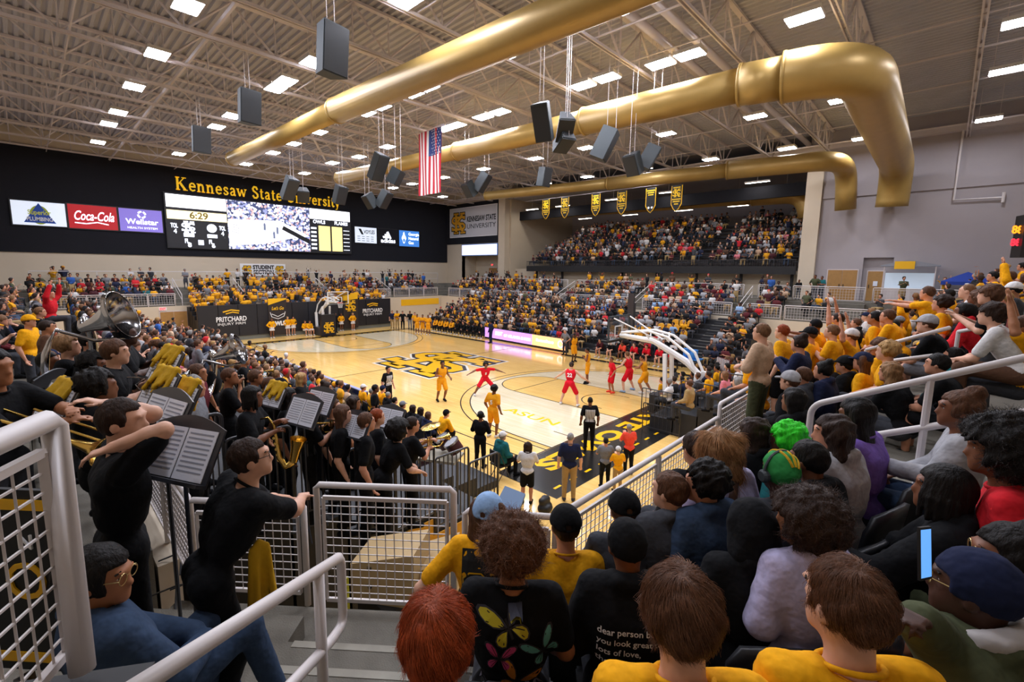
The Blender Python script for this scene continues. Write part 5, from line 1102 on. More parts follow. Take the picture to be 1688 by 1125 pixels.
def strands(person_o, style, h, color, n=3500, length=.09, rad=.0007, name='hair_strands'):
    """fine strands growing over the hair of a nearby head"""
    hm = hair_get(style, h); nv = len(hm.vertices); co = np.empty(nv*3); hm.vertices.foreach_get('co', co); co = co.reshape(-1, 3); no = np.empty(nv*3); hm.vertices.foreach_get('normal', no); no = no.reshape(-1, 3)
    if ((co-co.mean(0))*no).sum(1).mean() < 0: no = -no
    ok = np.where((co[:, 0] < .055) | (co[:, 2] > .075))[0]; idx = ok[RNG.integers(0, len(ok), n)]; p = co[idx]+RNG.normal(0, .003, (n, 3)); nn = no[idx]; rnd = RNG.normal(0, 1, (n, 3)); K = 5; pts = np.empty((n, K, 3)); L = length*RNG.uniform(.6, 1.2, n)[:, None]
    if 'afro' in style or style == 'curly':
        d = nn*.6+rnd*.45; q = p-nn*.02
        for k in range(K): pts[:, k] = q; d = d+RNG.normal(0, .75, (n, 3)); d /= np.linalg.norm(d, axis=1)[:, None]; q = q+d*L/K*.9
    else:
        cr = np.array([-.05, .01, .13]); fl = p-cr; fl[:, 2] -= .05; fl -= nn*(fl*nn).sum(1)[:, None]; fl /= np.linalg.norm(fl, axis=1)[:, None]+1e-6
        sw = np.cross(nn, fl); d = fl+nn*.03+rnd*.09+sw*.35; d /= np.linalg.norm(d, axis=1)[:, None]; q = p.copy()
        for k in range(K): pts[:, k] = q; q = q+d*L/K; d = d-nn*.10+np.array([0, 0, -.07]); d /= np.linalg.norm(d, axis=1)[:, None]
    hc = bpy.data.hair_curves.new(name); hc.add_curves([K]*n); hc.attributes['position'].data.foreach_set('vector', pts.astype(np.float32).ravel())
    ra = hc.attributes.new('radius', 'FLOAT', 'POINT'); ra.data.foreach_set('value', np.tile(np.linspace(rad, rad*.35, K), n).astype(np.float32)); hc.materials.append(MT['strand'])
    o = bpy.data.objects.new(name, hc); COL.objects.link(o); o.parent = person_o
    for ch in person_o.children:
        if ch.name.split('.')[0] == 'hair': o.matrix_basis = ch.matrix_basis
    c = rgba(HAIRC.get(color, color)); o.color = (min(1, c[0]*1.7), min(1, c[1]*1.6), min(1, c[2]*1.5), 1); o['kind'] = 'stuff'
    return o
def wpt(o, P, local): # local body point -> world
    return world(o) @ Vector(local)

# ------------------------------------------------------------------ near corner, seen from behind
lapT = Pose('sit', .1, head=(.1, -.1)); fwdP = Pose('sit', .22, head=(0, -.05), L=((.25, .22, .7), (.42, .06, .62)), R=((.25, -.22, .7), (.42, -.06, .62)))
turnL, turnR = Pose('sit', .1, head=(.55, 0)), Pose('sit', .1, head=(-.5, 0))
akimbo = Pose('sit', .05, L=((-.08, .42, .78), (.02, .22, .62)), head=(-.2, -.1), curl=.8)
def corner_person(label, u, v, d, P, face=FD, h=.015, seat=True, **k):
    sc = k.pop('scale', 1.0); top = at_depth(u, v, d); loc = place(top, P, face, sc)
    o = person(label, P, loc, face, h=h, scale=sc, group=k.pop('group', G_C), **k)
    if seat: SEATS.append((label, loc, face))
    return o
H = {}
def aimed(u, v, d, face, L=None, R=None, scale=1.0, **k):
    # a pose whose elbows and wrists sit at chosen points of the hall, given as picture position and distance
    P0 = Pose(**k); loc = place(at_depth(u, v, d), P0, face, scale)
    def q(p):
        w = (at_depth(*p)-np.array(loc))/scale; x, y = rot2(-face, w[0], w[1]); return (x, y, w[2])
    def arm(sh, pr):
        sh = np.array(sh); e, w = np.array(q(pr[0])), np.array(q(pr[1])); a = e-sh; n = np.linalg.norm(a); e = sh+a/n*min(max(n, .27), .33); b = w-e; n = np.linalg.norm(b); return (tuple(e), tuple(e+b/n*min(max(n, .22), .28)))
    return Pose(L=arm(P0.sh[0], L) if L else None, R=arm(P0.sh[1], R) if R else None, **k)
H['red'] = corner_person('person with wavy auburn red hair in the lowest centre of the picture', 720, 985, 1.26, lapT, skin='fair', hair=('parted', 'auburn'), top=('tee', 'black'), h=.012)
H['butterfly'] = corner_person('person with curly brown puff of hair in black butterfly print shirt', 845, 862, 2.2, lapT, skin='tan', hair=('afro', 'brown'), top=('tee', 'black'), h=.012, wr=.003)
H['jersey'] = corner_person('person in light blue cap and black jersey with yellow sleeves', 805, 818, 3.05, akimbo, skin='fair', hair=('long', 'brown'), top=('tee', 'yellow'), hat=('cap', 'light blue'), h=.015, wr=.003)
H['yellowback'] = corner_person('person in black cap and plain yellow shirt at the corner railing', 933, 838, 3.0, lapT, skin='light', hair=('short', 'dark brown'), top=('tee', 'gold'), hat=('cap', 'black'), wr=.004)
H['dear'] = corner_person('person in black beanie and black hoodie with white lettering on its back', 1035, 860, 2.3, lapT, skin='brown', hair=None, top=('hoodie', 'black'), hat=('beanie', 'black'), h=.012, wr=.003)
H['greyback'] = corner_person('person in black cap and grey shirt behind the black beanie', 1030, 812, 3.05, lapT, skin='light', hair=('short', 'brown'), top=('tee', 'dark grey'), hat=('cap', 'black'), wr=.004)
H['brownboy'] = corner_person('person with tousled brown hair and yellow shirt in the bottom row of heads', 1125, 940, 1.27, lapT, skin='fair', hair=('parted', 'brown'), top=('tee', 'yellow'), h=.012, wr=.006)
H['boy'] = corner_person('person with neat short brown hair, bare neck and yellow shirt at the bottom', 1400, 925, 1.28, Pose('sit', .1, head=(.3, 0)), skin='fair', hair=('short', 'brown'), top=('tee', 'yellow'), h=.011, wr=.006, eyes=True)
H['hood'] = corner_person('person with black hood pulled up over the head', 1240, 833, 2.4, lapT, skin='dark', hair=None, top=('hoodie', 'black'), hat=('hood', 'black'), wr=.005)
H['lavender'] = corner_person('person with round dark curly hair in lavender grey hoodie', 1325, 820, 2.25, turnL, face=FD+.3, skin='tan', hair=('bigafro', 'dark brown'), top=('hoodie', 'lavender'), wr=.004, scale=.97)
fistP = aimed(1615, 912, 1.5, PI-.35, L=None, R=((1478, 1068, 1.45), (1500, 1010, 1.3)), kind='sit', lean=.12, head=(.2, .05), curl=1.1)
H['olive'] = corner_person('person in navy knit hat and olive jacket with pale fleece collar', 1615, 912, 1.5, fistP, face=PI-.35, skin='dark', hair=None, top=('jacket', 'olive'), hat=('beanie', 'navy'), h=.011, eyes=True, wr=.004)
H['glasses'] = corner_person('person with round glasses and grey shirt at the right edge', 1672, 868, 1.75, Pose('sit', .1, head=(.55, 0)), face=FD+.5, skin='brown', hair=('bun', 'black'), top=('tee', 'light grey'), h=.012, eyes=True)
reachP = Pose('sit', .25, head=(.1, .1), L=((.36, .22, .74), (.62, .16, .76)), R=((.34, -.2, .7), (.5, -.05, .62)), curl=.25)
H['braids'] = corner_person('person with short black twists in black hoodie, hand stretched on knee', 1560, 768, 2.3, reachP, face=PI-.1, skin='brown', hair=('braids', 'black'), top=('hoodie', 'black'), bottom=('trousers', 'olive'), h=.012, eyes=True, wr=.004)
H['redshirt'] = corner_person('person with big dark afro and bright red shirt near the right edge', 1652, 700, 2.2, Pose('sit', .2, head=(.05, -.02)), face=PI-.05, skin='brown', hair=('bigafro', 'black'), top=('tee', 'red'), bottom=('trousers', 'black'), h=.012, eyes=True, wr=.004)
canP = Pose('sit', .02, head=(.15, 0), L=((.12, .24, .8), (.38, .08, .76)), R=((.1, -.26, .76), (.3, -.14, .66)), curl=.9)
H['can'] = corner_person('person with tied up hair in grey sweatshirt and ripped blue jeans holding a can', 1585, 645, 3.1, canP, face=PI, skin='brown', hair=('bun', 'brown'), top=('long', 'light grey'), bottom=('trousers', 'denim'), shoes='light grey', h=.013, eyes=True, wr=.004)
H['namo'] = corner_person('person with short black hair in black hoodie with violet script on its back', 1335, 727, 2.9, lapT, face=PI-.35, skin='brown', hair=('short', 'black'), top=('hoodie', 'black'), h=.014, wr=.003)
H['pony'] = corner_person('person in profile with long dark wavy hair and grey hoodie', 1375, 685, 3.1, turnL, face=PI-.3, skin='light', hair=('wavy', 'dark brown'), top=('hoodie', 'light grey'), h=.014, eyes=True)
H['lilac'] = corner_person('person with long black hair in lilac shirt', 1415, 657, 3.35, lapT, face=PI-.2, skin='brown', hair=('long', 'black'), top=('tee', 'purple'))
H['wrap'] = corner_person('person in green and yellow head wrap with headphones and grey shirt', 1287, 748, 2.85, Pose('sit', .1, L=((.14, .3, .84), (.26, .18, 1.08))), face=FD+.2, skin='dark', hair=None, top=('tee', 'dark grey'), hat=('wrap', 'green'), wr=.003)
H['greenhair'] = corner_person('person with bright green dyed hair', 1298, 700, 3.55, lapT, face=PI-.3, skin='dark', hair=('curly', 'green'), top=('jacket', 'teal'))
H['longblack'] = corner_person('person with long dark hair in black jacket by the white railing', 1245, 690, 3.75, lapT, face=PI-.4, skin='light', hair=('wavy', 'dark brown'), top=('jacket', 'black'))
H['copper'] = corner_person('person with long copper blond hair in pale lavender shirt', 1190, 710, 3.1, turnR, face=PI-.6, skin='fair', hair=('wavy', 'sandy'), top=('long', 'lavender'), h=.014)
H['darkback'] = corner_person('person with short dark hair in black beside the copper haired one', 1148, 712, 3.35, lapT, face=PI-.6, skin='light', hair=('short', 'dark brown'), top=('long', 'black'))
H['denimcurl'] = corner_person('person with curly black hair in washed denim jacket', 1162, 765, 2.85, turnL, face=PI-.4, skin='light', hair=('curly', 'black'), top=('jacket', 'denim'), h=.014)
H['fleece'] = corner_person('person with brown hair in dark fleece and a yellow collar', 1105, 778, 2.9, turnL, face=PI-.6, skin='fair', hair=('short', 'brown'), top=('jacket', 'dark grey'), h=.014)
H['denimjacket'] = corner_person('person in denim jacket and jeans sitting at the lower left by the white guard rail', 165, 903, 1.95, Pose('sit', -.12, head=(-.9, -.1), L=((.08, .24, .78), (.32, .04, .66)), R=((.1, -.26, .76), (.34, -.02, .64)), legs=[((.46, .2, .6), (.42, .22, .09), (.58, .24, .035)), ((.5, -.12, .66), (.62, -.2, .12), (.78, -.22, .05))], curl=.8), face=FD-.5, skin='tan', hair=('pony', 'black'), top=('jacket', 'denim'), bottom=('trousers', 'denim'), shoes='navy', h=.012, eyes=True)
leanP = aimed(412, 722, 2.75, FD-.75, L=((455, 835, 3.2), (500, 822, 3.6)), R=((494, 842, 2.95), (506, 806, 3.4)), kind=.94, lean=.42, wide=1.15, twist=.1, head=(-.35, .25), legs=[((.06, .13, .5), (-.08, .13, .09), (.08, .15, .035)), ((.1, -.12, .5), (-.05, -.12, .09), (.1, -.14, .035))], curl=.9)
H['leaning'] = corner_person('person in black shirt and glasses leaning forward with a hand on the white gate', 412, 722, 2.75, leanP, face=FD-.75, skin='fair', hair=('short', 'dark brown'), top=('tee', 'black'), bottom=('trousers', 'black'), h=.012, seat=False, eyes=True, wr=.003)
handsP = aimed(200, 657, 2.6, FD-.75, L=((262, 674, 2.75), (182, 668, 2.62)), R=((268, 712, 2.5), (186, 738, 2.4)), scale=1.05, kind='stand', lean=.05, head=(-.5, .05), curl=.6, wide=1.3)
H['hands'] = corner_person('person in black shirt standing with a hand clasped on top of the head', 200, 657, 2.6, handsP, face=FD-.75, skin='fair', hair=('short', 'dark brown'), top=('tee', 'black'), bottom=('trousers', 'black'), h=.012, seat=False, scale=1.05, wr=.003)
for k_, st, c_, n_, L_, r_ in (('red', 'parted', 'auburn', 9000, .055, .0006), ('brownboy', 'parted', 'brown', 9000, .055, .0006), ('boy', 'short', 'brown', 8000, .04, .0005), ('butterfly', 'afro', 'brown', 7000, .09, .0009), ('lavender', 'bigafro', 'dark brown', 6000, .08, .0009), ('redshirt', 'bigafro', 'black', 6000, .08, .001), ('copper', 'wavy', 'sandy', 4000, .12, .001)):
    strands(H[k_], st, .011 if k_ == 'boy' else .012 if k_ != 'lavender' and k_ != 'copper' else .014 if k_ == 'copper' else .015, c_, n_, L_, r_)

# ------------------------------------------------------------------ prints on the near shirts, laid onto the cloth
def project_print(o, make, mats, cz, cy=0.0, side=-1, lift=.004, name='print'):
    """lay flat shapes onto the back (side -1) of a shirt: shape x runs to the wearer's right seen from behind, y up"""
    sh = [c for c in o.children if c.name.split('.')[0] in ('shirt', 'hoodie', 'jersey', 'jacket')][0]; me = sh.data
    bv = BVHTree.FromPolygons([v.co.copy() for v in me.vertices], [tuple(p.vertices) for p in me.polygons])
    for i, m in enumerate(mats):
        mb = MB(); make(mb, i); vs = []
        for x, y, z in mb.v:
            h = bv.ray_cast(Vector((side*.6, cy+side*x*-1*-1 if False else cy-x*(-side), cz+y)), Vector((-side, 0, 0)))
            vs.append((h[0].x+side*(lift+.0012*i), h[0].y, h[0].z) if h[0] else (side*.2, cy-x, cz+y))
        mb.v = vs; q = bpy.data.objects.new(name, mb.mesh(name, m)); COL.objects.link(q); q.parent = o
def text_polys(s, size, align='LEFT', offset=.0, shear=0):
    cu = bpy.data.curves.new('t', 'FONT'); cu.body = s; cu.size = size; cu.align_x = align; cu.resolution_u = 2; cu.offset = offset; cu.shear = shear; t = bpy.data.objects.new('t', cu); COL.objects.link(t)
    bpy.context.view_layer.update(); me = t.evaluated_get(bpy.context.evaluated_depsgraph_get()).to_mesh(); v = [tuple(p.co) for p in me.vertices]; f = [tuple(p.vertices) for p in me.polygons]; bpy.data.objects.remove(t); bpy.data.curves.remove(cu); return v, f
def dense(mb, poly):  # triangle fan with a centre so that it can bend
    c = (sum(p[0] for p in poly)/len(poly), sum(p[1] for p in poly)/len(poly)); n = len(poly)
    mb.add([(*p, 0) for p in poly]+[(*c, 0)], [(i, (i+1) % n, n) for i in range(n)])
def dear(mb, i):
    for k, l in enumerate(('dear person behind me,', 'you look great today,', 'lots of love,', 'the person in front')):
        v, f = text_polys(l, .043, offset=.0006); mb.add([(x-.17, y+.07-k*.052, 0) for x, y, z in v], f)
project_print(H['dear'], dear, [MT['wht']], .84)
UPW = [(0, .02), (.06, .3), (.22, .62), (.48, .9), (.74, 1.0), (.86, .92), (.84, .72), (.68, .45), (.46, .2), (.2, .04)]
LOW = [(0, -.02), (.22, 0), (.46, -.06), (.6, -.22), (.6, -.42), (.48, -.58), (.32, -.6), (.2, -.42), (.08, -.16)]
def butterfly(cx, cy, r, s, k=1.0, dx=.03):
    out = []
    for q in (1, -1):
        for W_ in (UPW, LOW):
            c = (sum(p[0] for p in W_)/len(W_), sum(p[1] for p in W_)/len(W_)); pts = [((c[0]+(x-c[0])*k)*q*1.0+dx*q, c[1]+(y-c[1])*k) for x, y in W_]
            out.append([(cx+s*(x*math.cos(r)-y*math.sin(r)), cy+s*(x*math.sin(r)+y*math.cos(r))) for x, y in pts])
    return out
BF = [((-.01, .1), .45, .13, 'c9bf2e'), ((.15, -.01), .5, .095, '5fa8a4'), ((-.05, -.05), -.1, .085, 'd24a86'), ((.03, -.17), -.35, .11, 'd98a2a')]
def bf_out(mb, i):
    for (x, y), r, s, c in BF:
        for w in butterfly(x, y, r, s, 1.0): dense(mb, w)
def bf_in(k):
    def fn(mb, i):
        (x, y), r, s, c = BF[k]
        for w in butterfly(x, y, r, s, .8): dense(mb, w)
    return fn
def bf_vein(mb, i):
    for (x, y), r, s, c in BF:
        L_ = lambda px, py: (x+s*(px*math.cos(r)-py*math.sin(r)), y+s*(px*math.sin(r)+py*math.cos(r)))
        strokes(mb, [([L_(0, .3), L_(0, -.35)], s*.09)]+[([L_(q*.08, .02), L_(q*a, b)], s*.035) for q in (1, -1) for a, b in ((.5, .75), (.66, .5), (.4, -.45), (.5, -.25))], lambda a, b, d: (a, b, 0), 0, 0)
project_print(H['butterfly'], bf_out, [mat('print_pale_edge', '33333f', .8)], .86, name='butterfly_edge')
for k in range(4): project_print(H['butterfly'], bf_in(k), [mat('print_wing_'+str(k), BF[k][3], .8)], .86, lift=.0055, name='butterfly')
project_print(H['butterfly'], bf_vein, [MT['blk']], .86, lift=.007, name='butterfly_veins')
def selena(mb, i):
    v, f = text_polys('SELENA', .085, 'CENTER', offset=[.006, .0005][i]); mb.add([(x, y+.14*x, 0) for x, y, z in v], f)
project_print(H['butterfly'], selena, [mat('print_grey', '8c8aa0', .8), MT['blk']], .615, name='lettering')
def jersey_panel(mb, i):
    if i == 0:
        for a in range(8):
            for b in range(8): mb.add([(-.15+.3*(a+da)/8, -.3+.5*(b+db)/8, 0) for da, db in ((0, 0), (1, 0), (1, 1), (0, 1))], [(0, 1, 2, 3)])
    else: strokes(mb, [([(-.1+dx, -.02), (-.1+dx, .02), (-.07+dx, .05), (-.01+dx, .05), (.02+dx, .02), (.02+dx, -.04), (-.1+dx, -.13), (-.1+dx, -.2), (.03+dx, -.2)] if dx < 0 else [(.06, -.2), (.06, .05), (.12, .05), (.12, -.2), (.06, -.2)], [0, .05, .032][i]) for dx in (-.02, .1)], lambda x, y, d: (x, y, 0), 0, 0)
project_print(H['jersey'], jersey_panel, [MT['blk'], MT['gold_y'], MT['blk']], .86, name='jersey_panel')
def namo(mb, i):
    for k, l in enumerate(('Namo', 'tour')):
        v, f = text_polys(l, .11-.03*k, 'CENTER', offset=.003, shear=.3); mb.add([(x+.03, y-.08*k, 0) for x, y, z in v], f)
project_print(H['namo'], namo, [mat('violet_print', '8a63d2', .7)], .8, name='lettering')
# glasses, phones, can
def spectacles(o, P, m, r=.024):
    HMx = Matrix.Translation(Vector(P.hc)) @ Matrix(P.H.tolist()).to_4x4(); mb = MB()
    for q in (1, -1): mb.tube([(.1, .034*q+r*math.cos(a), .008+r*math.sin(a)) for a in np.linspace(0, 2*PI, 17)], .002, 5, False); mb.tube([(.1, .058*q, .012), (.0, .084*q, .014)], .002, 5)
    mb.tube([(.1, -.01, .01), (.104, 0, .014), (.1, .01, .01)], .002, 5)
    q = bpy.data.objects.new('spectacles', mb.mesh('spectacles', m)); COL.objects.link(q); q.parent = o; q.matrix_basis = HMx
MT['wire'] = mat('gold_wire', 'c9b27a', .3, .8)
for k in ('glasses', 'olive', 'leaning', 'denimjacket'): spectacles(H[k], POSE_OF[H[k].name], MT['wire'] if k != 'leaning' else MT['black'])
def headphones(o, P):
    HMx = Matrix.Translation(Vector(P.hc)) @ Matrix(P.H.tolist()).to_4x4(); mb = MB().tube([(-.015, .115*math.cos(a), .0+.155*math.sin(a)) for a in np.linspace(0, PI, 15)], .009, 6)
    for q in (1, -1): mb.lathe([(0, 0), (.04, 0), (.042, .02), (.03, .035), (0, .035)], 14, Matrix.Translation((-.01, q*.095, -.005)) @ Matrix.Rotation(-q*PI/2, 4, 'X'))
    q = bpy.data.objects.new('headphones', mb.mesh('headphones', MT['speakers'])); COL.objects.link(q); q.parent = o; q.matrix_basis = HMx
headphones(H['wrap'], POSE_OF[H['wrap'].name])
o_ = H['wrap']; P_ = POSE_OF[o_.name]; mb = MB()
for a in (-.75, -.3, .2): mb.tube([(.112*math.cos(t)-.014, .097*math.sin(t)*math.sin(a), .04+.114*math.sin(t)*math.cos(a)) for t in np.linspace(.5, 2.7, 12)], .009, 6)
q = bpy.data.objects.new('yellow_band', mb.mesh('yellow_band', MT['yellowcloth'])); COL.objects.link(q); q.parent = o_; q.matrix_basis = Matrix.Translation(Vector(P_.hc)) @ Matrix(P_.H.tolist()).to_4x4()
o_ = H['olive']; P_ = POSE_OF[o_.name]; cf = Field(P_.neck-.25, P_.neck+.25, .012)
for a in np.linspace(0, 2*PI, 15)[:-1]:
    g = lambda t: P_.neck+P_.T@[.085*math.cos(t)-.01, .1*math.sin(t), .03-.03*math.cos(t)]
    cf.cap(g(a), g(a+.46), .03, k=.02)
cf.wob(.004, 120, 2); q = bpy.data.objects.new('fleece_collar', cf.mesh('fleece_collar', mat('pale_fleece', 'b5b0ae', .95))); COL.objects.link(q); q.parent = o_
for k, (u, v, d) in {'olive': (1527, 915, 1.28)}.items():
    t = empty('phone', at_depth(1524, 912, 1.36), R=frame_R((.45, .8, -.3), (-.25, .1, .9))); tag(t, 'black phone with lit blue screen held up by the one in the navy hat', 'phone'); q = world(t)
    MB().prism([(-.036, -.075), (.036, -.075), (.036, .075), (-.036, .075)], -.004, .004, lambda x, y, z: q @ Vector((x, y, z))).build('case', MT['black'], t); MB().prism([(-.032, -.068), (.032, -.068), (.032, .068), (-.032, .068)], .004, .0045, lambda x, y, z: q @ Vector((x, y, z))).build('screen', emi('phone_screen', '5f9fe8', .8), t)
t = empty('phone', world(H['braids']) @ Vector((.5, -.05, .66)), R=frame_R((0, 1, 0), (-.8, 0, .5))); tag(t, 'dark phone held low by the one in black hoodie with twists', 'phone'); q = world(t)
MB().prism([(-.036, -.075), (.036, -.075), (.036, .075), (-.036, .075)], -.004, .004, lambda x, y, z: q @ Vector((x, y, z))).build('case', MT['speakers'], t); MB().prism([(-.032, -.068), (.032, -.068), (.032, .068), (-.032, .068)], .004, .0045, lambda x, y, z: q @ Vector((x, y, z))).build('screen', MT['black'], t)
t = empty('drink_can', world(H['can']) @ Vector((.46, .06, .74))); tag(t, 'silver and red drink can held by the one in ripped jeans', 'can'); q = world(t)
MB().lathe([(0, 0), (.03, 0), (.033, .01), (.033, .105), (.027, .12), (0, .12)], 16, q).build('body', MT['silver'], t, True); MB().lathe([(.0335, .03), (.0335, .075)], 16, q).build('label_band', MT['red'], t)

# ------------------------------------------------------------------ people a little farther off
TAKEN = []
def dep_person(label, u, v, d, P, face, h=.02, seat=False, **k):
    sc = k.pop('scale', 1.0); loc = place(at_depth(u, v, d), P, face, sc); o = person(label, P, loc, face, h=h, scale=sc, **k); TAKEN.append((loc[0], loc[1], .55))
    if seat: SEATS.append((label, loc, face))
    return o
def sec_person(label, u, v, sec, P, face, h=.02, seat=False, **k):
    sc = k.pop('scale', 1.0); loc = place(on_slope(u, v, sec, (P.hc[2]+TOPZ)*sc), P, face, sc); o = person(label, P, loc, face, h=h, scale=sc, **k); TAKEN.append((loc[0], loc[1], .5))
    if seat: SEATS.append((label, loc, face))
    return o
FN = PI-.1
Y, B = ('tee', 'yellow'), ('tee', 'black')
for a in (
 ('person in pale beige long sleeves standing at the railing', 1256, 533, 6.5, STD['fold'], FN, dict(skin='fair', hair=('short', 'light brown'), top=('long', 'beige'), bottom=('trousers', 'olive'))),
 ('person in yellow shirt with reddish hair standing behind the beige one', 1290, 535, 8.0, STD['down'], FN, dict(skin='fair', hair=('short', 'auburn'), top=Y, bottom=('shorts', 'black'))),
 ('person in blue and black flannel with dark hair tied up', 1318, 553, 7.2, STD['clap'], FN, dict(skin='light', hair=('bun', 'dark brown'), top=('long', 'navy'))),
 ('person in yellow shirt and backward black cap standing among the students', 1336, 540, 8.2, STD['down'], FN, dict(skin='light', hair=('short', 'brown'), top=Y, hat=('cap', 'black'))),
 ('person in yellow shirt with black beanie standing in the crowd', 1345, 527, 9.2, STD['point'], FN, dict(skin='brown', hair=None, top=Y, hat=('beanie', 'black'))),
 ('person in yellow shirt with both arms raised high', 1381, 516, 8.9, STD['up'], FN, dict(skin='light', hair=('short', 'dark brown'), top=Y)),
 ('person in yellow shirt with light brown hair clapping beside the raised arms', 1372, 535, 8.0, STD['clap'], FN, dict(skin='fair', hair=('short', 'light brown'), top=Y)),
 ('person in broad yellow shirt standing with dark hair, left of a matching pair', 1443, 513, 8.5, STD['down'], FN, dict(skin='tan', hair=('short', 'black'), top=Y)),
 ('person in broad yellow shirt leaning forward, right of a matching pair', 1464, 510, 8.3, STD['lean'], FN, dict(skin='light', hair=('short', 'brown'), top=Y)),
 ('person in yellow shirt stretching both arms forward over the crowd', 1530, 472, 8.5, STD['point'], FN-.2, dict(skin='light', hair=('short', 'brown'), top=Y)),
 ('person in yellow shirt with big curly dark hair', 1553, 488, 7.5, STD['down'], FN, dict(skin='light', hair=('curly', 'dark brown'), top=Y)),
 ('person in grey cap and black polo sitting above the handrail', 1530, 520, 6.5, SIT['clasp'], FN, dict(skin='fair', hair=('short', 'brown'), top=B, hat=('cap', 'light grey'), bottom=('shorts', 'grey'), eyes=True)),
 ('person in white shirt with dark mop of hair, leaning with forearms on knees', 1637, 500, 5.3, SIT['clasp'], FN, dict(skin='fair', hair=('mop', 'dark brown'), top=('tee', 'white'), bottom=('trousers', 'brown'), eyes=True, h=.016)),
 ('person in black shirt gesturing with a raised forearm near the right edge', 1634, 470, 5.9, STD['clap'], FN, dict(skin='fair', hair=('mop', 'brown'), top=B, eyes=True, h=.016)),
 ('person with long curly hair in black beside the gesturing one', 1613, 478, 7.2, SIT['lap'], FN, dict(skin='brown', hair=('wavy', 'brown'), top=('tee', 'black'))),
 ('person in white shirt bending forward high on the right', 1596, 468, 7.9, SIT['clasp'], FN, dict(skin='fair', hair=('buzz', 'light brown'), top=('tee', 'white'))),
 ('person in red and pink hoodie leaning forward with arms out', 1590, 500, 6.9, STD['lean'], FN, dict(skin='brown', hair=('pony', 'black'), top=('hoodie', 'red'), bottom=('trousers', 'light blue'))),
 ('person in pink shirt with fair hair at the upper right edge', 1655, 480, 7.4, SIT['lap'], FN, dict(skin='fair', hair=('short', 'blond'), top=('tee', 'pink'))),
 ('person in white cap and dark shirt at the upper right edge', 1672, 466, 8.3, SIT['lap'], FN, dict(skin='tan', hair=('short', 'black'), top=('tee', 'dark grey'), hat=('cap', 'white'))),
 ('person in yellow shirt with raised bare arm at the right edge', 1690, 520, 5.2, SIT['arms'], FN, dict(skin='tan', hair=('short', 'brown'), top=Y)),
 ('person in black shirt with black hair sitting below the grey cap', 1547, 583, 5.4, SIT['clasp'], FN, dict(skin='light', hair=('short', 'black'), top=B, bottom=('shorts', 'black'), eyes=True, h=.016)),
 ('person in teal hooded jacket behind the black haired one', 1573, 573, 6.2, SIT['lap'], FN, dict(skin='light', hair=('short', 'black'), top=('hoodie', 'teal'))),
 ('person with yellow shirt and short dark hair seen from behind a black cap', 1373, 572, 8.4, SIT['lap'], FN, dict(skin='light', hair=('short', 'dark brown'), top=Y)),
 ('person with wavy blond hair in yellow shirt', 1463, 564, 6.2, SIT['lap'], FN, dict(skin='fair', hair=('curly', 'blond'), top=Y)),
 ('person in yellow shirt with brown fringe next to the blond one', 1450, 558, 6.9, SIT['lapL'], FN, dict(skin='light', hair=('mop', 'brown'), top=Y, eyes=True)),
 ('person with long curly chestnut hair in black top', 1469, 597, 5.7, SIT['chin'], FN-.3, dict(skin='light', hair=('wavy', 'sandy'), top=('tee', 'black'), h=.016)),
 ('person in black cap and black jacket in profile among yellow shirts', 1394, 588, 6.8, SIT['lap'], FN, dict(skin='light', hair=('short', 'black'), top=('jacket', 'black'), hat=('cap', 'black'))),
 ('person in navy cap and yellow shirt with long hair', 1423, 582, 6.6, SIT['lap'], FN, dict(skin='light', hair=('long', 'brown'), top=Y, hat=('cap', 'navy'))),
 ('person with tied dark hair in navy jacket in front of yellow shirts', 1358, 596, 6.4, SIT['lap'], FN, dict(skin='light', hair=('bun', 'black'), top=('jacket', 'navy'))),
 ('person with brown hair in dark grey jacket above the grey capped one', 1324, 605, 6.4, SIT['lap'], FN, dict(skin='light', hair=('short', 'brown'), top=('jacket', 'dark grey'))),
 ('person in grey cap and black jacket sitting by the end of the white railing', 1303, 613, 6.0, SIT['lap'], FN, dict(skin='fair', hair=('short', 'brown'), top=('jacket', 'black'), hat=('cap', 'light grey'), h=.016)),
 ('person with a black beanie and green plaid under a handrail', 1310, 640, 4.6, SIT['lap'], FN-.2, dict(skin='brown', hair=('long', 'black'), top=('jacket', 'black'), h=.016)),
 ('person in white cap among the yellow shirts', 1404, 543, 8.2, SIT['arms'], FN, dict(skin='light', hair=('short', 'brown'), top=Y, hat=('cap', 'white'))),
 ('person with light hair in yellow shirt at the black picket railing', 1240, 580, 8.6, SIT['lap'], FN, dict(skin='light', hair=('short', 'brown'), top=Y)),
 ('person with black hair in yellow shirt at the black picket railing', 1254, 595, 8.2, SIT['lap'], FN, dict(skin='light', hair=('short', 'black'), top=Y)),
 ('person with bare shoulder beside the black picket railing', 1268, 575, 9, SIT['lap'], FN, dict(skin='light', hair=('long', 'dark brown'), top=('tank', 'black')))):
    lb, u, v, d, P, fc, k = a; dep_person(lb, u, v, d, P, fc, group=G_N, **k)
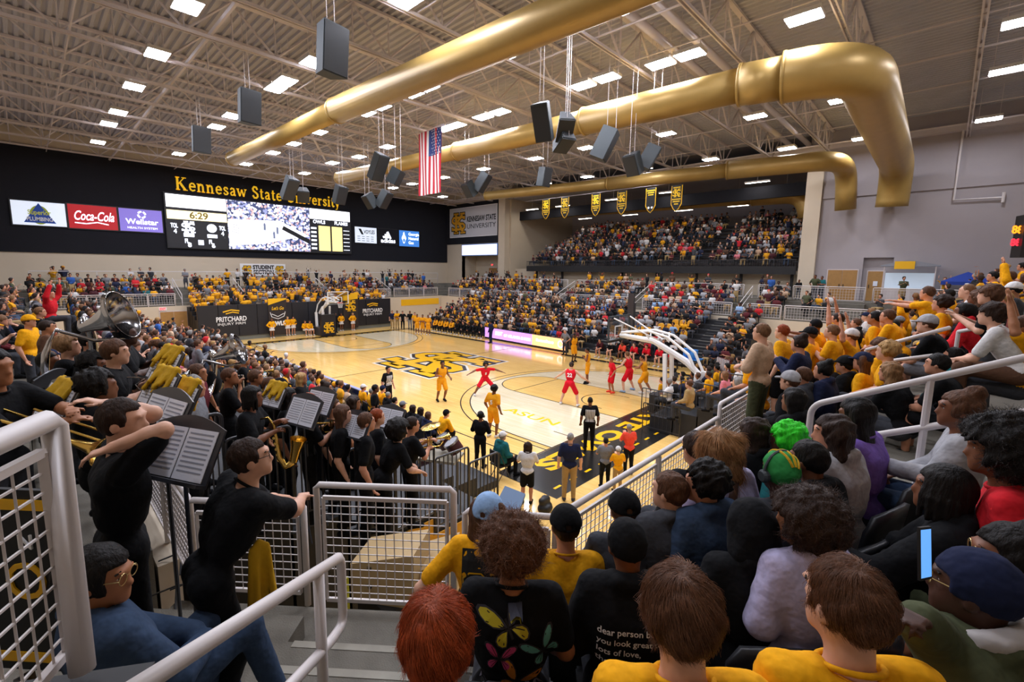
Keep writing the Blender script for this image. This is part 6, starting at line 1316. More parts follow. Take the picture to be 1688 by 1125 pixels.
for i, (u, v, hr, tp) in enumerate(((1091, 622, ('short', 'black'), Y), (1136, 627, ('short', 'brown'), ('long', 'khaki')), (1168, 612, ('short', 'dark brown'), Y), (1195, 612, ('long', 'light brown'), ('tee', 'pink')), (1217, 600, ('short', 'grey'), ('tee', 'white')), (1182, 602, ('short', 'black'), Y), (1230, 592, ('short', 'dark brown'), Y), (1216, 622, ('long', 'grey'), ('tee', 'light grey')), (1150, 600, ('curly', 'blond'), ('jacket', 'black')), (1112, 607, ('long', 'black'), ('jacket', 'dark grey')))):
    sec_person(('person in %s with %s hair on the small bleacher by near basket' % ({'tee': tp[1]+' shirt', 'long': tp[1]+' long sleeves', 'jacket': tp[1]+' jacket'}[tp[0]], hr[1]))+('' if i not in (2, 5, 6) else ', '+{2: 'broadest', 5: 'middle', 6: 'highest'}[i]), u, v, 'PB', SIT['lap'], PI, hair=hr, top=tp, skin=['light', 'fair', 'tan'][i % 3], group='fans on the small bleacher')
# the band and the fans around it
UPF = PI/2
G = G_B
for a in (
 ('person in black with tall black afro standing behind the one with hands on head', 162, 612, 3.6, STD['down'], UPF, dict(skin='brown', hair=('curly', 'black'), top=('hoodie', 'black'), h=.016)),
 ('person in glasses and black shirt looking up left of the silver sousaphone', 154, 583, 4.9, STD['horn'], UPF-.4, dict(skin='brown', hair=('curly', 'black'), top=B, eyes=True, h=.016)),
 ('person with brown hair and beard in black shirt playing a silver horn', 189, 560, 4.6, STD['horn'], UPF-.35, dict(skin='fair', hair=('parted', 'brown'), top=B, eyes=True, h=.016)),
 ('person with curly blond hair in black shirt in the band', 112, 553, 5.6, STD['down'], UPF-.3, dict(skin='fair', hair=('curly', 'sandy'), top=B, eyes=True)),
 ('person with black hair looking up in the band', 149, 545, 5.6, STD['down'], UPF-.4, dict(skin='light', hair=('short', 'black'), top=B, eyes=True)),
 ('person in wide black hat behind the blond band member', 136, 528, 6.3, STD['down'], UPF, dict(skin='tan', hair=('short', 'black'), top=B, hat=('beanie', 'black'))),
 ('person wrapped in the big silver sousaphone', 206, 533, 5.3, STD['horn'], UPF-.3, dict(skin='dark', hair=('short', 'black'), top=B)),
 ('person with a yellow towel over the head in the band', 78, 580, 5.6, STD['down'], UPF-.5, dict(skin='brown', hair=('short', 'black'), top=B)),
 ('person in yellow cap and yellow shirt high in the left stand', 47, 520, 9.5, STD['down'], UPF-.5, dict(skin='light', hair=('short', 'brown'), top=Y, hat=('cap', 'yellow'))),
 ('person in red shirt standing above the band with one patterned arm raised', 82, 478, 13.5, SIT['arms'], UPF-.5, dict(skin='light', hair=('short', 'black'), top=('long', 'red'))),
 ('person playing a trombone at the left edge', -12, 575, 3.1, Pose('stand', .05, head=(-.2, 0), L=((.3, .2, 1.3), (.5, .0, 1.35)), R=((.26, -.2, 1.25), (.56, -.1, 1.3)), curl=.6), UPF-.7, dict(skin='tan', hair=('short', 'black'), top=B, h=.014))):
    lb, u, v, d, P, fc, k = a; H[lb] = dep_person(lb, u, v, d, P, fc, group=G, **k)
BANDP = [('person in black polo with long brown hair in the band', 421, 610, 'down', ('parted', 'brown'), B, None), ('person in black polo with beaded dark braids holding a saxophone', 415, 637, 'horn', ('braids', 'black'), B, None), ('person in black with short dark hair standing left of the clarinet player', 353, 585, 'down', ('short', 'black'), B, None), ('person in black polo playing a clarinet with a hand at the mouth', 378, 607, 'mouth', ('short', 'brown'), B, None),
 ('person in black with dark hair right of the clarinet player', 403, 585, 'horn', ('short', 'dark brown'), B, None), ('person in black shirt with short brown hair behind two music stands', 549, 657, 'down', ('short', 'brown'), B, None), ('person in black with brown hair and bare forearm by the picket railing', 604, 680, 'down', ('short', 'brown'), B, None), ('person in black with reddish brown hair right of the picket railing one', 622, 674, 'down', ('short', 'auburn'), B, None),
 ('person in black with tall dark hair standing at the end of the press table', 619, 634, 'down', ('short', 'black'), B, None), ('person with very long blond hair seen from behind in the band', 497, 615, 'down', ('wavy', 'blond'), B, None), ('person with long wavy brown hair in black near the drums', 583, 653, 'down', ('wavy', 'dark brown'), B, None), ('person with fair brown hair in black low in the band', 527, 642, 'down', ('short', 'sandy'), B, None),
 ('person with round black afro in black at the drums', 659, 695, 'lean', ('bigafro', 'black'), B, None), ('person with short dark hair in black behind the cymbal', 680, 687, 'horn', ('short', 'dark brown'), B, None), ('person with dark bob in black between music stands', 475, 640, 'down', ('long', 'black'), B, None), ('person in black cap in the band holding a horn', 462, 625, 'horn', ('short', 'black'), B, ('cap', 'black')),
 ('person with brown hair in black beside the yellow draped stand', 445, 622, 'down', ('short', 'brown'), B, None), ('person with curly auburn hair in the second band row', 511, 652, 'horn', ('curly', 'auburn'), B, None), ('person with straight brown hair in black under the sheet music', 565, 668, 'down', ('long', 'brown'), B, None), ('person in black with a bun near the middle band stands', 538, 630, 'down', ('bun', 'dark brown'), B, None),
 ('person with black hair in black beside the second sousaphone', 372, 560, 'down', ('short', 'black'), B, None), ('person inside the second silver sousaphone', 398, 566, 'horn', ('short', 'brown'), B, None), ('person with grey hair in grey behind the music stand with towel', 318, 618, 'down', ('short', 'grey'), ('tee', 'grey'), None), ('person with brown hair in maroon behind the towel stands', 325, 600, 'down', ('short', 'brown'), ('tee', 'maroon'), None)]
for lb, u, v, ps, hr, tp, ht in BANDP: H[lb] = sec_person(lb, u, v, 'LB', STD[ps], UPF-random.uniform(.2, .7), hair=hr, top=tp, hat=ht, skin=random.choice(['fair', 'light', 'light', 'brown', 'tan']), bottom=('trousers', 'black'), group=G, eyes=ps != 'lean')
# courtside row in front of the bleachers, on folding chairs
CS = [('person in white cap and yellow shirt sitting at the end of the press table', 599, 634, Y, ('short', 'brown'), ('cap', 'white')), ('person in yellow shirt with grey hair next to the white cap', 613, 640, Y, ('short', 'grey'), None), ('person in yellow shirt and dark cap at the court edge', 631, 636, Y, ('short', 'black'), ('cap', 'navy')), ('bald person in dark jacket at the court edge', 640, 646, ('jacket', 'black'), ('buzz', 'grey'), None), ('person in grey jacket with dark hair at the court edge', 651, 655, ('jacket', 'dark grey'), ('short', 'black'), None), ('person in grey cap and black jacket at the court edge', 664, 662, ('jacket', 'black'), ('short', 'brown'), ('cap', 'grey')),
 ('person with long brown hair at the court edge, left of two alike', 681, 668, ('jacket', 'black'), ('wavy', 'dark brown'), None), ('person with long dark hair at the court edge, right of two alike', 694, 672, ('jacket', 'dark grey'), ('wavy', 'dark brown'), None), ('person in navy jacket with long hair at the court edge', 706, 679, ('jacket', 'navy'), ('long', 'brown'), None), ('person in yellow sweatshirt and black cap sitting beside the drums', 736, 676, ('long', 'yellow'), ('short', 'black'), ('cap', 'black')), ('person in teal denim jacket and white cap sitting low by the baseline corner', 829, 712, ('jacket', 'teal'), ('short', 'grey'), ('cap', 'white'))]
for lb, u, v, tp, hr, ht in CS:
    o = sec_person(lb, u, v, 'F', SIT['clasp'] if 'drums' in lb else SIT['lap'], UPF-.1, hair=hr, top=tp, hat=ht, group=G_F, skin=random.choice(['fair', 'light', 'tan']), bottom=('trousers', 'black'))
    folding_chair('black folding chair under the one '+' '.join(lb.split()[1:11]), o.location, UPF-.1)
# players, officials and photographers standing on the court
def court_person(lb, u, v, hgt, P, face, h=.018, **k):
    sc = hgt/(P.hc[2]+TOPZ); d = ray(u, v); t = -CAMP[2]/d[2]; g = CAMP+t*d; TAKEN.append((g[0], g[1], .5)); H[lb] = person(lb, P, (g[0], g[1], 0.012), face, h=h, scale=sc, group=k.pop('group', None), **k); return H[lb]
def legs(lk, la, rk, ra):
    f = lambda kn, an: (kn, an, (an[0]+.15, an[1]+.01*(1 if an[1] > 0 else -1), an[2]-.055)); return [f(lk, la), f(rk, ra)]
defP = Pose(.78, .28, head=(0, .1), L=((.1, .48, 1.22), (.22, .78, 1.12)), R=((.1, -.48, 1.22), (.22, -.78, 1.1)), legs=legs((.2, .36, .45), (.0, .48, .09), (.2, -.36, .45), (.0, -.48, .09)), curl=.2)
runP = Pose(.9, .12, head=(-.1, 0), L=((-.08, .3, 1.15), (.12, .32, 1.02)), R=((.05, -.28, 1.12), (.26, -.22, 1.16)), legs=legs((.16, .13, .52), (-.06, .14, .1), (.02, -.13, .5), (-.14, -.14, .1)))
walkP = Pose(.93, .08, head=(.2, 0), L=((-.02, .3, 1.14), (.12, .3, .94)), R=((-.08, -.28, 1.14), (.02, -.3, .93)), legs=legs((.06, .13, .5), (-.04, .15, .09), (.1, -.11, .5), (.04, -.11, .09)))
wideP = Pose(.86, .2, L=((.12, .42, 1.15), (.3, .62, 1.0)), R=((.12, -.42, 1.15), (.3, -.6, 1.0)), legs=legs((.12, .26, .46), (.0, .34, .09), (.12, -.26, .46), (-.02, -.34, .09)))
guardP = Pose(.88, .22, head=(.3, 0), L=((.2, .34, 1.2), (.42, .2, 1.16)), R=((.2, -.36, 1.12), (.44, -.3, 1.02)), legs=legs((.2, .15, .5), (.02, .16, .12), (.0, -.15, .5), (-.24, -.16, .14)))
chestP = Pose('stand', .04, L=((.06, .27, 1.18), (.2, .05, 1.3)), R=((.06, -.27, 1.18), (.2, -.05, 1.34)), curl=.8)
YU, RU_ = ('tank', 'jersey gold'), ('tank', 'jersey red'); YS, RS = ('shorts', 'jersey gold'), ('shorts', 'jersey red')
GP = 'players on the court'
court_person('player in gold uniform running with dark leg sleeves near the centre emblem', 728, 663, 1.9, runP, -.25, skin='brown', hair=('short', 'black'), top=YU, bottom=YS, shoes='black', group=GP, eyes=True)
court_person('player in red uniform crouching with both arms spread wide', 799, 652, 1.62, defP, -.55, skin='brown', hair=('curly', 'black'), top=('tee', 'jersey red'), bottom=RS, shoes='white', group=GP, eyes=True)
court_person('player in gold uniform with undershirt seen from behind, number five', 812, 722, 1.88, walkP, 1.75, skin='brown', hair=('curly', 'black'), top=('tee', 'jersey gold'), bottom=YS, shoes='white', group=GP)
court_person('player in red uniform seen from behind, number twenty two', 938, 669, 1.92, wideP, 1.9, skin='fair', hair=('short', 'dark brown'), top=RU_, bottom=RS, shoes='white', group=GP)
court_person('player in gold uniform with black leggings and hands at the chest', 968, 633, 1.92, chestP, PI+.5, skin='brown', hair=('buzz', 'black'), top=YU, bottom=YS, shoes='black', group=GP, eyes=True)
court_person('player in red uniform with red leggings, number one', 1008, 648, 1.78, walkP, PI+.9, skin='tan', hair=('buzz', 'brown'), top=('tee', 'jersey red'), bottom=RS, shoes='salmon', group=GP, eyes=True)
court_person('player in red uniform reaching out with both arms under the basket, blue shoes', 1036, 646, 1.98, wideP, PI-.1, skin='fair', hair=('short', 'light brown'), top=RU_, bottom=RS, shoes='light blue', group=GP, eyes=True)
court_person('player in gold uniform pushing forward at the baseline', 1062, 650, 1.9, guardP, PI+.15, skin='tan', hair=('buzz', 'black'), top=YU, bottom=YS, shoes='white', group=GP, eyes=True)
court_person('player in gold uniform and white sleeves walking in front of the lit board', 945, 597, 1.9, walkP, -.3, skin='dark', hair=('buzz', 'black'), top=YU, bottom=YS, shoes='black', group=GP)
court_person('person in grey shirt with hands on hips at the end of the lit board', 931, 586, 1.82, STD['hips'], -1.6, skin='light', hair=('buzz', 'grey'), top=('tee', 'grey'), bottom=('trousers', 'dark grey'), group=G_F)
court_person('person in dark suit standing in front of the violet board', 809, 566, 1.85, STD['down'], 3.4, skin='brown', hair=('buzz', 'black'), top=('long', 'navy'), bottom=('trousers', 'navy'), group=G_F)
court_person('referee in striped shirt seen from behind on the baseline', 970, 743, 1.8, STD['down'], 2.3, skin='brown', hair=('buzz', 'black'), top=('tee', 'black'), bottom=('trousers', 'black'), h=.014, group='referees')
court_person('referee in profile near the press table', 640, 674, 1.84, STD['down'], .2, skin='light', hair=('short', 'black'), top=('tee', 'black'), bottom=('trousers', 'black'), group='referees')
court_person('referee standing by the red bench', 1020, 590, 1.82, STD['down'], -2.2, skin='tan', hair=('short', 'black'), top=('tee', 'black'), bottom=('trousers', 'black'), group='referees')
court_person('bald person in navy polo and khaki trousers standing behind the baseline', 937, 826, 1.8, STD['down'], 2.2, skin='fair', hair=('buzz', 'grey'), top=('tee', 'navy'), bottom=('trousers', 'khaki'), shoes='dark grey', h=.014, group=G_F)
court_person('person with long brown hair in white shirt and black shorts holding up a phone', 868, 831, 1.6, STD['clap'], 2.2, skin='light', hair=('long', 'dark brown'), top=('tee', 'white'), bottom=('shorts', 'black'), h=.014, group=G_F)
court_person('person in grey shirt holding a camera behind the baseline', 996, 806, 1.42, STD['clap'], 2.3, skin='light', hair=('short', 'black'), top=('tee', 'grey'), bottom=('trousers', 'black'), group=G_F)
court_person('person in red shirt taking a photograph behind the baseline', 1035, 783, 1.5, STD['clap'], 2.5, skin='light', hair=('short', 'grey'), top=('tee', 'salmon'), bottom=('trousers', 'black'), group=G_F)
court_person('person in gold shirt and white cap crouching between two photographers', 1017, 812, 1.25, STD['clap'], 2.4, skin='fair', hair=('short', 'grey'), top=('tee', 'yellow'), bottom=('trousers', 'khaki'), hat=('cap', 'white'), group=G_F)
court_person('camera operator in black with headphones holding white papers', 791, 772, 1.72, chestP, 2.0, skin='brown', hair=('short', 'black'), top=('long', 'black'), bottom=('trousers', 'black'), h=.014, group=G_F)
def jersey_no(key, s, cz, sz=.2, side=-1, m=None, cy=0.0):
    def fn(mb, i): v, f = text_polys(s, sz, 'CENTER', offset=.008); mb.add(v, f)
    project_print(H[key], fn, [m or MT['wht']], cz, cy, side, .006, 'number')
jersey_no('player in red uniform seen from behind, number twenty two', '22', 1.14); jersey_no('player in gold uniform with undershirt seen from behind, number five', '5', 1.16)
jersey_no('player in red uniform with red leggings, number one', '1', 1.12, .18, 1); jersey_no('player in red uniform crouching with both arms spread wide', '5', 1.02, .15, 1)
k = 'camera operator in black with headphones holding white papers'; headphones(H[k], POSE_OF[H[k].name])
t = empty('papers', world(H[k]) @ Vector((.32, .02, 1.22))); tag(t, 'white papers held by the camera operator with headphones', 'papers'); q = world(t).translation; MB().box(q, (.24, .3, .012), 2.0).build('sheet', MT['wht'], t)
def stripes(mb, i):
    for k in range(7):
        for j in range(8): mb.add([(-.15+.046*k+dx, -.2+.05*(j+dy), 0) for dx, dy in ((0, 0), (.022, 0), (.022, 1), (0, 1))], [(0, 1, 2, 3)])
for k in ('referee in striped shirt seen from behind on the baseline', 'referee in profile near the press table', 'referee standing by the red bench'):
    for sd in (-1, 1): project_print(H[k], stripes, [MT['wht']], 1.2, 0, sd, .005, 'stripes')
# team benches and cheerleaders
for i in range(7):
    x = 6.6+.85*i; tp = ('tee', 'jersey red') if i > 2 else ('tee', ['burgundy', 'black', 'salmon'][i])
    person(f'person in {tp[1].replace("jersey ", "bright ")} on the visitors bench, {ORD[i]} from the lit board', SIT['clasp'], (x, 9.35, 0), -PI/2-.1, skin=['light', 'fair', 'brown', 'fair', 'light', 'fair', 'brown'][i], hair=('short', ['black', 'brown'][i % 2]), top=tp, bottom=('shorts', 'black'), shoes='white', h=.02, group='visitors bench', eyes=True); TAKEN.append((x, 9.35, .5)); folding_chair(f'chair on the visitors bench, {ORD[i]} from the lit board', (x, 9.35, 0), -PI/2, 'visitors bench chairs')
for i in range(9):
    x = -11.6+.8*i; c_ = 'jersey gold' if i < 4 else 'black'
    person(f'person in {"gold warmup" if i < 4 else "black"} on the home bench, {ORD[i]} seat from the far corner', SIT['clasp'], (x, 9.35, 0), -PI/2+.1, skin=['brown', 'dark', 'brown', 'tan', 'brown', 'light', 'brown', 'dark', 'light'][i], hair=('short', 'black'), top=('long', c_), bottom=('trousers', 'black'), shoes='white', h=.02, group='home bench'); TAKEN.append((x, 9.35, .5)); folding_chair(f'chair on the home bench, {ORD[i]} from the far corner', (x, 9.35, 0), -PI/2, 'home bench chairs')
for i, (u, v, ps) in enumerate(((688, 551, 'down'), (697, 552, 'fold'), (706, 553, 'down'))): court_person(f'person in long orange shirt at the far right corner, {ORD[i]} of three', u, v, 1.85, STD[ps], -.8, skin='brown', hair=('buzz', 'black'), top=('tee', 'jersey gold'), bottom=('shorts', 'jersey gold'), shoes='white', h=.02, group='orange warmup trio')
for i, (u, v, tp, bt) in enumerate(((647, 542, 'navy', 'khaki'), (655, 542, 'yellow', 'khaki'), (664, 543, 'black', 'black'), (676, 543, 'black', 'grey'), (684, 546, 'gold', 'black'))): court_person(f'person in {tp} top and {bt} trousers at far court corner, {ORD[i]} from padded wall', u, v, 1.8, STD[['down', 'fold', 'hips'][i % 3]], -.5, skin=['light', 'brown'][i % 2], hair=('short', 'black'), top=('tee', tp), bottom=('trousers', bt), h=.02, group='people at the far corner')
for i, (u, v, ps) in enumerate(((422, 557, 'hips'), (449, 558, 'hips'), (475, 554, 'hips'), (484, 553, 'hips'), (563, 546, 'hips'), (582, 545, 'hips'), (588, 541, 'hips'), (612, 538, 'hips'))): court_person(f'cheerleader in yellow top and white skirt on the far baseline, {ORD[i]} from the left', u, v, 1.68, STD[ps], .1, skin=['light', 'brown', 'fair', 'light', 'brown', 'light', 'fair', 'brown'][i], hair=('pony', ['black', 'brown', 'blond'][i % 3]), top=('long', 'yellow'), bottom=('skirt', 'white'), shoes='white', h=.022, group='cheerleaders on the far baseline')
for i, (u, v) in enumerate(((503, 553), (511, 553))): court_person(f'cheerleader in yellow sitting on the far baseline, {["left","right"][i]} of the seated pair', u, v, 1.3, SIT['lap'], .1, skin='light', hair=('pony', 'brown'), top=('long', 'yellow'), bottom=('shorts', 'white'), shoes='white', h=.022, group='seated cheerleaders')
court_person('person in black suit standing beside the far basket', 553, 549, 1.86, STD['down'], .3, skin='brown', hair=('buzz', 'black'), top=('long', 'black'), bottom=('trousers', 'black'), h=.022)
court_person('mascot helper in yellow standing among cheerleaders with arms raised', 574, 544, 1.7, STD['up'], .1, skin='light', hair=('short', 'brown'), top=('tee', 'yellow'), bottom=('trousers', 'black'), h=.022)
for i, (u, v, P, tp) in enumerate(((1345, 453, 'hips', 'olive'), (1356, 455, 'fold', 'teal'), (1318, 461, 'fold', 'black'))):
    d = ray(u, v); t_ = (21.6-CAMP[1])/d[1]; g = CAMP+t_*d; person(f'person in {tp} shirt standing on the concourse by the double tan doors, {ORD[i]} of three', STD[P], (g[0], g[1], 4.0), -1.9, skin='brown', hair=('buzz', 'black'), top=('tee', tp), bottom=('trousers', 'dark grey'), h=.022, scale=(g[2]-4)/1.79, group='people by the double doors')

# ------------------------------------------------------------------ instruments, stands and odds and ends of the band
def music_stand(label, u, v, d, zf, face, towel=None, size=1.0, sheet=True):
    p = Vector(at_depth(u, v, d)); t = empty('music_stand', (p.x, p.y, zf), face); tag(t, label, 'music stand', 'music stands of the band')
    D = world(t); h = p.z-zf; Rd = Matrix.Translation((0, 0, h)) @ Matrix.Rotation(.5, 4, 'Y')
    f = lambda x, y, z: D @ (Rd @ Vector((x, y, z)))
    n = 8; pr = [(-.26+.52*i/n, -.17) for i in range(n+1)]+[(.26-.52*i/n, .15+.06*math.sin(PI*i/n)) for i in range(n+1)]
    MB().prism(pr, -.008, .004, lambda a, b, z: f(z, a*size, b*size)).build('desk', MT['blackm'], t); MB().prism([(-.26, -.17), (.26, -.17), (.26, -.15), (-.26, -.15)], -.07, .0, lambda a, b, z: f(z, a*size, b*size)).build('ledge', MT['blackm'], t)
    MB().tube([D @ Vector((0, 0, 0)), D @ Vector((0, 0, h))], .012, 8).build('pole', MT['blackm'], t)
    for a in (0, 2.1, 4.2): MB().tube([D @ Vector((0, 0, .12)), D @ Vector((.25*math.cos(a), .25*math.sin(a), .01))], .009, 5).build('foot', MT['blackm'], t)
    if sheet:
        t2 = empty('sheet_music', p); tag(t2, 'open sheet music on the '+' '.join(label.split()[:11]), 'sheet music', 'sheet music of the band')
        for q, a0 in ((1, -.225), (-1, .005)):
            MB().prism([(a0*size, -.145*size), ((a0+.22)*size, -.145*size), ((a0+.22)*size, .135*size), (a0*size, .135*size)], -.016, -.011, lambda a, b, z: f(z, a, b)).build('page', MT['paper'], t2)
            st = MB()
            for k in range(9):
                y = (.105-.026*k)*size; st.prism([((a0+.02)*size, y), ((a0+.2)*size, y), ((a0+.2)*size, y+.009), ((a0+.02)*size, y+.009)], -.0175, -.0165, lambda a, b, z: f(z, a, b))
            st.build('staff_lines', MT['ink'], t2)['kind'] = 'stuff'
    if towel:
        fl = Field((-.2, -.28, -.25), (.2, .28, .3), .016)
        for k in range(9):
            y = -.16+.04*k; fl.cap((.0, y, .2+.012*math.sin(k*2)), (-.05+.02*math.sin(k*1.7), y*1.05, .06-.1*abs(math.sin(k*.9+towel))), .02, .018, k=.02); fl.cap((0, y, .2), (.06, y*1.02, .02-.12*abs(math.cos(k*.8+towel))), .02, .017, k=.02)
        me = fl.mesh('towel', MT['yellowcloth']); o = link('towel', me); o.matrix_basis = D @ Rd; tag(o, 'yellow towel draped over the '+' '.join(label.split()[:10]), 'towel', 'yellow towels of the band')
MT['ink'] = mat('ink', '9a9daa', .8)
def lbz(y): return 1.15+.39*(-12.4-y)
CF = math.atan2(fw[1], fw[0])
for lb, u, v, d, fc, tw, sz in (
    ('tall music stand in front of the leaning one with large open sheets', 301, 745, 2.75, UPF+.45, None, 1.05), ('black music stand under the bent elbows, mostly hidden', 268, 690, 3.0, UPF+0.25, None, 1.0), ('second music stand with a yellow towel near the silver horn', 272, 603, 4.6, UPF+0.25, .4, 1.0), ('third music stand with a yellow towel beside the elbow', 262, 642, 4.1, UPF+0.25, 1.1, 1.0),
    ('fourth music stand with a yellow towel left of the clarinet', 297, 660, 4.2, UPF+0.25, 2.2, 1.0), ('wide music stand with bright pages in the middle of the band', 500, 679, 5.6, UPF+0.25, None, 1.1), ('farther music stand with bright pages beside the blond hair', 527, 663, 6.3, UPF+0.25, None, 1.05), ('music stand with a single sheet left of the saxophone', 450, 654, 6.2, UPF+0.25, .9, .9),
    ('music stand with tilted pages left of the picket railing one', 584, 702, 6.0, UPF+0.25, None, 1.0), ('music stand with big white pages behind the black afro', 642, 690, 8.4, UPF+0.25, None, 1.25), ('low music stand with a yellow towel at the left edge', 92, 668, 3.6, UPF+0.25, 3.0, 1.1), ('slanted music stand in front of the towel covered head', 72, 640, 4.6, UPF+-0.50, None, 1.0)):
    p = at_depth(u, v, d); music_stand(lb, u, v, d, min(p[2]-.8, max(2.75 if p[1] < -17.2 else lbz(p[1]), .2)), fc, tw, sz)
def sousaphone(lb, u, v, d, face, R_=.36, k=1.0):
    p = Vector(at_depth(u, v, d)); t = empty('sousaphone', p, face); tag(t, lb, 'sousaphone', 'silver sousaphones of the band'); D = world(t)
    A = D @ Matrix.Rotation(PI/2-.35, 4, 'Y')
    MB().lathe([(.05, -.42), (.06, -.36), (.085, -.27), (.13, -.17), (.2, -.07), (.29, -.015), (R_, .02), (R_+.008, .03), (R_, .026), (.28, 0), (.19, -.06), (.12, -.16), (.07, -.3)], 36, A).build('bell', MT['silver'], t, True)
    pts = [A @ Vector((0, 0, -.4))]+[D @ Vector((-.52+.05*math.cos(a), .42*math.sin(a), -.45+.42*math.cos(a))) for a in np.linspace(.5, 5.6, 16)]+[D @ Vector((-.15, -.25, -.25)), D @ Vector((.05, -.05, -.25))]
    MB().tube(pts, [.055]*2+[.05]*8+[.035]*5+[.02]*(len(pts)-15), 12).build('body_coil', MT['silver'], t, True)
    vs = MB()
    for i in range(3): vs.tube([D @ Vector((-.12+.06*i, .12, -.5)), D @ Vector((-.12+.06*i, .12, -.78))], .02, 8); vs.tube([D @ Vector((-.14+.06*i, .12, -.5)), D @ Vector((-.14+.06*i, .25, -.55)), D @ Vector((-.14+.06*i, .25, -.75)), D @ Vector((-.12+.06*i, .14, -.78))], .009, 6)
    vs.build('valves', MT['silver'], t)
sousaphone('big silver sousaphone bell shining above the band', 200, 520, 5.2, UPF-.55, .27); sousaphone('second silver sousaphone bell farther along the band', 394, 575, 8.0, UPF-.5, .25)
def horn(lb, o, M_, kind='trumpet', at=(.36, 0, 1.32), cat=None):
    q = world(o); t = empty({'trumpet': 'trumpet', 'sax': 'saxophone', 'bone': 'trombone', 'clar': 'clarinet'}[kind], q @ Vector(at)); tag(t, lb, kind if kind == 'trumpet' else {'sax': 'saxophone', 'bone': 'trombone', 'clar': 'clarinet'}[kind]); x, y, z = at
    f = lambda a, b, c: q @ Vector((x+a, y+b, z+c))
    if kind == 'bone':
        for dy in (-.06, .06): MB().tube([f(-.3, dy, 0), f(.45, dy, -.3)], .009, 7).build('slide_tube', M_, t)
        MB().tube([f(.45, -.06, -.3), f(.49, 0, -.32), f(.45, .06, -.3)], .009, 7).build('slide_bow', M_, t); MB().tube([f(-.25, -.06, -.02), f(-.42, -.06, .05), f(-.42, -.2, .05), f(0, -.2, -.1)], [.009, .01, .012, .015], 8).build('neck_bow', M_, t)
        D = Matrix.Translation(f(0, -.2, -.1)) @ (world(o).to_3x3() @ Matrix.Rotation(PI/2+.38, 3, 'Y')).normalized().to_4x4(); MB().lathe([(.015, 0), (.02, .15), (.04, .26), (.1, .33), (.104, .334), (.09, .325)], 20, D).build('bell', M_, t, True)
    elif kind == 'sax':
        MB().tube([f(-.22, 0, .18), f(-.12, 0, .2), f(-.06, 0, .1), f(-.02, 0, -.3), f(.05, 0, -.42), f(.14, 0, -.36)], [.01, .012, .016, .035, .045, .05], 10).build('body', M_, t, True); MB().tube([f(.14, 0, -.36), f(.18, 0, -.2), f(.21, 0, -.08)], [.05, .065, .1], 14, False).build('bell', M_, t, True); kb = MB(); [kb.tube([f(-.07+.01*i, -.03, .02-.07*i), f(-.07+.01*i, .03, .02-.07*i)], .018, 8) for i in range(6)]; kb.build('keys', M_, t)['kind'] = 'stuff'
    elif kind == 'clar': MB().tube([f(-.12, 0, .12), f(.2, 0, -.38), f(.24, 0, -.44)], [.01, .014, .03], 9).build('body', MT['black'], t); kb = MB(); [kb.tube([f(-.06+.05*i, -.02, .03-.08*i), f(-.06+.05*i, .02, .03-.08*i)], .008, 6) for i in range(5)]; kb.build('keys', MT['silver'], t)['kind'] = 'stuff'
    else:
        MB().tube([f(-.2, 0, .06), f(.18, 0, .02), f(.24, .0, -.04), f(.18, 0, -.1), f(-.1, 0, -.08), f(-.14, 0, -.02), f(-.05, 0, .04)], .008, 7).build('tubing', M_, t); D = Matrix.Translation(f(.1, 0, .03)) @ (world(o).to_3x3() @ Matrix.Rotation(PI/2, 3, 'Y')).normalized().to_4x4(); MB().lathe([(.008, 0), (.015, .12), (.035, .2), (.065, .24), (.06, .235)], 16, D).build('bell', M_, t, True); vb = MB(); [vb.tube([f(-.02+.03*i, 0, .08), f(-.02+.03*i, 0, -.12)], .011, 7) for i in range(3)]; vb.build('valves', M_, t)
horn('brass trombone held out at the left edge of the picture', H['person playing a trombone at the left edge'], MT['brass'], 'bone', (.52, 0, 1.34))
horn('gold saxophone hanging from the one with beaded braids', H['person in black polo with beaded dark braids holding a saxophone'], MT['brass'], 'sax', (.34, 0, 1.2)); horn('black clarinet at the mouth of the one in black polo', H['person in black polo playing a clarinet with a hand at the mouth'], MT['black'], 'clar', (.2, -.04, 1.45))
for k in ('person in black with dark hair right of the clarinet player', 'person in black cap in the band holding a horn', 'person with curly auburn hair in the second band row', 'person with short dark hair in black behind the cymbal', 'person in glasses and black shirt looking up left of the silver sousaphone', 'person with brown hair and beard in black shirt playing a silver horn'):
    horn('small '+('brass' if 'dark' in k or 'curly' in k else 'silver')+' trumpet held by the '+' '.join(k.replace('person ', 'one ').split()[:9]), H[k], MT['brass'] if 'dark' in k or 'curly' in k else MT['silver'], 'trumpet', (.33, 0, 1.33))
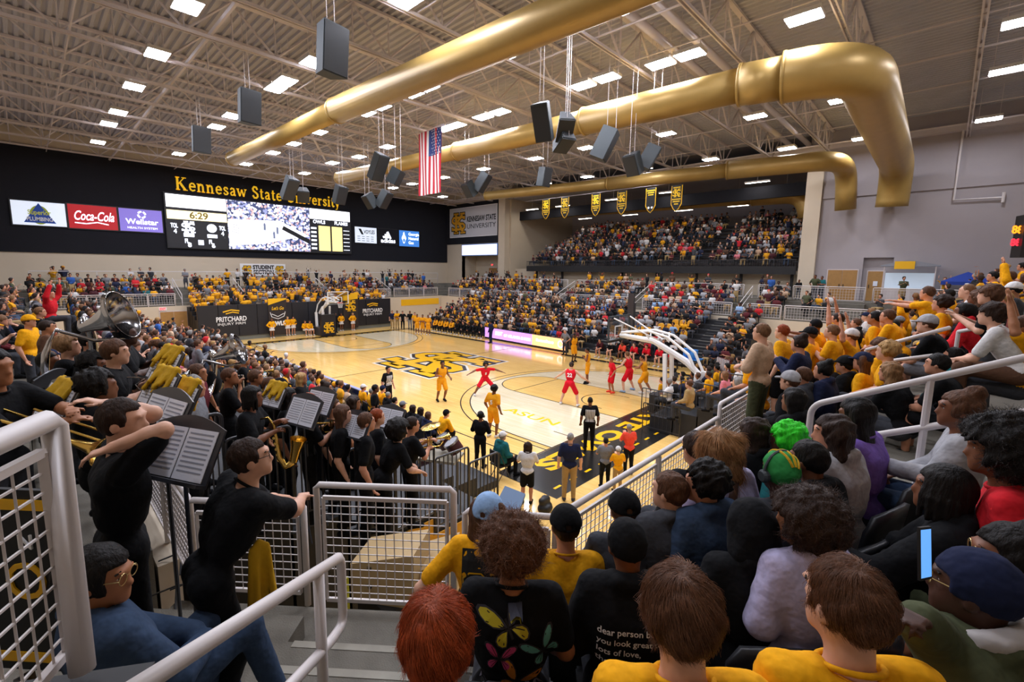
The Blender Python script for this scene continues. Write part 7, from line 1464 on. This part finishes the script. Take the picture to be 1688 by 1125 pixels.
# drums
def dp(u, v, d): return Vector(at_depth(u, v, d))
p = dp(710, 703, 9.3); t = empty('cymbal', (p.x, p.y, 1.0)); tag(t, 'golden ride cymbal on a stand above the drums', 'cymbal'); D = Matrix.Translation(p) @ Matrix.Rotation(.22, 4, 'X') @ Matrix.Rotation(-.12, 4, 'Y')
MB().lathe([(0, .035), (.03, .035), (.05, .015), (.2, .0), (.21, -.003), (.05, .01), (0, .02)], 32, D).build('plate', MT['brass'], t, True); MB().tube([p, (p.x, p.y, .9)], .012, 7).build('stand_pole', MT['blackm'], t)
for i, (u, v, d, r) in enumerate(((727, 722, 9.2, .14), (743, 729, 8.9, .15))):
    p = dp(u, v, d); t = empty('tom_drum', p); tag(t, ('left tom drum with silver rim at the railing', 'right tom drum with silver rim at the railing')[i], 'drum', 'tom drums'); D = Matrix.Translation(p) @ Matrix.Rotation(.5, 4, 'X') @ Matrix.Rotation(-.3, 4, 'Y')
    MB().lathe([(r, -.22), (r, 0)], 24, D).build('shell', mat('maroon_drum_shell', '45141c', .35), t, True); MB().lathe([(0, .004), (r*.96, .004)], 24, D).build('drumhead', mat('drumhead', 'a9aab0', .5), t); MB().lathe([(r*.96, -.02), (r+.015, -.02), (r+.015, .012), (r*.96, .012)], 24, D).build('rim', MT['silver'], t)
p = dp(690, 748, 9.4); t = empty('bass_drum', p); tag(t, 'dark red bass drum of the drum kit behind the picket railing', 'drum'); D = Matrix.Translation(p) @ Matrix.Rotation(PI/2, 4, 'X'); MB().lathe([(.27, -.2), (.27, .2)], 28, D).build('shell', mat('maroon_shell', '45141c', .35), t, True); MB().lathe([(0, .2), (.26, .2)], 28, D).build('drumhead', MT['paper'], t); MB().lathe([(.26, .17), (.29, .17), (.29, .22), (.26, .22)], 28, D).build('hoop', MT['silver'], t)
p = dp(722, 752, 9.1); kt = empty('percussion_table', p); tag(kt, 'pale topped percussion table behind the picket railing', 'table'); MB().box(p, (.9, .55, .05), .5).build('tabletop', mat('pale_table', 'a29a86', .6), kt); [MB().bar((p.x+a, p.y+b, p.z), (p.x+a, p.y+b, .3), .04).build('leg', MT['blackm'], kt) for a in (-.35, .35) for b in (-.2, .2)]
# under the railings by the gate
GS = mat('gold_skirt_board', 'd69a14', .6)
t = empty('gold_platform', (17.5, -12.8, 0)); tag(t, 'gold painted platform boards behind the black picket railing', 'platform')
for i, (y0_, y1_, z_) in enumerate(((-14.45, -13.7, 1.7), (-13.7, -12.92, 1.4), (-12.92, -12.1, 1.15))): MB().b2((17.42, y0_, z_-.75), (17.445, y1_, z_)).build('board', GS, t)
t = empty('covered_table', (16.6, -11.2, 0)); tag(t, 'low table covered with a dusty blue sheet beside the last picket railing', 'table'); MB().prism([(16.15, -10.55), (16.75, -10.5), (17.35, -11.5), (17.1, -12.2)], .7, .76, lambda a, b, z: (a, b, z)).build('sheet', mat('dusty_blue_sheet', '4c6079', .8), t); MB().prism([(16.25, -10.65), (16.7, -10.6), (17.25, -11.45), (17.05, -12.05)], 0, .7, lambda a, b, z: (a, b, z)).build('base', MT['black'], t)
for i, (u, v, d, sx, sy, sz) in enumerate(((645, 930, 5.0, .7, .5, .6), (712, 945, 5.2, .5, .6, .7))):
    p = dp(u, v, d); t = empty('wooden_crate', (p.x, p.y, p.z-sz/2), .6); tag(t, ('pale wooden case with slanted top behind the white gate', 'second pale wooden case behind the white gate, nearer the court')[i], 'case', 'pale cases behind the gate'); D = world(t)
    MB().prism([(-sx/2, 0), (sx/2, 0), (sx/2, sz), (-sx/2, sz*.7)], -sy/2, sy/2, lambda a, z, y: D @ Vector((a, y, z))).build('body', mat('pale_plywood', 'b99d6e', .6), t); [MB().b2(D.translation+Vector((-.05, -.3, sz*.3+.2*k)), D.translation+Vector((.05, -.26, sz*.3+.04+.2*k))).build('latch', MT['silver'], t) for k in range(2)]
    MB().b2((p.x-.3, p.y-.25, 0), (p.x+.3, p.y+.25, p.z-sz/2)).build('stand', MT['black'], t)
t = empty('bag', (17.0, -10.0, 0)); tag(t, 'black backpack on the floor beside the one holding up a phone', 'bag'); fb = Field((-.3, -.25, -.05), (.3, .25, .6), .03); fb.cap((0, -.1, .12), (0, .1, .12), .12, k=.05); fb.cap((-.02, -.09, .3), (-.02, .09, .3), .09, k=.06); fb.ell((.12, 0, .13), (.07, .13, .1)); fb.cap((-.05, -.04, .4), (-.05, .04, .4), .02); o = link('body', fb.mesh('body', MT['black'])); adopt(o, t); o.matrix_basis = Matrix.Translation((16.75, -9.75, .02))
tk = empty('lanyard', at_depth(573, 985, 4.25)); p = world(tk).translation; tag(tk, 'yellow strap hanging behind the white gate', 'strap'); MB().b2((p.x-.012, p.y-.012, p.z-.55), (p.x+.012, p.y+.012, p.z+.2)).build('strap', mat('lime_strap', 'c9c420', .7), tk)
t = empty('aisle_sign', (21.3, -18.9, 3.2)); tag(t, 'black floor sign with gold border behind the white guard rail', 'sign'); p = Vector(at_depth(25, 960, 2.1)); Rs = frame_R((.75, .66, 0), (0, 0, 1)); f = lambda a, b, z: p+Rs@Vector((a, b, z))
MB().prism([(-.3, -.45), (.3, -.45), (.3, .45), (-.3, .45)], -.02, 0, f).build('panel', MT['blk'], t); b_ = MB(); strokes(b_, [([(-.24, -.38), (.24, -.38), (.24, .38), (-.24, .38), (-.24, -.38)], .05)], f, 0, .004); b_.build('border', MT['gold_y'], t); text('N', .1, f(.08, .2, .004), Rs, MT['wht'], t); text('O', .26, f(.06, 0, .004), Rs, MT['gold_y'], t)
t = empty('cloth_towel', at_depth(428, 935, 2.7)); q = world(t); tag(t, 'yellow cloth hanging beside the leaning one by the gate', 'towel'); fl = Field((-.15, -.2, -.35), (.15, .2, .3), .012); [fl.cap((0, -.04+.022*k, .16-.02*abs(k-2)), (.03*math.sin(k*2), -.06+.03*k, -.22-.05*math.sin(k)), .016, .02, k=.014) for k in range(5)]; o = link('cloth', fl.mesh('cloth', MT['yellowcloth']), t); o.matrix_basis = q
# handrails of the near stand
for i, (a, b, da, db) in enumerate((((1338, 668), (1690, 590), 4.1, 3.0),)):
    A, Bq = Vector(at_depth(*a, da)), Vector(at_depth(*b, db)); t = empty('aisle_handrail', A); tag(t, 'pale tubular handrail running up the near end stand between the seats', 'handrail'); lo = Vector((0, 0, -.38)); e = (A-Bq).normalized()
    MB().tube(bend([Bq-e*.6, A, A+lo, Bq+lo-e*.6], .1, 6), .026, 9).build('rail', MT['white'], t, True); MB().tube([Bq+e*.5, Bq+e*.5+Vector((0, 0, -.9))], .024, 8).build('post', MT['white'], t)
for i, (a, b, da, db) in enumerate((((1428, 577), (1530, 550), 7.0, 6.2), ((1430, 600), (1510, 590), 7.0, 6.3), ((1580, 547), (1620, 540), 6.6, 6.2), ((1575, 620), (1620, 610), 6.6, 6.2))):
    A, Bq = Vector(at_depth(*a, da)), Vector(at_depth(*b, db)); t = empty('stair_rail', A); tag(t, ('pale rail passing behind the broad yellow shirts, upper one', 'pale rail passing behind the broad yellow shirts, lower one', 'short pale rail left of the white shirt, upper one', 'short pale rail left of the white shirt, lower one')[i], 'handrail', 'pale rails of the near stand'); MB().tube([A, Bq+(Bq-A)*.3], .026, 8).build('rail', MT['white'], t, True); MB().tube([A, A+Vector((0, 0, -.9))], .024, 8).build('post', MT['white'], t)

# ------------------------------------------------------------------ the crowd
WCOL = {'mix': dict(black=24, grey=9, white=9, yellow=12, navy=8, maroon=4, red=4, gold=5, beige=4, olive=3, brown=4, blue=3, pink=2, burgundy=4, teal=2, **{'dark grey': 14, 'light grey': 6}),
 'stu': dict(yellow=62, gold=8, black=12, white=8, grey=5, **{'dark grey': 5}), 'home': dict(yellow=17, gold=6, black=32, grey=8, white=7, navy=8, maroon=4, beige=5, brown=4, olive=2, **{'dark grey': 10}),
 'away': dict(red=8, white=11, black=22, grey=10, yellow=8, maroon=8, salmon=3, navy=7, blue=3, beige=4, burgundy=5, brown=3, **{'light grey': 7, 'dark grey': 8, 'light blue': 4}), 'upper': dict(black=24, grey=10, white=14, yellow=7, gold=4, red=4, maroon=5, navy=8, burgundy=5, beige=4, pink=2, brown=3, **{'dark grey': 14, 'light grey': 8})}
def pick(d): ks = list(d); return random.choices(ks, [d[k] for k in ks])[0]
HST = ['short']*8+['buzz']*2+['long']*5+['pony']*2+['bun', 'curly', 'curly', 'mop', 'parted', 'wavy', 'afro']
HCL = ['black']*5+['dark brown']*7+['brown']*7+['light brown']*2+['blond']*2+['sandy', 'auburn', 'grey', 'grey']
SKW = ['fair']*4+['light']*6+['tan']*3+['brown']*4+['dark']*2
CR = []
def fill(sec, row, xs, ys, z, face, wc, occ, stp=.0, where='', jit=.06, stand_p=.06):
    for x, y in zip(xs, ys):
        if random.random() > occ: continue
        x2, y2 = x+random.uniform(-jit, jit), y+random.uniform(-jit, jit)
        u, v, d = project((x2, y2, z+1.0))
        if d < 2 or u < -25 or u > 1715 or v > 1150: continue
        if any((x2-a)**2+(y2-b)**2 < r*r for a, b, r in TAKEN): continue
        sp = random.random() < stand_p
        CR.append(dict(sec=sec, row=row, x=x2, y=y2, z=z, face=face+random.uniform(-.25, .25), d=d, u=u, v=v, stand=sp, pose=random.choice(['down', 'clap', 'fold', 'up', 'hips'] if sp else ['lap', 'lap', 'lapL', 'lapR', 'clasp', 'cross', 'clap', 'chin']),
                       top=(random.choice(['tee', 'tee', 'long', 'hoodie']), pick(wc(x2, y2) if callable(wc) else wc)), hair=(random.choice(HST), random.choice(HCL)), skin=random.choice(SKW), hat=('cap', random.choice(['black', 'white', 'yellow', 'navy', 'grey', 'red'])) if random.random() < .13 else None,
                       bottom=random.choice([('trousers', 'black'), ('trousers', 'denim'), ('trousers', 'dark grey'), ('trousers', 'khaki'), ('shorts', 'black')]), scale=random.uniform(.93, 1.05)))
GSEAT = mat('gold_seat_plastic', 'd99a16', .5)
gsb, gsp = SB_.copy(), SP_.copy(); gsb.materials[0] = GSEAT; gsp.materials[0] = GSEAT
for i, (x, r) in enumerate([(6.9, 3), (7.45, 3), (8.0, 3), (8.6, 4), (9.15, 4), (9.7, 4), (7.2, 2), (7.75, 2), (9.3, 5), (9.85, 5), (10.4, 5), (10.6, 3)]):
    y, z = RBR[r]; t = empty('stadium_seat', (x, y+.1, z-.02), -UPF); tag(t, f'empty gold seat in the {ORD[r]} row of the right bleachers, {ORD[i]} of the gold ones', 'seat', 'empty gold seats'); TAKEN.append((x, y+.1, .3))
    for nm, me in (('backrest', gsb), ('seat_pan', gsp), ('bracket', SR_)):
        o = bpy.data.objects.new(nm, me); COL.objects.link(o); o.parent = t
def rng_(a, b, st=.53): return list(np.arange(a, b, st))
for i, (y, z) in enumerate(LBR):
    xs = [x for x in rng_(-14.2, 9.5 if i > 3 else 8.0) if abs(x+4.5) > .55]; fill('LB', i, xs, [y-.12]*len(xs), z, UPF-.12, WCOL['mix'], .95)
for i, (y, z) in enumerate(LUR):
    xs = [x for x in rng_(-19, 15.2) if abs(x+8) > .5 and abs(x-3) > .5]; fill('LU', i, xs, [y-.15]*len(xs), z, UPF-.15, WCOL['mix'], .88, stand_p=.1)
for i, (y, z) in enumerate(RBR):
    xs = [x for x in rng_(-14.5, 14.4) if abs(x-5.6) > .75 and abs(x-12.1) > .75]; fill('RB', i, xs, [y+.12]*len(xs), z, -UPF+.1, lambda x, y: WCOL['home'] if x < 1 else WCOL['away'], .88 if i > 0 else .75, stand_p=.03)
for i, (y, z) in enumerate(RUR):
    xs = [x for x in rng_(-19.5, 15.0) if min(abs(x+3.5), abs(x-4.6), abs(x-12.7)) > .75]; fill('RU', i, xs, [y+.12]*len(xs), z, -UPF+.1, lambda x, y: WCOL['home'] if x < 3 else WCOL['away'], .85, stand_p=.03)
    xs = rng_(15.6, 20.5); fill('RU', i, xs, [y+.12]*len(xs), z, -UPF-.3, WCOL['mix'], .3 if i < 2 else .0)
for i, (y, z) in enumerate(UDR):
    xs = [x for x in rng_(-12.6+.3*i, 14.2) if abs(x-7.4) > .6 and abs(x+3) > .3]; fill('UD', i, xs, [y]*len(xs), z, -UPF, WCOL['upper'], .86, stand_p=.12)
for i, (x, z) in enumerate(FUR):
    ys = [y for y in rng_(-18, 16.5) if min(abs(y+9.4), abs(y+4.7), abs(y-3.1), abs(y-10.3)) > .6]; fill('FU', i, [x-.12]*len(ys), ys, z, 0, lambda x, y: WCOL['stu'] if -9 < y < -5 else WCOL['mix'] if y < -9 or y > 3.5 else WCOL['home'], .92, stand_p=.15)
for i, (x, z) in enumerate(FBR):
    ys = [y for y in rng_(-8.9, 7.6) if abs(y+4.2) > .45]; fill('FB', i, [x]*len(ys), ys, z, 0, lambda x, y: WCOL['stu'], .93, stand_p=.45)
for i, (x, z) in enumerate(NER):
    ys = [y for y in rng_(-8.5, 17) if abs(y-2) > .6]; fill('NE', i, [x]*len(ys), ys, z, PI-.05, WCOL['stu'], .9, stand_p=.15)
for i, (x, z) in enumerate(PBR):
    ys = rng_(-1.6, 6.2); fill('PB', i, [x]*len(ys), ys, z, PI, WCOL['home'], .85)
for n, x0, x1, y0, y1, z, f in ((26, -27, -24.9, -17, 16, 4.0, 0), (26, -18, 14.5, 21.3, 23.4, 4.0, -UPF), (4, 21, 26, 21, 22, 4.0, -UPF), (9, -23, -18, 24.2, 25.8, 4.0, -UPF)):
    for k in range(n): fill('CC', 0, [random.uniform(x0, x1)], [random.uniform(y0, y1)], z, f+random.uniform(-.6, .6), WCOL['home'], 1, stand_p=1)
for x in np.arange(-6.2, 7, .85): fill('PT', 0, [x], [-9.95], .21, UPF, WCOL['mix'], .85)
PLACE = {'LB': 'left bleachers', 'LU': 'left upper stand', 'RB': 'right bleachers', 'RU': 'right upper rows', 'UD': 'upper deck', 'FU': 'scoreboard end', 'FB': 'student bleachers', 'NE': 'near stand', 'PB': 'small bleacher', 'CC': 'concourse', 'PT': 'press table'}
CR.sort(key=lambda c: c['d'])
have = sum(1 for o in COL.objects if o.get('category') == 'person'); KEEPN = max(0, 298-have)
ind, rest = CR[:KEEPN], CR[KEEPN:]
PSN = {'lap': 'sitting', 'lapL': 'looking left', 'lapR': 'looking right', 'clasp': 'leaning forward', 'cross': 'arms crossed', 'clap': 'clapping', 'chin': 'thinking', 'down': 'standing', 'fold': 'arms folded', 'up': 'arms raised', 'hips': 'hands on hips'}
for c in ind:
    for k in range(60):
        hr = f'{c["hat"][1]} cap' if c['hat'] else f'{c["hair"][0]} {c["hair"][1]} hair'
        lb = f'person in {c["top"][1]} {dict(tee="shirt", long="sweater", hoodie="hoodie")[c["top"][0]]}, {hr}, {PSN[c["pose"]]}, {ORD[c["row"]]} row {PLACE[c["sec"]]}'
        if lb not in USED: break
        c['hair'] = (random.choice(HST), random.choice(HCL)); c['top'] = (random.choice(['tee', 'long', 'hoodie']), c['top'][1])
    P = (STD if c['stand'] else SIT)[c['pose']]
    person(lb, P, (c['x'], c['y'], c['z']), c['face'], skin=c['skin'], hair=c['hair'], top=c['top'], bottom=c['bottom'], hat=c['hat'], h=.022 if c['d'] < 16 else .03, scale=c['scale'], group='spectators in the '+PLACE[c['sec']], eyes=c['d'] < 16 and c['sec'] not in ('NE', 'PB', 'LB'))
# everyone else: one joined crowd
def proto(P, seated):
    h = .112; out = []
    def grab(me, col, Mx=None):
        n = len(me.vertices); v = np.empty(n*3, np.float32); me.vertices.foreach_get('co', v); v = v.reshape(-1, 3)
        if Mx is not None: A = np.array(Mx); v = v@A[:3, :3].T+A[:3, 3]
        f = np.empty(len(me.polygons)*4, np.int32); me.polygons.foreach_get('vertices', f); out.append((v, f.reshape(-1, 4), np.full(n, col, np.int8))); bpy.data.meshes.remove(me)
    HMx = Matrix.Translation(Vector(P.hc)) @ Matrix(P.H.tolist()).to_4x4()
    f = Field(*P.bounds(), .078); hc, Hm = P.hc, P.H
    f.ell(hc+Hm@[0, 0, -.0], (.1, .082, .125), R=Hm); f.cap(P.neck-[0, 0, .03], hc-[0, 0, .05], .055)
    for i in range(2): el, wr = P.arm[i]; f.cap(el, wr, .045, .04); f.ell(wr+(wr-el)*.28, (.055, .05, .05))
    grab(f.mesh('s', MT['crowd']), 0)
    f = Field((-.2, -.2, -.2), (.2, .2, .25), .064); f.ell((-.02, 0, .035), (.12, .105, .122)); f.clip(lambda X, Y, Z: np.maximum(-.09-Z+0*X, np.minimum(X-.04, .06-Z)+0*Y)); grab(f.mesh('h', MT['crowd']), 1, HMx)
    f = Field(*P.bounds(), h); torso(f, P, .016)
    for i in range(2): f.cap(P.sh[i], P.arm[i][0], .07, .06)
    bz = P.hip[2]-.03; f.clip(lambda X, Y, Z: bz-Z+0*X); grab(f.mesh('t', MT['crowd']), 2)
    f = Field(*P.bounds(), h)
    for i in range(2): kn, an, toe = [np.array(q) for q in P.leg[i]]; f.cap(P.hj[i], kn, .11, .085, k=.04); f.cap(kn, an, .08, .065); f.cap(an, toe, .055, .05)
    grab(f.mesh('b', MT['crowd']), 3)
    o = 0; V, F_, C = [], [], []
    for v, f, c in out: V.append(v); F_.append(f+o); C.append(c); o += len(v)
    return np.concatenate(V), np.concatenate(F_), np.concatenate(C)
PR = {k: proto((STD if k in STD and k not in ('clap',) else SIT)[k], 0) for k in ('lap', 'lapL', 'lapR', 'clasp', 'cross', 'chin', 'down', 'fold', 'up', 'hips')}; PR['clap0'] = proto(SIT['clap'], 0); PR['clap1'] = proto(STD['clap'], 0)
Vs, Fs, Cs, off = [], [], [], 0
for c in rest:
    k = c['pose'] if c['pose'] != 'clap' else 'clap%d' % c['stand']; v, f, cc = PR[k]; a = c['face']; ca, sa = math.cos(a), math.sin(a); s = c['scale']
    w = np.stack([(v[:, 0]*ca-v[:, 1]*sa)*s+c['x'], (v[:, 0]*sa+v[:, 1]*ca)*s+c['y'], v[:, 2]*s+c['z']], 1)
    pal = np.array([lin(SKIN[c['skin']]), lin(CLOTH[c['hat'][1]] if c['hat'] else HAIRC[c['hair'][1]]), lin(CLOTH[c['top'][1]]), lin(CLOTH[c['bottom'][1]])])
    Vs.append(w); Fs.append(f+off); Cs.append(pal[cc]); off += len(v)
V = np.concatenate(Vs); me = np_mesh('crowd', V, np.concatenate(Fs), MT['crowd']); ca_ = me.color_attributes.new('col', 'FLOAT_COLOR', 'POINT'); col = np.ones((len(V), 4), np.float32); col[:, :3] = np.concatenate(Cs); ca_.data.foreach_set('color', col.ravel())
tag(link('crowd', me), 'the rest of the seated and standing crowd in the far stands', 'crowd', kind='stuff')
print('CROWD', have, len(ind), len(rest), len(me.polygons))
# stadium seats under the near people
for lb, loc, face in SEATS:
    w = lb.replace('person ', '', 1).split(); stadium_seat('black seat under the one '+' '.join(w[:9]), (loc[0], loc[1], loc[2]), face)
# texts become plain meshes
bpy.context.view_layer.update(); dg = bpy.context.evaluated_depsgraph_get()
for o in TEXTS:
    me = bpy.data.meshes.new_from_object(o.evaluated_get(dg)); nm = o.name; q = bpy.data.objects.new(nm, me); COL.objects.link(q)
    q.parent = o.parent; q.matrix_parent_inverse = o.matrix_parent_inverse; q.matrix_basis = o.matrix_basis; cu = o.data; bpy.data.objects.remove(o); bpy.data.curves.remove(cu); q.name = nm
